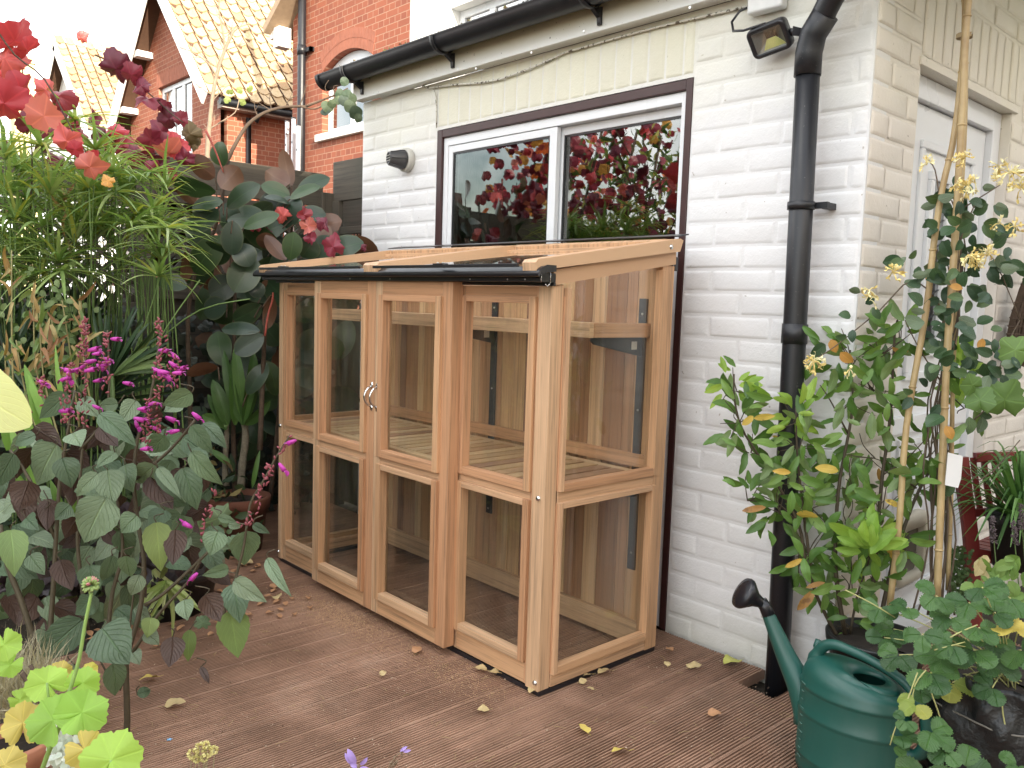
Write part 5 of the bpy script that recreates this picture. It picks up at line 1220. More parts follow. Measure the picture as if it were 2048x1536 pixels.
for (x, y) in [(227,678),(183,700),(190,708),(211,718),(168,731),(176,741),(206,730),(132,757),(137,750),(192,762),(251,766),(81,764),(324,701),(343,727),(354,716),(322,750),(330,745),(352,746),(190,813),(126,822),(306,808),(283,820),(281,818),(275,838),(306,855),(338,837),(352,862),(287,898),(309,806),(390,830),(562,932),(586,883),(378,1052),(390,1151),(196,700),(216,726),(160,738),(186,722),(199,733),(142,742),(272,846),(296,836),(318,742),(334,752),(360,738)]: flower(mb, x, y, 2.0+r.uniform(-.06, .06), r.uniform(.7, 1.05))
for P, n_ in ((((165, 860), (168, 700), (172, 640)), 46), (((315, 870), (320, 720), (321, 640)), 40), (((205, 790), (215, 660)), 24), (((490, 1060), (520, 985), (580, 872)), 34), (((130, 850), (140, 730)), 20), (((285, 900), (300, 800)), 20), (((345, 780), (350, 710)), 16), (((395, 1100), (430, 980)), 14), (((410, 1110), (470, 1000)), 0), (((80, 830), (84, 750)), 10)):
    for i in range(int(n_*1.8)):
        t = r.random(); k = t*(len(P)-1); j = min(int(k), len(P)-2); f_ = k-j; x = P[j][0]+(P[j+1][0]-P[j][0])*f_+r.gauss(0, 6*(1.2-t*.7)); y = P[j][1]+(P[j+1][1]-P[j][1])*f_
        p = dep(x, y, 2.0+r.uniform(-.03, .03)); d = (RT*r.uniform(-1, 1)+UP*r.uniform(.1, 1)).normalized(); mc.tube([p, p+d*.005, p+d*.010], [.001, .0028, .0012], 5)
M['calyx'] = simple('dusky_pink_calyx', (.24, .055, .07), .6, .5, 40, .1)
mc.build('calyx', M['calyx'], sal)

# ---------------------------------------------------------------- pots and plants by the bed
PC = dep(478, 1010, 3.75); PC.z = 0.0
pc = (PC.x, PC.y, -.01)
zr = at(478, 980, 'x', PC.x).z
tp = pot('terracotta_pot', 'wide terracotta pot with two scaly stems standing beside the left end of the greenhouse', pc, .095, .125, .255, M['terracotta'], .012, rimh=.055)
gl_ = thing('ginger_plant', 'two scaly brown stems with broad strap leaves growing in the terracotta pot', 'plant', (PC.x, PC.y, .22)); mb = MB(); sm_ = MB(); r = random.Random(51)
for P, r0 in ((((482, 975), (484, 930), (491, 880), (488, 830)), .019), (((452, 972), (450, 930), (452, 890), (455, 840)), .015)):
    sm_.tube(smoothp([dep(x, y, 3.75) for x, y in P]), [r0+r.uniform(-.0018, .0018)-.0006*i for i in range(10)], 10)
for (a, b, c_, d, w_) in ((488, 840, 470, 690, 24), (488, 845, 505, 700, 26), (486, 850, 520, 740, 20), (455, 850, 425, 760, 30), (455, 850, 405, 830, 24), (470, 850, 462, 720, 26), (490, 850, 540, 800, 20), (452, 860, 415, 790, 22), (486, 850, 450, 700, 22), (460, 930, 420, 900, 14), (505, 975, 520, 900, 10)): pleaf(mb, a, b, c_, d, w_, 3.7, r.uniform(-35, 35), pf=prof(.45, .6), nL=8, nW=4, fold=.3, curl=.1)
mb.build('foliage', leafmat('ginger_leaf', [(.07, .15, .035), (.10, .20, .05), (.05, .11, .03)], None, .35, .2, .35, 14), gl_); sm_.build('stem', simple('scaly_stem', (.17, .15, .11), .9, .6, 90, .9), gl_)
p = at(330, 1180, 'z', .10); bp = pot('black_pot', 'low round black plastic pot in shade behind the salvia stems', (p.x-.12, p.y+.03, 0), .17, .20, .15, M['black_pot'], .006)
r = random.Random(52); mb = MB()
for (hx, hy, n_, D) in ((333, 1163, 16, 2.72), (300, 1130, 8, 2.8)):
    for k in range(n_):
        an = R(r.uniform(20, 165)); L_ = r.uniform(60, 115); pleaf(mb, hx, hy, hx+L_*math.cos(an), hy+L_*math.sin(an), r.uniform(6, 10), D, r.uniform(-40, 40), dD=r.uniform(-.15, 0), pf=STRAP, nL=6, nW=2, fold=.4, curl=r.uniform(.05, .2))
tag(mb.build('striped_sedge', leafmat('striped_blade', [(.30, .36, .13), (.22, .30, .08), (.40, .42, .2)], None, .5, .3, .5, 1)), 'pale striped grass blades arching over the low black pot', 'plant')
p = at(120, 1120, 'z', .16); tp2 = pot('terracotta_bowl', 'low terracotta bowl half hidden behind the salvia at left', (p.x-.1, p.y+.05, 0), .14, .19, .16, M['terracotta'], .01)
p = at(55, 1500, 'z', .18); tp3 = pot('small_terracotta_pot', 'bright terracotta pot at the bottom left corner among the lime geranium leaves', (p.x-.05, p.y-.02, 0), .06, .078, .19, simple('pale_terracotta', (.46, .20, .12), .8, .2, 20, .1), .008, rimh=.04)
r = random.Random(53); mb = MB()   # purple-black heuchera and undergrowth
for i in range(420):
    x, y = r.gauss(150, 110), r.gauss(1150, 45); 
    if x > 400 or y > 1235: continue
    q = dep(x, y, r.uniform(2.7, 3.1)); radial(mb, q, (CAMP-q).normalized()+rv(r, .8), rv(r), r.uniform(.02, .036), ger_out, 14, (0, .6, 1), mi=r.choice((0, 0, 1)), r=r)
tag(mb.build('dark_heuchera', [leafmat('purple_black_leaf', [(.018, .012, .016), (.03, .018, .022), (.022, .02, .018)], None, .4, .05, .3, radialv=7), leafmat('undergrowth_leaf', [(.05, .08, .03), (.08, .12, .05), (.10, .12, .04)], None, .5, .2, .3, radialv=7)]), 'purple-black leafy clump on the ground behind the salvia stems', 'plant', kind='stuff')
r = random.Random(54); mb = MB()   # undergrowth along the bed between the pots and fence
for i in range(1300):
    q = Vector((r.uniform(-2.95, -2.2), r.uniform(-2.2, -.75), 0)); q.z = abs(r.gauss(0, .22)); d = rv(r); d.z = abs(d.z)
    leaf(mb, q, q+d.normalized()*r.uniform(.04, .09), rv(r), r.uniform(.018, .034), OV, 3, 2, .2, .1, mi=r.choice((0, 0, 0, 1)))
tag(mb.build('undergrowth', [leafmat('bed_leaf', [(.02, .04, .018), (.035, .06, .02), (.05, .08, .03)], None, .5, .15), leafmat('bed_leaf_dry', [(.14, .10, .05), (.2, .16, .06)], None, .7, .1)]), kind='stuff'); bpy.data.objects['undergrowth']['label'] = 'dark leafy undergrowth covering the planting bed below the fence'
mb = MB(); r = random.Random(55)   # palmate-leaved plant right of the salvia
for (x, y, Rp) in ((398, 1052, 34), (440, 1035, 30), (470, 1085, 20), (425, 1220, 16), (405, 1245, 18), (445, 1250, 14)):
    q = dep(x, y, 2.75); radial(mb, q, (CAMP-q).normalized()+rv(r, .45), (0, 0, -1), Rp/FPX*2.75, lambda th: vine_out(th)*(1+.1*math.cos(10*th)), 34, mi=0, r=r)
for i in range(30):
    x, y = r.uniform(370, 470), r.uniform(1060, 1110); pleaf(mb, x, y, x+r.uniform(-14, 14), y+r.uniform(-14, 14), 10, 2.8, nL=4, nW=2)
tag(mb.build('palmate_plant', leafmat('grey_green_palmate_leaf', [(.12, .19, .10), (.15, .22, .12)], None, .5, .2, .6, radialv=5)), 'grey-green plant with lobed palmate leaves at the deck edge right of the salvia', 'plant')

# geranium, strawflower and small flowers close to the camera
gr = thing('lime_geranium', 'lime green geranium with scalloped leaves and a pink-tipped bud head at bottom left', 'plant', (at(85, 1560, 'z', 0)))
mb = MB(); r = random.Random(61)
for (x, y, Rp, k, D) in ((94,1366,42,0,1.42),(165,1366,34,0,1.40),(106,1440,52,0,1.36),(164,1425,52,0,1.34),(222,1520,62,0,1.25),(8,1290,34,0,1.4),(45,1446,44,1,1.45),(120,1345,24,1,1.5),(180,1340,16,1,1.48),(170,1500,40,1,1.3),(10,1530,40,1,1.3),(20,1330,26,0,1.45),(40,1400,24,0,1.5)):
    q = dep(x, y, D); radial(mb, q, (CAMP-q).normalized()+Vector((0, 0, .35))+rv(r, .35), rv(r), Rp/FPX*D, ger_out, 64, (0, .25, .5, .75, 1), cup=r.uniform(-.15, .3), wav=.16, mi=k, r=r)
mb.build('foliage', [leafmat('lime_geranium_leaf', [(.30, .50, .08), (.36, .56, .10), (.26, .46, .08)], None, .55, .4, .14, radialv=7, bump=.4), leafmat('yellowing_geranium_leaf', [(.50, .46, .10), (.52, .42, .12)], None, .6, .35, .3, radialv=7)], gr)
mb = MB(); stem(mb, ((70, 1580), (95, 1510), (120, 1450), (140, 1380), (158, 1320), (170, 1250), (183, 1185)), .0042, .0026, 1.38); stem(mb, ((95, 1510), (100, 1440), (94, 1366)), .002, .002, 1.4); stem(mb, ((220, 1580), (222, 1520)), .003, .002, 1.25); mb.build('stem', stemmat('pale_green_stem', (.24, .38, .10)), gr)
mb = MB(); c0 = dep(181, 1170, 1.38)
for i in range(60):
    d = rv(r).normalized(); d = (d+Vector((0, 0, .2))).normalized(); mb.tube([c0+d*.004, c0+d*.010, c0+d*.0145], [.0012, .0026, .0008], 6, mi=1 if r.random() < .3 and d.z > 0 else 0)
mb.build('bud_head', [stemmat('green_bud', (.26, .36, .12)), simple('pink_bud', (.55, .20, .22), .6)], gr)
mb = MB(); stem(mb, ((160, 1580), (130, 1500), (100, 1440), (80, 1400), (40, 1340)), .009, .005, 1.7); stem(mb, ((60, 1330), (110, 1410), (165, 1470)), .004, .004, 1.7)
tag(mb.build('woody_stem', M['bark']), 'thick bare woody stem rising behind the lime geranium leaves', 'plant')
mb = MB(); r = random.Random(62)
for i in range(900):
    x0 = r.uniform(-30, 90); y0 = r.uniform(1380, 1440); an = R(r.gauss(-95, 42)); L_ = r.uniform(60, 150); D = r.uniform(1.75, 2.0); pleaf(mb, x0, y0, x0+L_*math.cos(an)*.8, y0+L_*math.sin(an), 1.8, D, r.uniform(-60, 60), dD=r.uniform(-.1, .1), pf=STRAP, nL=4, nW=1, fold=0, curl=r.uniform(-.2, .2))
tag(mb.build('dry_grass', leafmat('straw_grass', [(.34, .31, .22), (.42, .38, .26), (.26, .24, .16)], None, .7, .2, .1, 1)), 'tangled tussock of pale dry grass at the lower left edge', 'grass')
mb = MB(); r = random.Random(63)
for i in range(110):
    x, y = r.gauss(140, 24), r.gauss(1495, 26); an = r.uniform(0, 6.3); pleaf(mb, x, y, x+20*math.cos(an), y+20*math.sin(an), 13, r.uniform(1.5, 1.62), r.uniform(-50, 50), pf=OVAL, nL=5, nW=2, wav=.2)
tag(mb.build('silver_plant', leafmat('white_felted_leaf', [(.60, .64, .58), (.52, .58, .52), (.42, .5, .42)], None, .8, .15, .2)), 'white-leaved silver foliage beneath the lime geranium leaves', 'plant')
sf = thing('strawflower', 'pale yellow strawflower heads on thin stalks at the bottom edge of the deck', 'flower', at(405, 1580, 'z', 0)); sm_ = MB(); r = random.Random(64); SFM = simple('pale_yellow_petal', (.66, .60, .26), .8, .2, 60, .1)
for (x, y, Rp) in ((385, 1508, 12), (400, 1495, 12), (415, 1503, 13), (428, 1500, 10), (393, 1517, 10), (412, 1490, 9), (408, 1516, 9)):
    c0 = dep(x, y, 1.55); mb = MB()
    for i in range(60): d = rv(r).normalized(); R0 = Rp/FPX*1.55; leaf(mb, c0+d*R0*.5, c0+d*R0, rv(r), R0*.4, OVAL, 3, 2)
    stem(sm_, ((x, y), (x-2, y+40), (408, 1600)), .0008, .001, 1.55, 0, 5); mb.build('flower_head', SFM, sf)
sm_.build('stem', stemmat('straw_stem', (.32, .28, .16)), sf)
lv = thing('mauve_flower', 'mauve salvia flower poking up at the bottom edge with a dry brown stalk beside it', 'flower', at(730, 1600, 'z', 0)); mb = MB(); sm_ = MB(); r = random.Random(65)
for (a, b, c_, d, w_) in ((712, 1528, 695, 1497, 13), (705, 1530, 690, 1505, 9), (720, 1530, 735, 1514, 8), (716, 1534, 700, 1528, 9), (720, 1535, 740, 1540, 9), (712, 1536, 705, 1560, 12), (800, 1503, 815, 1493, 6), (805, 1503, 822, 1500, 6)): pleaf(mb, a, b, c_, d, w_, 1.35, r.uniform(-30, 30), pf=OVAL, nL=5, nW=3, fold=.3, curl=.15)
stem(sm_, ((745, 1620), (722, 1560), (716, 1530)), .003, .002, 1.35); stem(sm_, ((740, 1620), (770, 1550), (790, 1515), (806, 1502)), .0012, .001, 1.35)
for i in range(24): t = r.random(); q = dep(740+66*t+r.gauss(0, 4), 1590-85*t, 1.35); sm_.tube([q, q+rv(r, .006)], [.0022, .001], 5)
mb.build('flower', simple('mauve_petal', (.34, .24, .56), .6, .2, 60, .1), lv); sm_.build('stem', simple('dry_calyx_stem', (.20, .14, .09), .8), lv)
mb = MB(); pleaf(mb, -120, 735, 66, 852, 125, .62, 8, pf=prof(.5, .6), nL=14, nW=6, fold=.12, curl=.12, serr=.01)
tag(mb.build('pale_leaf', leafmat('pale_sunlit_leaf', [(.72, .76, .38)], None, .5, .45, .15, 9)), 'large pale yellow-green leaf pushing in at the left edge close to the camera', 'leaf')  # overexposed sunlight put into the pale leaf colour

# ---------------------------------------------------------------- bare tree and climbing twigs beyond the fence
bt = thing('bare_tree', 'slender bare young tree with fine twigs in front of the tiled roof', 'tree', dep(425, 400, 5.5)); mb = MB(); r = random.Random(71)
def twigs(mb, P, D, r0, r1, n_, L_, kids=2):
    stem(mb, P, r0, r1, D)
    for i in range(n_):
        j = r.randrange(len(P)-1); t = r.random(); x = P[j][0]+(P[j+1][0]-P[j][0])*t; y = P[j][1]+(P[j+1][1]-P[j][1])*t; an = R(r.uniform(-150, -20)); l_ = L_*r.uniform(.5, 1.2)
        q = (x+l_*math.cos(an), y+l_*math.sin(an)); m_ = ((x+q[0])/2+r.uniform(-4, 4), (y+q[1])/2+r.uniform(-4, 4)); stem(mb, ((x, y), m_, q), r1*.55, r1*.22, D, 0, 5)
        for k in range(kids):
            a2 = an+r.uniform(-1, 1); stem(mb, (m_, (m_[0]+l_*.4*math.cos(a2), m_[1]+l_*.4*math.sin(a2))), r1*.3, r1*.15, D, 0, 4)
twigs(mb, ((418, 420), (414, 330), (420, 240), (430, 165), (448, 105), (468, 60)), 5.5, .018, .008, 14, 60); twigs(mb, ((432, 150), (415, 125), (385, 105), (360, 95)), 5.5, .006, .003, 6, 30); twigs(mb, ((450, 100), (445, 60), (438, 20), (440, -20)), 5.5, .007, .003, 8, 40); twigs(mb, ((416, 260), (440, 245), (470, 225), (478, 200)), 5.5, .005, .003, 4, 30)
mb.build('trunk', simple('pale_bark', (.23, .17, .12), .85, .4, 40, .5), bt)
ab = thing('arching_branch', 'brown branch arching from the fence to the gutter with round grey-green leaves at its tip', 'branch', dep(455, 330, 4.3)); mb = MB(); r = random.Random(72)
twigs(mb, ((440, 350), (455, 320), (470, 290), (495, 250), (530, 225), (570, 214), (612, 213)), 4.2, .012, .006, 7, 40, 1); stem(mb, ((612, 213), (650, 198), (675, 188), (696, 176)), .006, .003, 4.1); stem(mb, ((600, 213), (630, 218), (655, 205), (690, 185)), .004, .002, 4.1); stem(mb, ((660, 195), (650, 175), (658, 160)), .002, .001, 4.05); stem(mb, ((670, 190), (668, 172), (690, 172)), .002, .001, 4.05)
mb.build('branch', M['bark'], ab); mb = MB()
for (x, y, Rp) in ((655, 213, 13), (650, 222, 10), (690, 200, 13), (700, 212, 13), (712, 226, 14), (689, 163, 9), (680, 188, 10), (694, 190, 11), (702, 198, 12), (716, 236, 9), (676, 200, 9), (664, 208, 9)):
    q = dep(x, y, 4.0); radial(mb, q, (CAMP-q).normalized()+rv(r, .5), rv(r), Rp/FPX*4.0, lambda th: 1+.04*math.cos(3*th), 18, mi=0, r=r)
for (x, y) in ((460, 185), (480, 180), (500, 178), (455, 200), (485, 205)): q = dep(x, y, 5.2); radial(mb, q, (CAMP-q).normalized()+rv(r, .5), rv(r), .026, vine_out, 18, mi=1, r=r)
mb.build('foliage', [leafmat('round_grey_leaf', [(.05, .08, .05), (.08, .11, .06), (.04, .06, .045)], None, .55, .15), leafmat('yellow_green_leaf', [(.2, .24, .08)], None, .55, .3)], ab)

# ================================================================ RIGHT SIDE
bx0 = at(1690, 1262, 'z', .23); BPc = (bx0.x+.03, bx0.y+.055, 0)
BPc = (.155, -.06, 0)
bay_pot = pot('bay_pot', 'black plastic pot holding the bay shrub behind the green watering can', BPc, .10, .128, .245, M['black_pot'], .008, rimh=.03)
bay = thing('bay_shrub', 'bay shrub with glossy green leaves and lime tips before the black rainwater pipe', 'shrub', BPc)
mb = MB(); sm_ = MB(); r = random.Random(81)
ST = [(((1672, 1268), (1662, 1250), (1634, 1193), (1609, 1112), (1598, 1050), (1556, 971), (1510, 900), (1483, 855), (1469, 800), (1468, 748)), .006), (((1690, 1268), (1672, 1150), (1672, 1050), (1680, 957), (1697, 869), (1706, 799), (1700, 700)), .007), (((1735, 1268), (1748, 1150), (1757, 1040), (1765, 950), (1775, 880), (1783, 800), (1789, 676), (1795, 640)), .007), (((1755, 1268), (1785, 1130), (1825, 1010), (1858, 945), (1872, 925)), .007), (((1625, 1160), (1604, 1000), (1594, 900), (1592, 815)), .005), (((1700, 1268), (1715, 1190), (1735, 1130), (1745, 1090)), .004), (((1598, 1050), (1560, 1010), (1510, 985)), .003), (((1757, 1040), (1720, 1000), (1690, 990)), .003), (((1765, 950), (1810, 920), (1850, 880)), .003), (((1697, 869), (1660, 800), (1640, 770)), .003)]
for P, rr_ in ST: stem(sm_, P, rr_, rr_*.4, 2.42)
CL = [(1469,765,42,16,1),(1478,830,55,20,0),(1500,890,50,14,0),(1592,828,38,16,1),(1600,880,60,26,0),(1585,950,60,24,0),(1560,1010,48,20,0),(1500,985,36,12,0),(1620,1000,60,24,0),(1700,715,55,22,0),(1765,690,52,22,0),(1800,660,30,8,0),(1745,765,62,26,0),(1700,790,48,14,0),(1775,800,50,16,0),(1745,900,60,20,0),(1700,960,50,16,0),(1690,1030,55,20,0),(1760,1010,60,20,0),(1850,900,55,22,0),(1830,960,48,14,0),(1745,1080,50,30,1),(1620,1090,60,24,0),(1600,1130,40,12,0),(1650,1180,36,10,0),(1700,1170,55,20,0),(1760,1150,45,14,0),(1805,1080,40,12,0),(1700,1240,40,10,0),(1860,950,40,12,0),(1920,740,40,14,1),(1930,800,45,14,0)]
for (cx, cy, Rc, n_, k) in CL:
    for i in range(n_):
        x = cx+r.gauss(0, Rc*.42); y = cy+r.gauss(0, Rc*.42); dx, dy = x-cx, y-cy; an = math.atan2(dy, dx)+r.uniform(-.8, .8)-.15; L_ = r.uniform(28, 56)
        mi = 1 if (k and r.random() < .75) else (2 if r.random() < .018 else 0)
        pleaf(mb, x, y, x+L_*math.cos(an), y+L_*math.sin(an), L_*r.uniform(.28, .38), 2.42+r.gauss(0, .06), r.uniform(-55, 55), r.random() < .25, dD=r.uniform(-.03, .03), pf=prof(.7, .8), nL=8, nW=4, fold=.25, curl=r.uniform(-.05, .2), serr=.05, mi=mi, wav=.12)
    for i in range(n_//3):
        x = cx+r.gauss(0, Rc*.5); y = cy+r.gauss(0, Rc*.5); stem(sm_, ((x, y), ((x+cx)/2+r.uniform(-6, 6), (y+cy)/2+8), (cx+r.uniform(-6, 6), cy+16)), .0011, .0018, 2.42, 0, 4)
for (a, b, c_, d, w_) in ((1532,1014,1484,1022,13),(1604,1118,1570,1134,12),(1484,850,1506,832,14),(1630,935,1676,942,18),(1770,1000,1796,1012,12),(1650,1165,1612,1176,10),(1770,1080,1790,1120,14)): pleaf(mb, a, b, c_, d, w_, 2.36, r.uniform(-15, 15), pf=OVAL, nL=7, nW=4, curl=.1, mi=2, wav=.15)
for i in range(26):
    an = R(r.uniform(-175, 10)); L_ = r.uniform(45, 78); x, y = 1745+r.gauss(0, 9), 1100+r.gauss(0, 8); x, y = x+12*math.cos(an), y+10*math.sin(an)
    pleaf(mb, x, y, x+L_*math.cos(an), y+L_*math.sin(an)*.8, L_*.34, 2.30+r.gauss(0, .02), r.uniform(-50, 50), pf=prof(.7, .8), nL=8, nW=4, fold=.25, curl=r.uniform(0, .15), serr=.06, mi=1, wav=.1)
mb.build('foliage', [leafmat('bay_leaf', [(.085, .175, .035), (.12, .23, .05), (.06, .13, .03), (.17, .28, .07)], (.16, .24, .09), .36, .28, .4, 8, bump=.2), leafmat('lime_bay_leaf', [(.24, .38, .06), (.30, .44, .08), (.18, .32, .05)], None, .4, .35, .3, 8), leafmat('orange_bay_leaf', [(.58, .38, .08), (.62, .46, .10), (.36, .18, .07)], None, .5, .3, .3, 8, spots=(.2, .1, .04))], bay)
sm_.build('stem', stemmat('dark_bay_stem', (.055, .04, .022)), bay)

# canes with honeysuckle
M['cane'] = NM('bamboo_cane'); _m = M['cane']; _f1 = _m.noise(8, detail=4)
M['cane'] = _m.done(_m.pbr(_m.ramp(_f1, [(.3, (.30, .20, .09)), (.55, (.46, .34, .17)), (.75, (.36, .27, .13))]), .4, _m.bump(_m.noise(60), .15, .002)))
CN = [('bamboo cane on the left of the honeysuckle, leaning outwards from the tied top', ((1779, 1215), (1799, 1040), (1813, 851), (1852, 623), (1866, 500), (1884, 380), (1905, 290), (1920, 180), (1929, 72), (1932, -30)), .0088, 2.33),
      ('thick bamboo cane upright in the middle of the honeysuckle', ((1874, 1200), (1880, 1040), (1887, 869), (1894, 711), (1906, 540), (1917, 360), (1926, 200), (1931, 72), (1940, -30)), .0098, 2.30),
      ('thin bamboo cane behind the middle cane, meeting it at the tied top', ((1895, 1180), (1902, 1000), (1905, 800), (1912, 600), (1922, 400), (1930, 250), (1932, 72), (1924, -30)), .006, 2.36)]
for lb, P, rr_, D in CN:
    mb = MB(); Q = smoothp([dep(x, y, D) for x, y in P]); n_ = len(Q); mb.tube(Q, rr_, 10)
    for k in range(2, n_-1, 5):
        a, b = Q[k], Q[k+1]; d = (b-a).normalized(); mb.tube([a-d*.004, a, a+d*.003], [rr_*1.0, rr_*1.28, rr_*1.02], 10)
    tag(mb.build('bamboo_cane', M['cane']), lb, 'cane', 'bamboo canes tied together above the honeysuckle')
mb = MB(); q = dep(1929, 72, 2.325)
mb.grid([[q+Vector((math.cos(a*.6)*.021, math.sin(a*.6)*.021, h)) for a in range(11)] for h in (-.006, -.003, .003, .006)], None, 0, True); tag(mb.build('twine', simple('garden_twine', (.34, .26, .15), .9)), 'twine tied round the bamboo canes near the top edge', 'twine')
hs_ = thing('honeysuckle', 'honeysuckle with dark paired leaves and yellow flowers twining up the bamboo canes', 'plant', dep(1880, 1240, 2.35)); mb = MB(); sm_ = MB(); fl_ = MB(); r = random.Random(91)
for i in range(13):
    x = 1868+r.uniform(-20, 40); P = [(x+r.uniform(-40, 20), 1230), (x+r.uniform(-14, 14), 1080), (x+r.uniform(-10, 10), 940), (x+r.uniform(-18, 20), 800), (1900+r.uniform(-20, 20), 640), (1900+r.uniform(-30, 40), 500), (1915+r.uniform(-30, 60), 400)][:r.randint(4, 7)]
    stem(sm_, P, .0028, .0018, 2.36+r.uniform(-.04, .06))
for P in (((1900, 640), (1830, 560), (1760, 620), (1705, 665), (1660, 700), (1635, 715)), ((1890, 560), (1940, 505), (1985, 515), (2040, 640)), ((1880, 400), (1870, 340), (1856, 320)), ((1920, 420), (1960, 395), (2000, 370)), ((1900, 860), (1970, 820), (2010, 700), (2040, 640)), ((1895, 900), (1960, 960), (2040, 880)), ((1880, 760), (1840, 700), (1810, 640))): stem(sm_, P, .0022, .0014, 2.33)
HC = [(1890,400,26,10),(1930,420,30,10),(1900,370,20,6),(1880,460,34,14),(1925,460,36,14),(1960,445,30,10),(2000,440,30,10),(1985,500,36,16),(2010,540,34,14),(1930,510,30,8),(1870,540,36,14),(1900,580,40,14),(1830,545,30,8),(1850,580,30,8),(1790,530,22,5),(1740,600,24,5),(1705,660,26,6),(1670,690,22,5),(1960,585,40,16),(1900,640,44,18),(1870,690,40,16),(1940,660,40,14),(1980,690,34,10),(1890,740,36,12),(1950,740,40,14),(2000,745,36,10),(1930,700,30,10),(1960,390,20,4),(2010,780,34,8),(1860,640,26,8),(1920,560,26,8),(1830,780,24,5),(1890,830,26,6),(1940,820,26,6),(1900,1010,26,4)]
for (cx, cy, Rc, n_) in HC:
    for i in range(int(n_*.62)):
        x, y = cx+r.gauss(0, Rc*.5), cy+r.gauss(0, Rc*.5); an = r.uniform(-.8, 3.9); L_ = r.uniform(22, 42); pleaf(mb, x, y, x+L_*math.cos(an), y+L_*math.sin(an), L_*r.uniform(.5, .7), 2.31+r.gauss(0, .05), r.uniform(-50, 50), r.random() < .2, pf=OV, nL=6, nW=4, fold=.2, curl=.1, mi=0 if r.random() < .985 else 1)
for (cx, cy, s_) in ((2010, 800, 48), (1960, 800, 34), (2030, 700, 36), (1945, 770, 26)):
    q = dep(cx, cy, 2.25); radial(mb, q, (CAMP-q).normalized()+rv(r, .4), rv(r), s_/FPX*2.25, vine_out, 30, mi=2, r=r)
mb.build('foliage', [leafmat('dark_honeysuckle_leaf', [(.035, .075, .035), (.05, .10, .045), (.03, .065, .038), (.09, .15, .06)], (.13, .18, .11), .34, .16, .4, 5), leafmat('orange_leaf', [(.5, .26, .07)], None, .5, .3), leafmat('large_green_lobed_leaf', [(.13, .22, .06), (.10, .18, .05)], None, .45, .3, .4, radialv=5)], hs_)
sm_.build('stem', stemmat('twining_brown_stem', (.10, .07, .045)), hs_)
HM = [simple('yellow_honeysuckle_petal', (.80, .64, .24), .5, .15, 60), simple('cream_yellow_petal', (.84, .77, .44), .5, .1, 60)]
for (cx, cy, n_, s_) in ((1852,328,7,1),(1926,318,9,1),(1936,372,14,1.2),(1915,368,6,.9),(1950,365,6,.9),(2018,345,16,1.5),(2040,375,12,1.3),(1995,335,6,1),(1940,512,12,1),(1976,510,12,1.1),(1950,520,8,1),(1787,546,11,1.1),(1738,582,7,1),(1740,598,4,1),(1627,722,14,1.2),(2000,448,6,.9),(2030,455,9,1.1),(1700,742,4,.7)):
    c0 = dep(cx, cy, 2.22); fl_ = MB()
    for i in range(int(n_*1.1)):
        d = (RT*r.uniform(-1, 1)+UP*r.uniform(-.8, 1)+rv(r, .5)).normalized(); L_ = .020*s_*r.uniform(.6, 1.1); e = c0+d*L_+Vector((0, 0, -.004)); mi = r.choice((0, 0, 1))
        fl_.tube([c0+rv(r, .004), c0+d*L_*.55+UP*.002, e], [.0009, .0014, .0022], 6, mi=mi)
        for k in range(3): leaf(fl_, e, e+(d+rv(r, 1.0)).normalized()*.012*s_, rv(r), .006, OVAL, 3, 2, .2, .3, mi=mi)
    fl_.build('flower', HM, hs_)

# label tag
mb = MB(); q = [dep(x, y, 2.27) for x, y in ((1896, 905), (1926, 912), (1922, 958), (1916, 976), (1890, 970))]; nn = (q[1]-q[0]).cross(q[3]-q[0]).normalized(); mb.prism(q, (0, 0, 0), nn*.0012)
tg = tag(mb.build('plant_label', simple('white_plastic_tag', (.70, .70, .70), .35, .03)), 'white plastic plant label tied to the stems beside the thick bamboo cane', 'label')

# wicker basket on the side wall
wb = thing('wicker_basket', 'tall brown wicker bird feeder or basket hanging on the side wall at the right edge', 'basket', (.10, 1.17, 1.2)); mb = MB(); r = random.Random(95); bc = Vector((.125, 1.215, 0))
pf_ = [(.018, 1.475), (.014, 1.44), (.03, 1.40), (.05, 1.33), (.072, 1.25), (.092, 1.15), (.10, 1.06), (.085, 1.0), (.05, .965), (.0, .955)]
for k in range(64):
    a = k/64*6.283+r.uniform(-.03, .03); mb.tube([bc+Vector((math.cos(a+z*.4)*q_, math.sin(a+z*.4)*q_, z)) for q_, z in pf_], .0034, 5)
for z, q_ in ((1.30, .059), (1.27, .067), (1.2, .083), (1.17, .089), (1.14, .094), (1.11, .098), (1.08, .101), (1.05, .101), (1.02, .095), (.99, .08)): mb.tube([bc+Vector((math.cos(a/3)*(q_+.002*(-1)**a), math.sin(a/3)*(q_+.002*(-1)**a), z+r.uniform(-.003, .003))) for a in range(20)], .0035, 5)
mb.tube([bc+Vector((0, 0, 1.47)), bc+Vector((-.03, -.02, 1.50)), bc+Vector((-.05, 0, 1.46)), bc+Vector((-.04, 0, 1.40))], .005, 6)
mb.lathe([(q_*.9, z) for q_, z in pf_], bc, 24); mb.build('weave', simple('brown_wicker', (.10, .065, .042), .75, .5, 40, .4), wb)

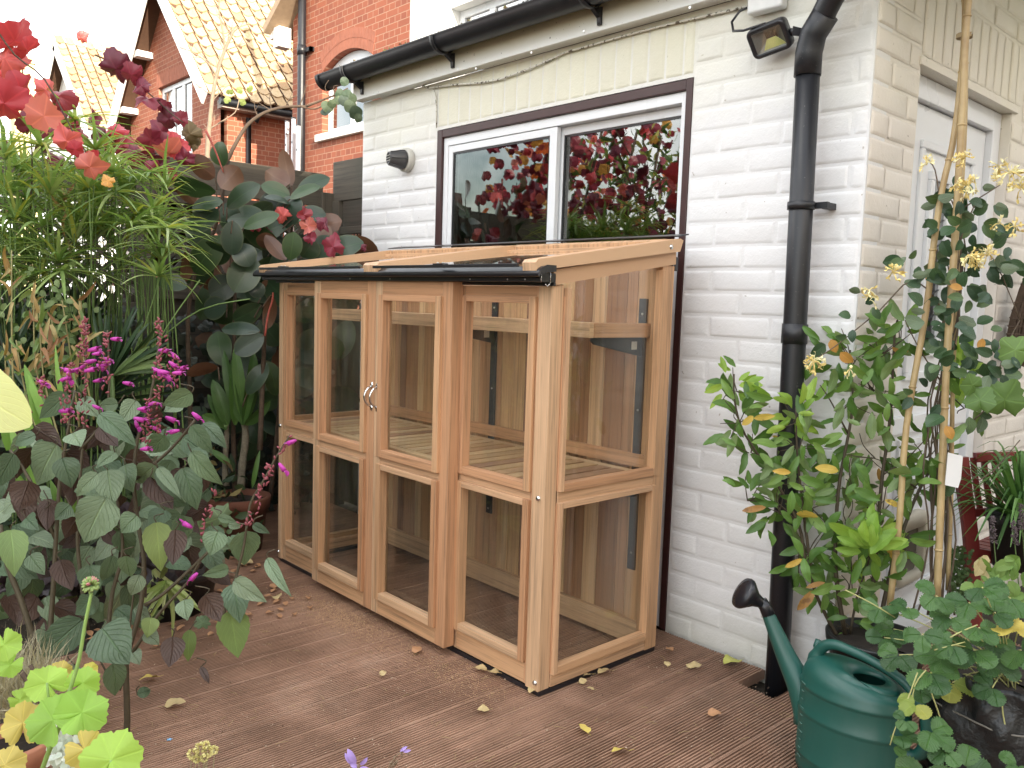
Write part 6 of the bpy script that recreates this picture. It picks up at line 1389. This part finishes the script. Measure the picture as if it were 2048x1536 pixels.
# red slatted chair with potted spider plant
rc = thing('red_chair', 'dark red slatted wooden garden chair behind the strawberry planter at the right', 'chair', (.3, .35, 0)); M['red_paint'] = simple('dark_red_paint', (.17, .018, .016), .45, .3, 30, .1)
D0 = 2.62; mb = MB()
def barpx(mb, P, wx, D, wy=.022):
    Q = smoothp([dep(x, y, D) for x, y in P]); up3 = None
    rows = []
    for i, q in enumerate(Q):
        t = (Q[min(i+1, len(Q)-1)]-Q[max(i-1, 0)]).normalized(); s = t.cross(FW).normalized(); n_ = s.cross(t)
        rows.append([q+s*wx/2+n_*wy/2, q-s*wx/2+n_*wy/2, q-s*wx/2-n_*wy/2, q+s*wx/2-n_*wy/2])
    mb.grid(rows, None, 0, False, True); mb.face(list(reversed(rows[0]))); mb.face(rows[-1])
barpx(mb, ((1921, 915), (1929, 985), (1937, 1040), (1943, 1100), (1946, 1170), (1948, 1260)), .043, D0); mb.build('leg', M['red_paint'], rc, .003)
mb = MB(); barpx(mb, ((2120, 900), (2122, 1040), (2126, 1130), (2130, 1280)), .045, D0+.15); mb.build('leg', M['red_paint'], rc, .003)
for P_, w_, D_ in ((((1945, 1108), (2040, 1122), (2140, 1136)), .04, D0), (((1944, 1026), (2000, 1022), (2120, 1020)), .024, D0+.05), (((1950, 915), (2000, 913), (2120, 913)), .03, D0+.06)): mb = MB(); barpx(mb, P_, w_, D_); mb.build('rail', M['red_paint'], rc, .002)
for k in range(8):
    mb = MB(); x = 1957+k*21; barpx(mb, ((x-11, 915), (x-6, 960), (x+4, 1024)), .017, D0+.07, .010); mb.build('slat', M['red_paint'], rc, .0015)
sq = at(2040, 1120, 'z', dep(2040, 1125, D0).z)
for k in range(6):
    mb = MB(); mb.box(sq.x-.16, sq.x+.30, sq.y+k*.045-.02, sq.y+k*.045+.018, sq.z-.01, sq.z+.006); mb.build('slat', M['red_paint'], rc, .002)
cp_ = dep(1990, 1100, D0-.08); spp = pot('spider_plant_pot', 'black pot with the spider plant standing on the red chair at the right edge', (cp_.x+.05, cp_.y+.05, sq.z+.008), .068, .092, .165, M['black_pot'], .006)
mb = MB(); r = random.Random(97); h = Vector((cp_.x+.05, cp_.y+.05, sq.z+.15))
for k in range(150):
    a = r.uniform(0, 6.28); el = r.uniform(.3, 1.5); L_ = r.uniform(.14, .33); d = Vector((math.cos(a)*math.cos(el), math.sin(a)*math.cos(el), math.sin(el)))
    P = [h, h+d*L_*.5, h+d*L_*.85+Vector((0, 0, -.03)), h+d*L_*1.05+Vector((math.cos(a)*.04, math.sin(a)*.04, -.12))]; Q = smoothp(P, 3); rows = []; U = []
    for i, q in enumerate(Q):
        t = (Q[min(i+1, len(Q)-1)]-Q[max(i-1, 0)]).normalized(); s = t.cross(Vector((0, 0, 1))).normalized()*(.0105*(1-i/(len(Q))**1.0)); up_ = s.cross(t)*.4; rows.append([q-s+up_, q, q+s+up_]); U.append([(0, i/len(Q)), (.5, i/len(Q)), (1, i/len(Q))])
    mb.grid(rows, U)
tag(mb.build('spider_plant', leafmat('spider_plant_leaf', [(.09, .19, .05), (.13, .25, .07), (.06, .14, .04)], None, .4, .25, .3, 1)), 'spider plant with long arching green leaves in the black pot on the chair', 'plant')
# giant hyssop
hy = thing('hyssop', 'grey-purple hyssop seed spikes above yellowing leaves in front of the red chair', 'plant', dep(1990, 1260, 2.25)); mb = MB(); sm_ = MB(); r = random.Random(98); sp_ = MB()
for (x, y0, y1, yb) in ((1985, 1035, 1085, 1180), (2027, 1045, 1090, 1190), (2042, 1010, 1060, 1180)):
    stem(sm_, ((x, y0), (x+3, y1), (x+12, yb)), .0012, .0016, 2.25)
    for i in range(110): t = r.random(); q = dep(x+3*t, y0+(y1-y0)*t, 2.25); d = (rv(r)+UP*.4).normalized(); sp_.tube([q, q+d*.008, q+d*.011*(.6+.6*t)], [.001, .0016, .0006], 4)
for i in range(46):
    x, y = r.uniform(1950, 2060), r.uniform(1110, 1200); an = r.uniform(.2, 2.9); L_ = r.uniform(22, 38); pleaf(mb, x, y, x+L_*math.cos(an), y+L_*math.sin(an), L_*.6, 2.25, r.uniform(-40, 40), pf=OV, nL=7, nW=4, serr=.05, mi=0 if r.random() < .8 else 1)
mb.build('foliage', [leafmat('hyssop_leaf', [(.15, .26, .06), (.19, .30, .08)], None, .5, .3), leafmat('pale_withered_leaf', [(.5, .42, .22)], None, .6, .3)], hy); sm_.build('stem', M['green_stem'], hy); sp_.build('seed_spike', simple('grey_purple_spike', (.10, .075, .08), .8, .3, 40), hy)
mb = MB(); r = random.Random(99)
for i in range(420):
    x, y = r.uniform(1895, 1945), r.uniform(1095, 1215)
    an = r.uniform(0, 6.3); pleaf(mb, x, y, x+9*math.cos(an), y+9*math.sin(an), 7, r.uniform(2.55, 2.75), r.uniform(-50, 50), pf=OB, nL=3, nW=2)
tag(mb.build('small_leaved_plant', leafmat('small_green_leaf', [(.05, .10, .03), (.08, .14, .05)], None, .5, .2)), 'small-leaved green herb between the white door and the red chair leg', 'plant')

# strawberry planter
SC = dep(1992, 1440, 1.93); sc = (SC.x+.01, SC.y+.03, 0)
sk = thing('planter_bag', 'wrinkled black plastic planting bag overflowing with strawberry leaves at bottom right', 'planter', sc); mb = MB(); r = random.Random(101)
rows = []
for i in range(26):
    z = .345*i/25; row = []
    for j in range(72):
        a = 2*math.pi*j/72; w_ = .006*math.sin(a*9+z*30)+.005*math.sin(a*17-z*55)+.004*math.sin(z*70+3*math.sin(a*4))+.003*math.sin(a*31+z*90); rr_ = .148+.022*math.sin(math.pi*min(1, z/.345))+w_-(.02 if z < .01 else 0)
        row.append((sc[0]+rr_*math.cos(a), sc[1]+rr_*math.sin(a), z+.002))
    rows.append(row)
rows.append([(sc[0]+.135*math.cos(2*math.pi*j/72), sc[1]+.135*math.sin(2*math.pi*j/72), .335) for j in range(72)]); rows.append([(sc[0]+.13*math.cos(2*math.pi*j/72), sc[1]+.13*math.sin(2*math.pi*j/72), .29) for j in range(72)])
mb.grid(rows, None, 0, True, True); M['bag'] = NM('black_polythene'); _m = M['bag']; M['bag'] = _m.done(_m.pbr((.010, .011, .012), .36, _m.bump(_m.noise(26, detail=5, rough=.6), .8, .01))); mb.build('bag', M['bag'], sk)
mb = MB(); mb.grid([[(sc[0]+.133*q/4*math.cos(a*.2856), sc[1]+.133*q/4*math.sin(a*.2856), .315+r.uniform(-.01, .01)) for a in range(23)] for q in range(5)]); mb.build('compost', M['compost'], sk)
mb = MB(); mb.tube([(sc[0]+.1655*math.cos(a/6), sc[1]+.1655*math.sin(a/6), .262+.004*math.sin(a)) for a in range(39)], .0022, 5); mb.build('string', simple('string', (.16, .15, .13), .9), sk)
sb2 = thing('strawberry_plant', 'strawberry plant with toothed three-part leaves, some yellowing, spilling over the black planter and watering can', 'plant', (sc[0], sc[1], .31)); mb = MB(); sm_ = MB(); r = random.Random(103)
TR = [(1787,1258,38,0),(1845,1268,36,0),(1872,1192,40,0),(1902,1235,40,0),(1938,1205,42,0),(1882,1312,48,0),(1862,1345,50,0),(1948,1300,46,0),(1958,1255,42,0),(2005,1250,40,1),(1992,1325,46,0),(1905,1365,44,2),(1798,1310,40,0),(1802,1470,34,0),(1862,1462,46,0),(1850,1540,52,0),(1930,1535,46,0),(2036,1530,34,0),(2020,1195,44,0),(2042,1300,44,0),(1985,1375,38,0),(1832,1408,34,2),(1760,1215,34,0),(1815,1215,36,0),(1985,1280,40,0),(2040,1245,34,1),(1905,1290,40,0),(1790,1490,26,0),(1965,1175,40,0),(1840,1375,38,0),(1768,1275,34,0),(1890,1500,36,0),(1812,1440,24,0),(1990,1225,38,0)]
hub = Vector((sc[0], sc[1], .30))
for (x, y, Rp, k) in TR:
    D = 1.86+r.uniform(-.07, .07) if y < 1380 else 1.76+r.uniform(-.04, .04)
    if x < 1840 and y < 1330: D += .10
    c0 = dep(x, y, D); n = ((CAMP-c0).normalized()*.6+Vector((0, 0, .7))+rv(r, .35)).normalized(); d0 = (RT*r.uniform(-1, 1)-UP*r.uniform(.2, 1.1)); d0 = (d0-n*d0.dot(n)).normalized(); L_ = Rp/FPX*D*1.05
    for q in (-1, 0, 1):
        d = Matrix.Rotation(q*1.35+r.uniform(-.15, .15), 3, n) @ d0; leaf(mb, c0+d*.003, c0+d*L_-n*L_*.12, n, L_*.86, prof(.62, .42), 16, 6, .16, r.uniform(.02, .12), serr=.13, mi=k, wav=.07)
    if y < 1400: sm_.tube(smoothp([hub+rv(r, .03), (hub+c0)/2+Vector((0, 0, .03)), c0]), .0016, 5)
for P in (((1835, 1345), (1815, 1400), (1793, 1450), (1780, 1490)), ((1858, 1372), (1885, 1450), (1905, 1530)), ((2003, 1390), (2010, 1450), (2042, 1540)), ((1852, 1340), (1830, 1370), (1822, 1420)), ((1690, 1180), (1740, 1205), (1790, 1235)), ((1868, 1300), (1900, 1292), (1930, 1284)), ((1955, 1250), (1925, 1262), (1900, 1275))): stem(sm_, P, .0016, .0014, 1.80 if P[0][0] > 1700 else 2.0)
mb.build('foliage', [leafmat('strawberry_leaf', [(.04, .10, .028), (.055, .13, .032), (.075, .16, .045), (.035, .085, .028)], (.14, .2, .12), .40, .16, .9, 8, bump=1.2), leafmat('yellow_strawberry_leaf', [(.62, .50, .12), (.55, .50, .16)], None, .5, .35, .3, 8), leafmat('turning_strawberry_leaf', [(.20, .26, .05), (.30, .30, .06)], None, .5, .3, .4, 8)], sb2)
sm_.build('runner', stemmat('pale_runner', (.40, .40, .16)), sb2)

# ================================================================ WATERING CAN
wc = thing('watering_can', 'dark green plastic watering can with black rose standing on the deck by the rainwater pipe', 'watering can', (.315, -.405, 0))
def _wc():
    m = NM('dark_green_plastic'); ob = m.n('TexCoord').outputs['Object']; f = m.noise(60, ob, 4); f2 = m.noise(7, ob, 6)
    c = m.mix(f2, (.008, .062, .050), (.013, .085, .068)); c = m.mix(m.math('MULTIPLY', m.ramp(m.noise(1, ob, 6, .7, (9, 9, 3)), [(.5, (0,)*3), (.8, (1,)*3)]), .22), c, (.10, .13, .11))
    return m.done(m.pbr(c, m.math('MULTIPLY_ADD', f2, .25, .24), m.bump(f, .10, .002)))
M['wc'] = _wc()
_n0 = len(bpy.data.objects); Wc = Vector((0, 0, 0)); A_, B_ = .128, .088
bprof = [(.0, .004), (.90, .004), (.965, .010), (.98, .03), (.975, .05), (.99, .052), (.99, .056), (.975, .060), (.985, .15), (.985, .155), (1.0, .158), (1.0, .164), (.975, .168), (.968, .215), (.968, .219), (.985, .221), (.985, .227), (.955, .232), (.94, .245), (.90, .256), (.83, .266), (.70, .274), (.50, .280)]
mb = MB(); n_ = 64; rows = []
for k, (q, z) in enumerate(bprof):
    row = []
    for j in range(n_):
        a = 2*math.pi*j/n_; ex = 1.0+.06*math.cos(2*a)**2*0; z_ = z + (.022*(-math.cos(a))*(q)*(max(0, (z-.235)/.045)) if z > .235 else 0)
        row.append(Wc+Vector((A_*q*math.cos(a), B_*q*math.sin(a), z_+.0)))
    rows.append(row)
# top surface with the oval filler hole towards +x
hc = Vector((.047, -.004, 0))
hole = [Wc+hc+Vector((.052*math.cos(2*math.pi*j/n_), .040*math.sin(2*math.pi*j/n_), .279-.018*(.047+.052*math.cos(2*math.pi*j/n_))/A_)) for j in range(n_)]
mid = [(rows[-1][j]+hole[j]*1.0)/2+Vector((0, 0, .002)) for j in range(n_)]
lip = [h-Vector((0, 0, .012)) for h in hole]
mb.grid(rows+[mid, hole, lip], None, 0, True, True)
inn = [[Wc+Vector((A_*.93*math.cos(2*math.pi*j/n_), B_*.93*math.sin(2*math.pi*j/n_), z)) for j in range(n_)] for z in (.24, .02)]
mb.grid(inn, None, 0, True, True); mb.build('body', M['wc'], wc)
mb = MB(); sp = [Wc+Vector((-.095, 0, .115)), Wc+Vector((-.128, .0, .185)), Wc+Vector((-.165, 0, .24)), Wc+Vector((-.200, -.002, .300)), Wc+Vector((-.228, -.004, .352))]
mb.tube(smoothp(sp, 4), [.046-.0315*min(1, (i/16)**.62) for i in range(17)], 20); mb.build('spout', M['wc'], wc)
mb = MB(); e = sp[-1]; d1 = (sp[-1]-sp[-2]).normalized(); d2 = Vector((-.80, -.42, .42)).normalized(); d2 = (d1*.6+Vector((-.22, -.55, -.10))).normalized()
q0 = d2.to_track_quat('Z', 'Y').to_matrix().to_4x4(); mb.tube([e-d1*.012, e+d1*.012, e+d1*.026+d2*.006], [.0158, .0155, .0145], 18)
mb.lathe([(.013, .0), (.014, .012), (.020, .028), (.033, .044), (.041, .054), (.042, .060), (.040, .066), (.02, .071), (0, .072)], e+d1*.018, 32, q0); mb.build('rose', simple('black_plastic_rose', (.010, .010, .014), .28, .2, 40, .04), wc)
mb = MB(); hp = [Wc+Vector((-.098, 0, .262)), Wc+Vector((-.088, 0, .300)), Wc+Vector((-.060, 0, .322)), Wc+Vector((-.015, 0, .322)), Wc+Vector((.045, 0, .312)), Wc+Vector((.110, 0, .288)), Wc+Vector((.152, 0, .235)), Wc+Vector((.162, 0, .180)), Wc+Vector((.150, 0, .138)), Wc+Vector((.115, 0, .118))]
mb.tube(smoothp(hp, 4), [.0195 if i < 3 else .0125+.002*math.cos(i*.2) if i < 33 else .0125+.0035*(i-33) for i in range(37)], 16); mb.build('handle', M['wc'], wc)
mb = MB(); mb.tube([Wc+Vector((-.105, .035, .262)), Wc+Vector((-.12, .045, .285)), Wc+Vector((-.118, .05, .30))], .0085, 12); mb.build('rose_holder', M['wc'], wc)
mb = MB()
for k in range(10):
    a = R(222); z = .045+k*.0205; w_ = .010 if k % 3 else .018; P = []
    for j in range(4): aa = a+(j-1.5)*w_/3/.1; P.append(Wc+Vector((A_*.991*math.cos(aa), B_*.991*math.sin(aa), z)))
    mb.tube(P, .0009, 4)
mb.build('scale_mark', simple('worn_scale_mark', (.10, .20, .17), .5), wc)

for o_ in wc.children: o_.matrix_parent_inverse = Matrix.Identity(4)
wc.location = (.265, -.418, .0); wc.scale = (1.07, 1.07, 1.01)

# ================================================================ DECK DEBRIS
LF = [(1067,1385,16,0,'pale curled birch leaf leaning against the foot of the front corner post'),(961,1341,13,0,'yellow leaf beside the bottom rail of the right fixed front panel'),(992,1349,14,0,'pale yellow leaf just in front of the right fixed front panel'),(966,1423,12,0,'small yellow leaf lying alone in front of the greenhouse, left of centre'),(1210,1348,18,0,'rounded yellow leaf near the glazed right end of the greenhouse'),(1176,1354,12,0,'bright yellow three-pointed leaf near the greenhouse end sill'),(1166,1366,9,0,'tiny pale leaf fragment beside the greenhouse end sill'),(1181,1381,7,0,'tiniest yellow leaf scrap right of the front corner post'),(1166,1461,16,1,'bright yellow birch leaf in the middle of the foreground deck'),(1240,1507,18,1,'yellow birch leaf nearest the bottom edge of the deck'),(1463,1328,22,2,'large yellow-green leaf on the deck near the white wall'),(1392,1336,14,0,'pale buff leaf below the white brick wall'),(1334,1331,9,0,'small buff leaf between the greenhouse end and the white wall'),(1340,1302,10,3,'grey-white leaf scrap near the back foot of the greenhouse'),(1429,1431,13,3,'small orange leaf on the deck near the watering can'),(834,1303,13,3,'pinkish buff leaf under the edge of the right door'),(766,1350,9,0,'small cream leaf in front of the left door'),(555,1198,13,0,'cream leaf left of the left greenhouse door'),(492,1128,15,0,'yellow leaf behind the drooping salvia leaf near the greenhouse'),(548,1174,11,3,'buff leaf near the left front corner of the greenhouse'),(297,1361,16,1,'lemon yellow leaf beside the bare salvia stem'),(351,1412,18,0,'star-shaped buff leaf on the deck right of the salvia base'),(1378,1335,8,0,'tiny pale leaf beside the buff leaf below the white wall'),(1640,1352,10,0,'small pale leaf at the foot of the rainwater pipe')]
FM = [simple('buff_leaf', (.52, .40, .20), .6, .25, 40, .2), simple('bright_yellow_leaf', (.62, .48, .12), .55, .2, 40, .2), simple('yellow_green_leaf_flat', (.50, .50, .12), .5, .2, 40, .2), simple('orange_brown_leaf', (.42, .22, .11), .6, .25, 40, .2)]
r = random.Random(111)
for (x, y, s_, k, lb) in LF:
    p = at(x, y, 'z', .006); D = (p-CAMP).length; mb = MB(); R0 = s_/FPX*D*.95; ph = r.uniform(0, 6); d = Vector((math.cos(ph), math.sin(ph), 0)); n = (Vector((0, 0, 1))+rv(r, .35)).normalized()
    leaf(mb, p-d*R0+Vector((0, 0, .004)), p+d*R0+Vector((0, 0, .006)), n, R0*1.5, prof(.45, .75), 10, 4, .18, .12, serr=.06, wav=.15, r=r)
    mb.tube([p-d*R0+Vector((0, 0, .004)), p-d*R0*1.7+Vector((0, 0, .005))], .0006, 4)
    tag(mb.build('fallen_leaf', FM[k]), lb, 'leaf', 'fallen leaves lying on the deck')
mb = MB(); p = at(339, 1479, 'z', .003)
mb.prism([p+Vector((math.cos(k*math.pi/5)*(.008 if k % 2 == 0 else .004), math.sin(k*math.pi/5)*(.008 if k % 2 == 0 else .004), 0)) for k in range(10)], (0, 0, 0), (0, 0, .0008)); tag(mb.build('paper_star', simple('sky_blue_paper', (.25, .5, .8), .5)), 'tiny sky-blue paper star lying on the deck right of the salvia', 'confetti')
mb = MB(); r = random.Random(113)
def litter(n_, fx, size, mi):
    for i in range(n_):
        x, y = fx(); z = .0012; s_ = size()
        if x > -.03 and y > -.02: continue
        a = r.uniform(0, 3.14); dx, dy = math.cos(a)*s_/2, math.sin(a)*s_/2; w_ = s_*r.uniform(.25, .6)/2; px, py = -math.sin(a)*w_, math.cos(a)*w_; h = r.uniform(.0006, .0025)
        mb.face([(x-dx-px, y-dy-py, z), (x+dx-px, y+dy-py, z+h*.4), (x+dx+px, y+dy+py, z+h), (x-dx+px, y-dy+py, z+h*.6)], None, mi)
litter(9000, lambda: (r.uniform(-2.1, .9), r.uniform(-2.1, -.02)), lambda: r.choice((.0016, .0022, .003, .0045)), 0)
sx, sy, _ = at(690, 1235, 'z', 0)
litter(4200, lambda: (lambda g1, g2: (sx+g1*.16+.05*g2, sy-.01+g2*.055-g1*.015))(r.gauss(0, 1), r.gauss(0, 1)), lambda: r.uniform(.0015, .003), 1)
sx2, sy2, _ = at(905, 1345, 'z', 0)
litter(1500, lambda: (sx2+r.gauss(0, .16), sy2+r.gauss(0, .05)), lambda: r.uniform(.0015, .003), 1)
for i in range(360):   # needles
    p = Vector((r.uniform(-1.9, .7), r.uniform(-2.0, -.05), .003)); a = r.uniform(0, 3.14); L_ = r.uniform(.012, .035); q = p+Vector((math.cos(a)*L_, math.sin(a)*L_, r.uniform(0, .003))); m_ = (p+q)/2+Vector((r.uniform(-.002, .002), r.uniform(-.002, .002), .002)); mb.tube([p, m_, q], .00055, 4, mi=2)
for i in range(120):
    p = Vector((r.uniform(-2.4, -1.5), r.uniform(-1.6, -.8), .004)); a = r.uniform(0, 6.3); leaf(mb, p, p+Vector((math.cos(a), math.sin(a), .1))*r.uniform(.02, .045), (0, 0, 1), .02, OV, 4, 2, .3, .1, mi=3, wav=.2)
M['chips'] = NM('seed_husk'); _m = M['chips']; M['chips'] = _m.done(_m.pbr(_m.ramp(_m.isl(), [(0, (.40, .28, .19)), (.3, (.10, .06, .04)), (.5, (.52, .40, .30)), (.75, (.22, .13, .09))], 'CONSTANT'), .9))
tag(mb.build('deck_litter', [M['chips'], simple('sawdust', (.55, .36, .21), .95), simple('pine_needle', (.46, .34, .17), .7), FM[3]]), kind='stuff'); bpy.data.objects['deck_litter']['label'] = 'sawdust, husks and pine needles scattered over the deck boards'
for px_, (x, y) in enumerate(((1400, 1430), (1560, 1500))): pass
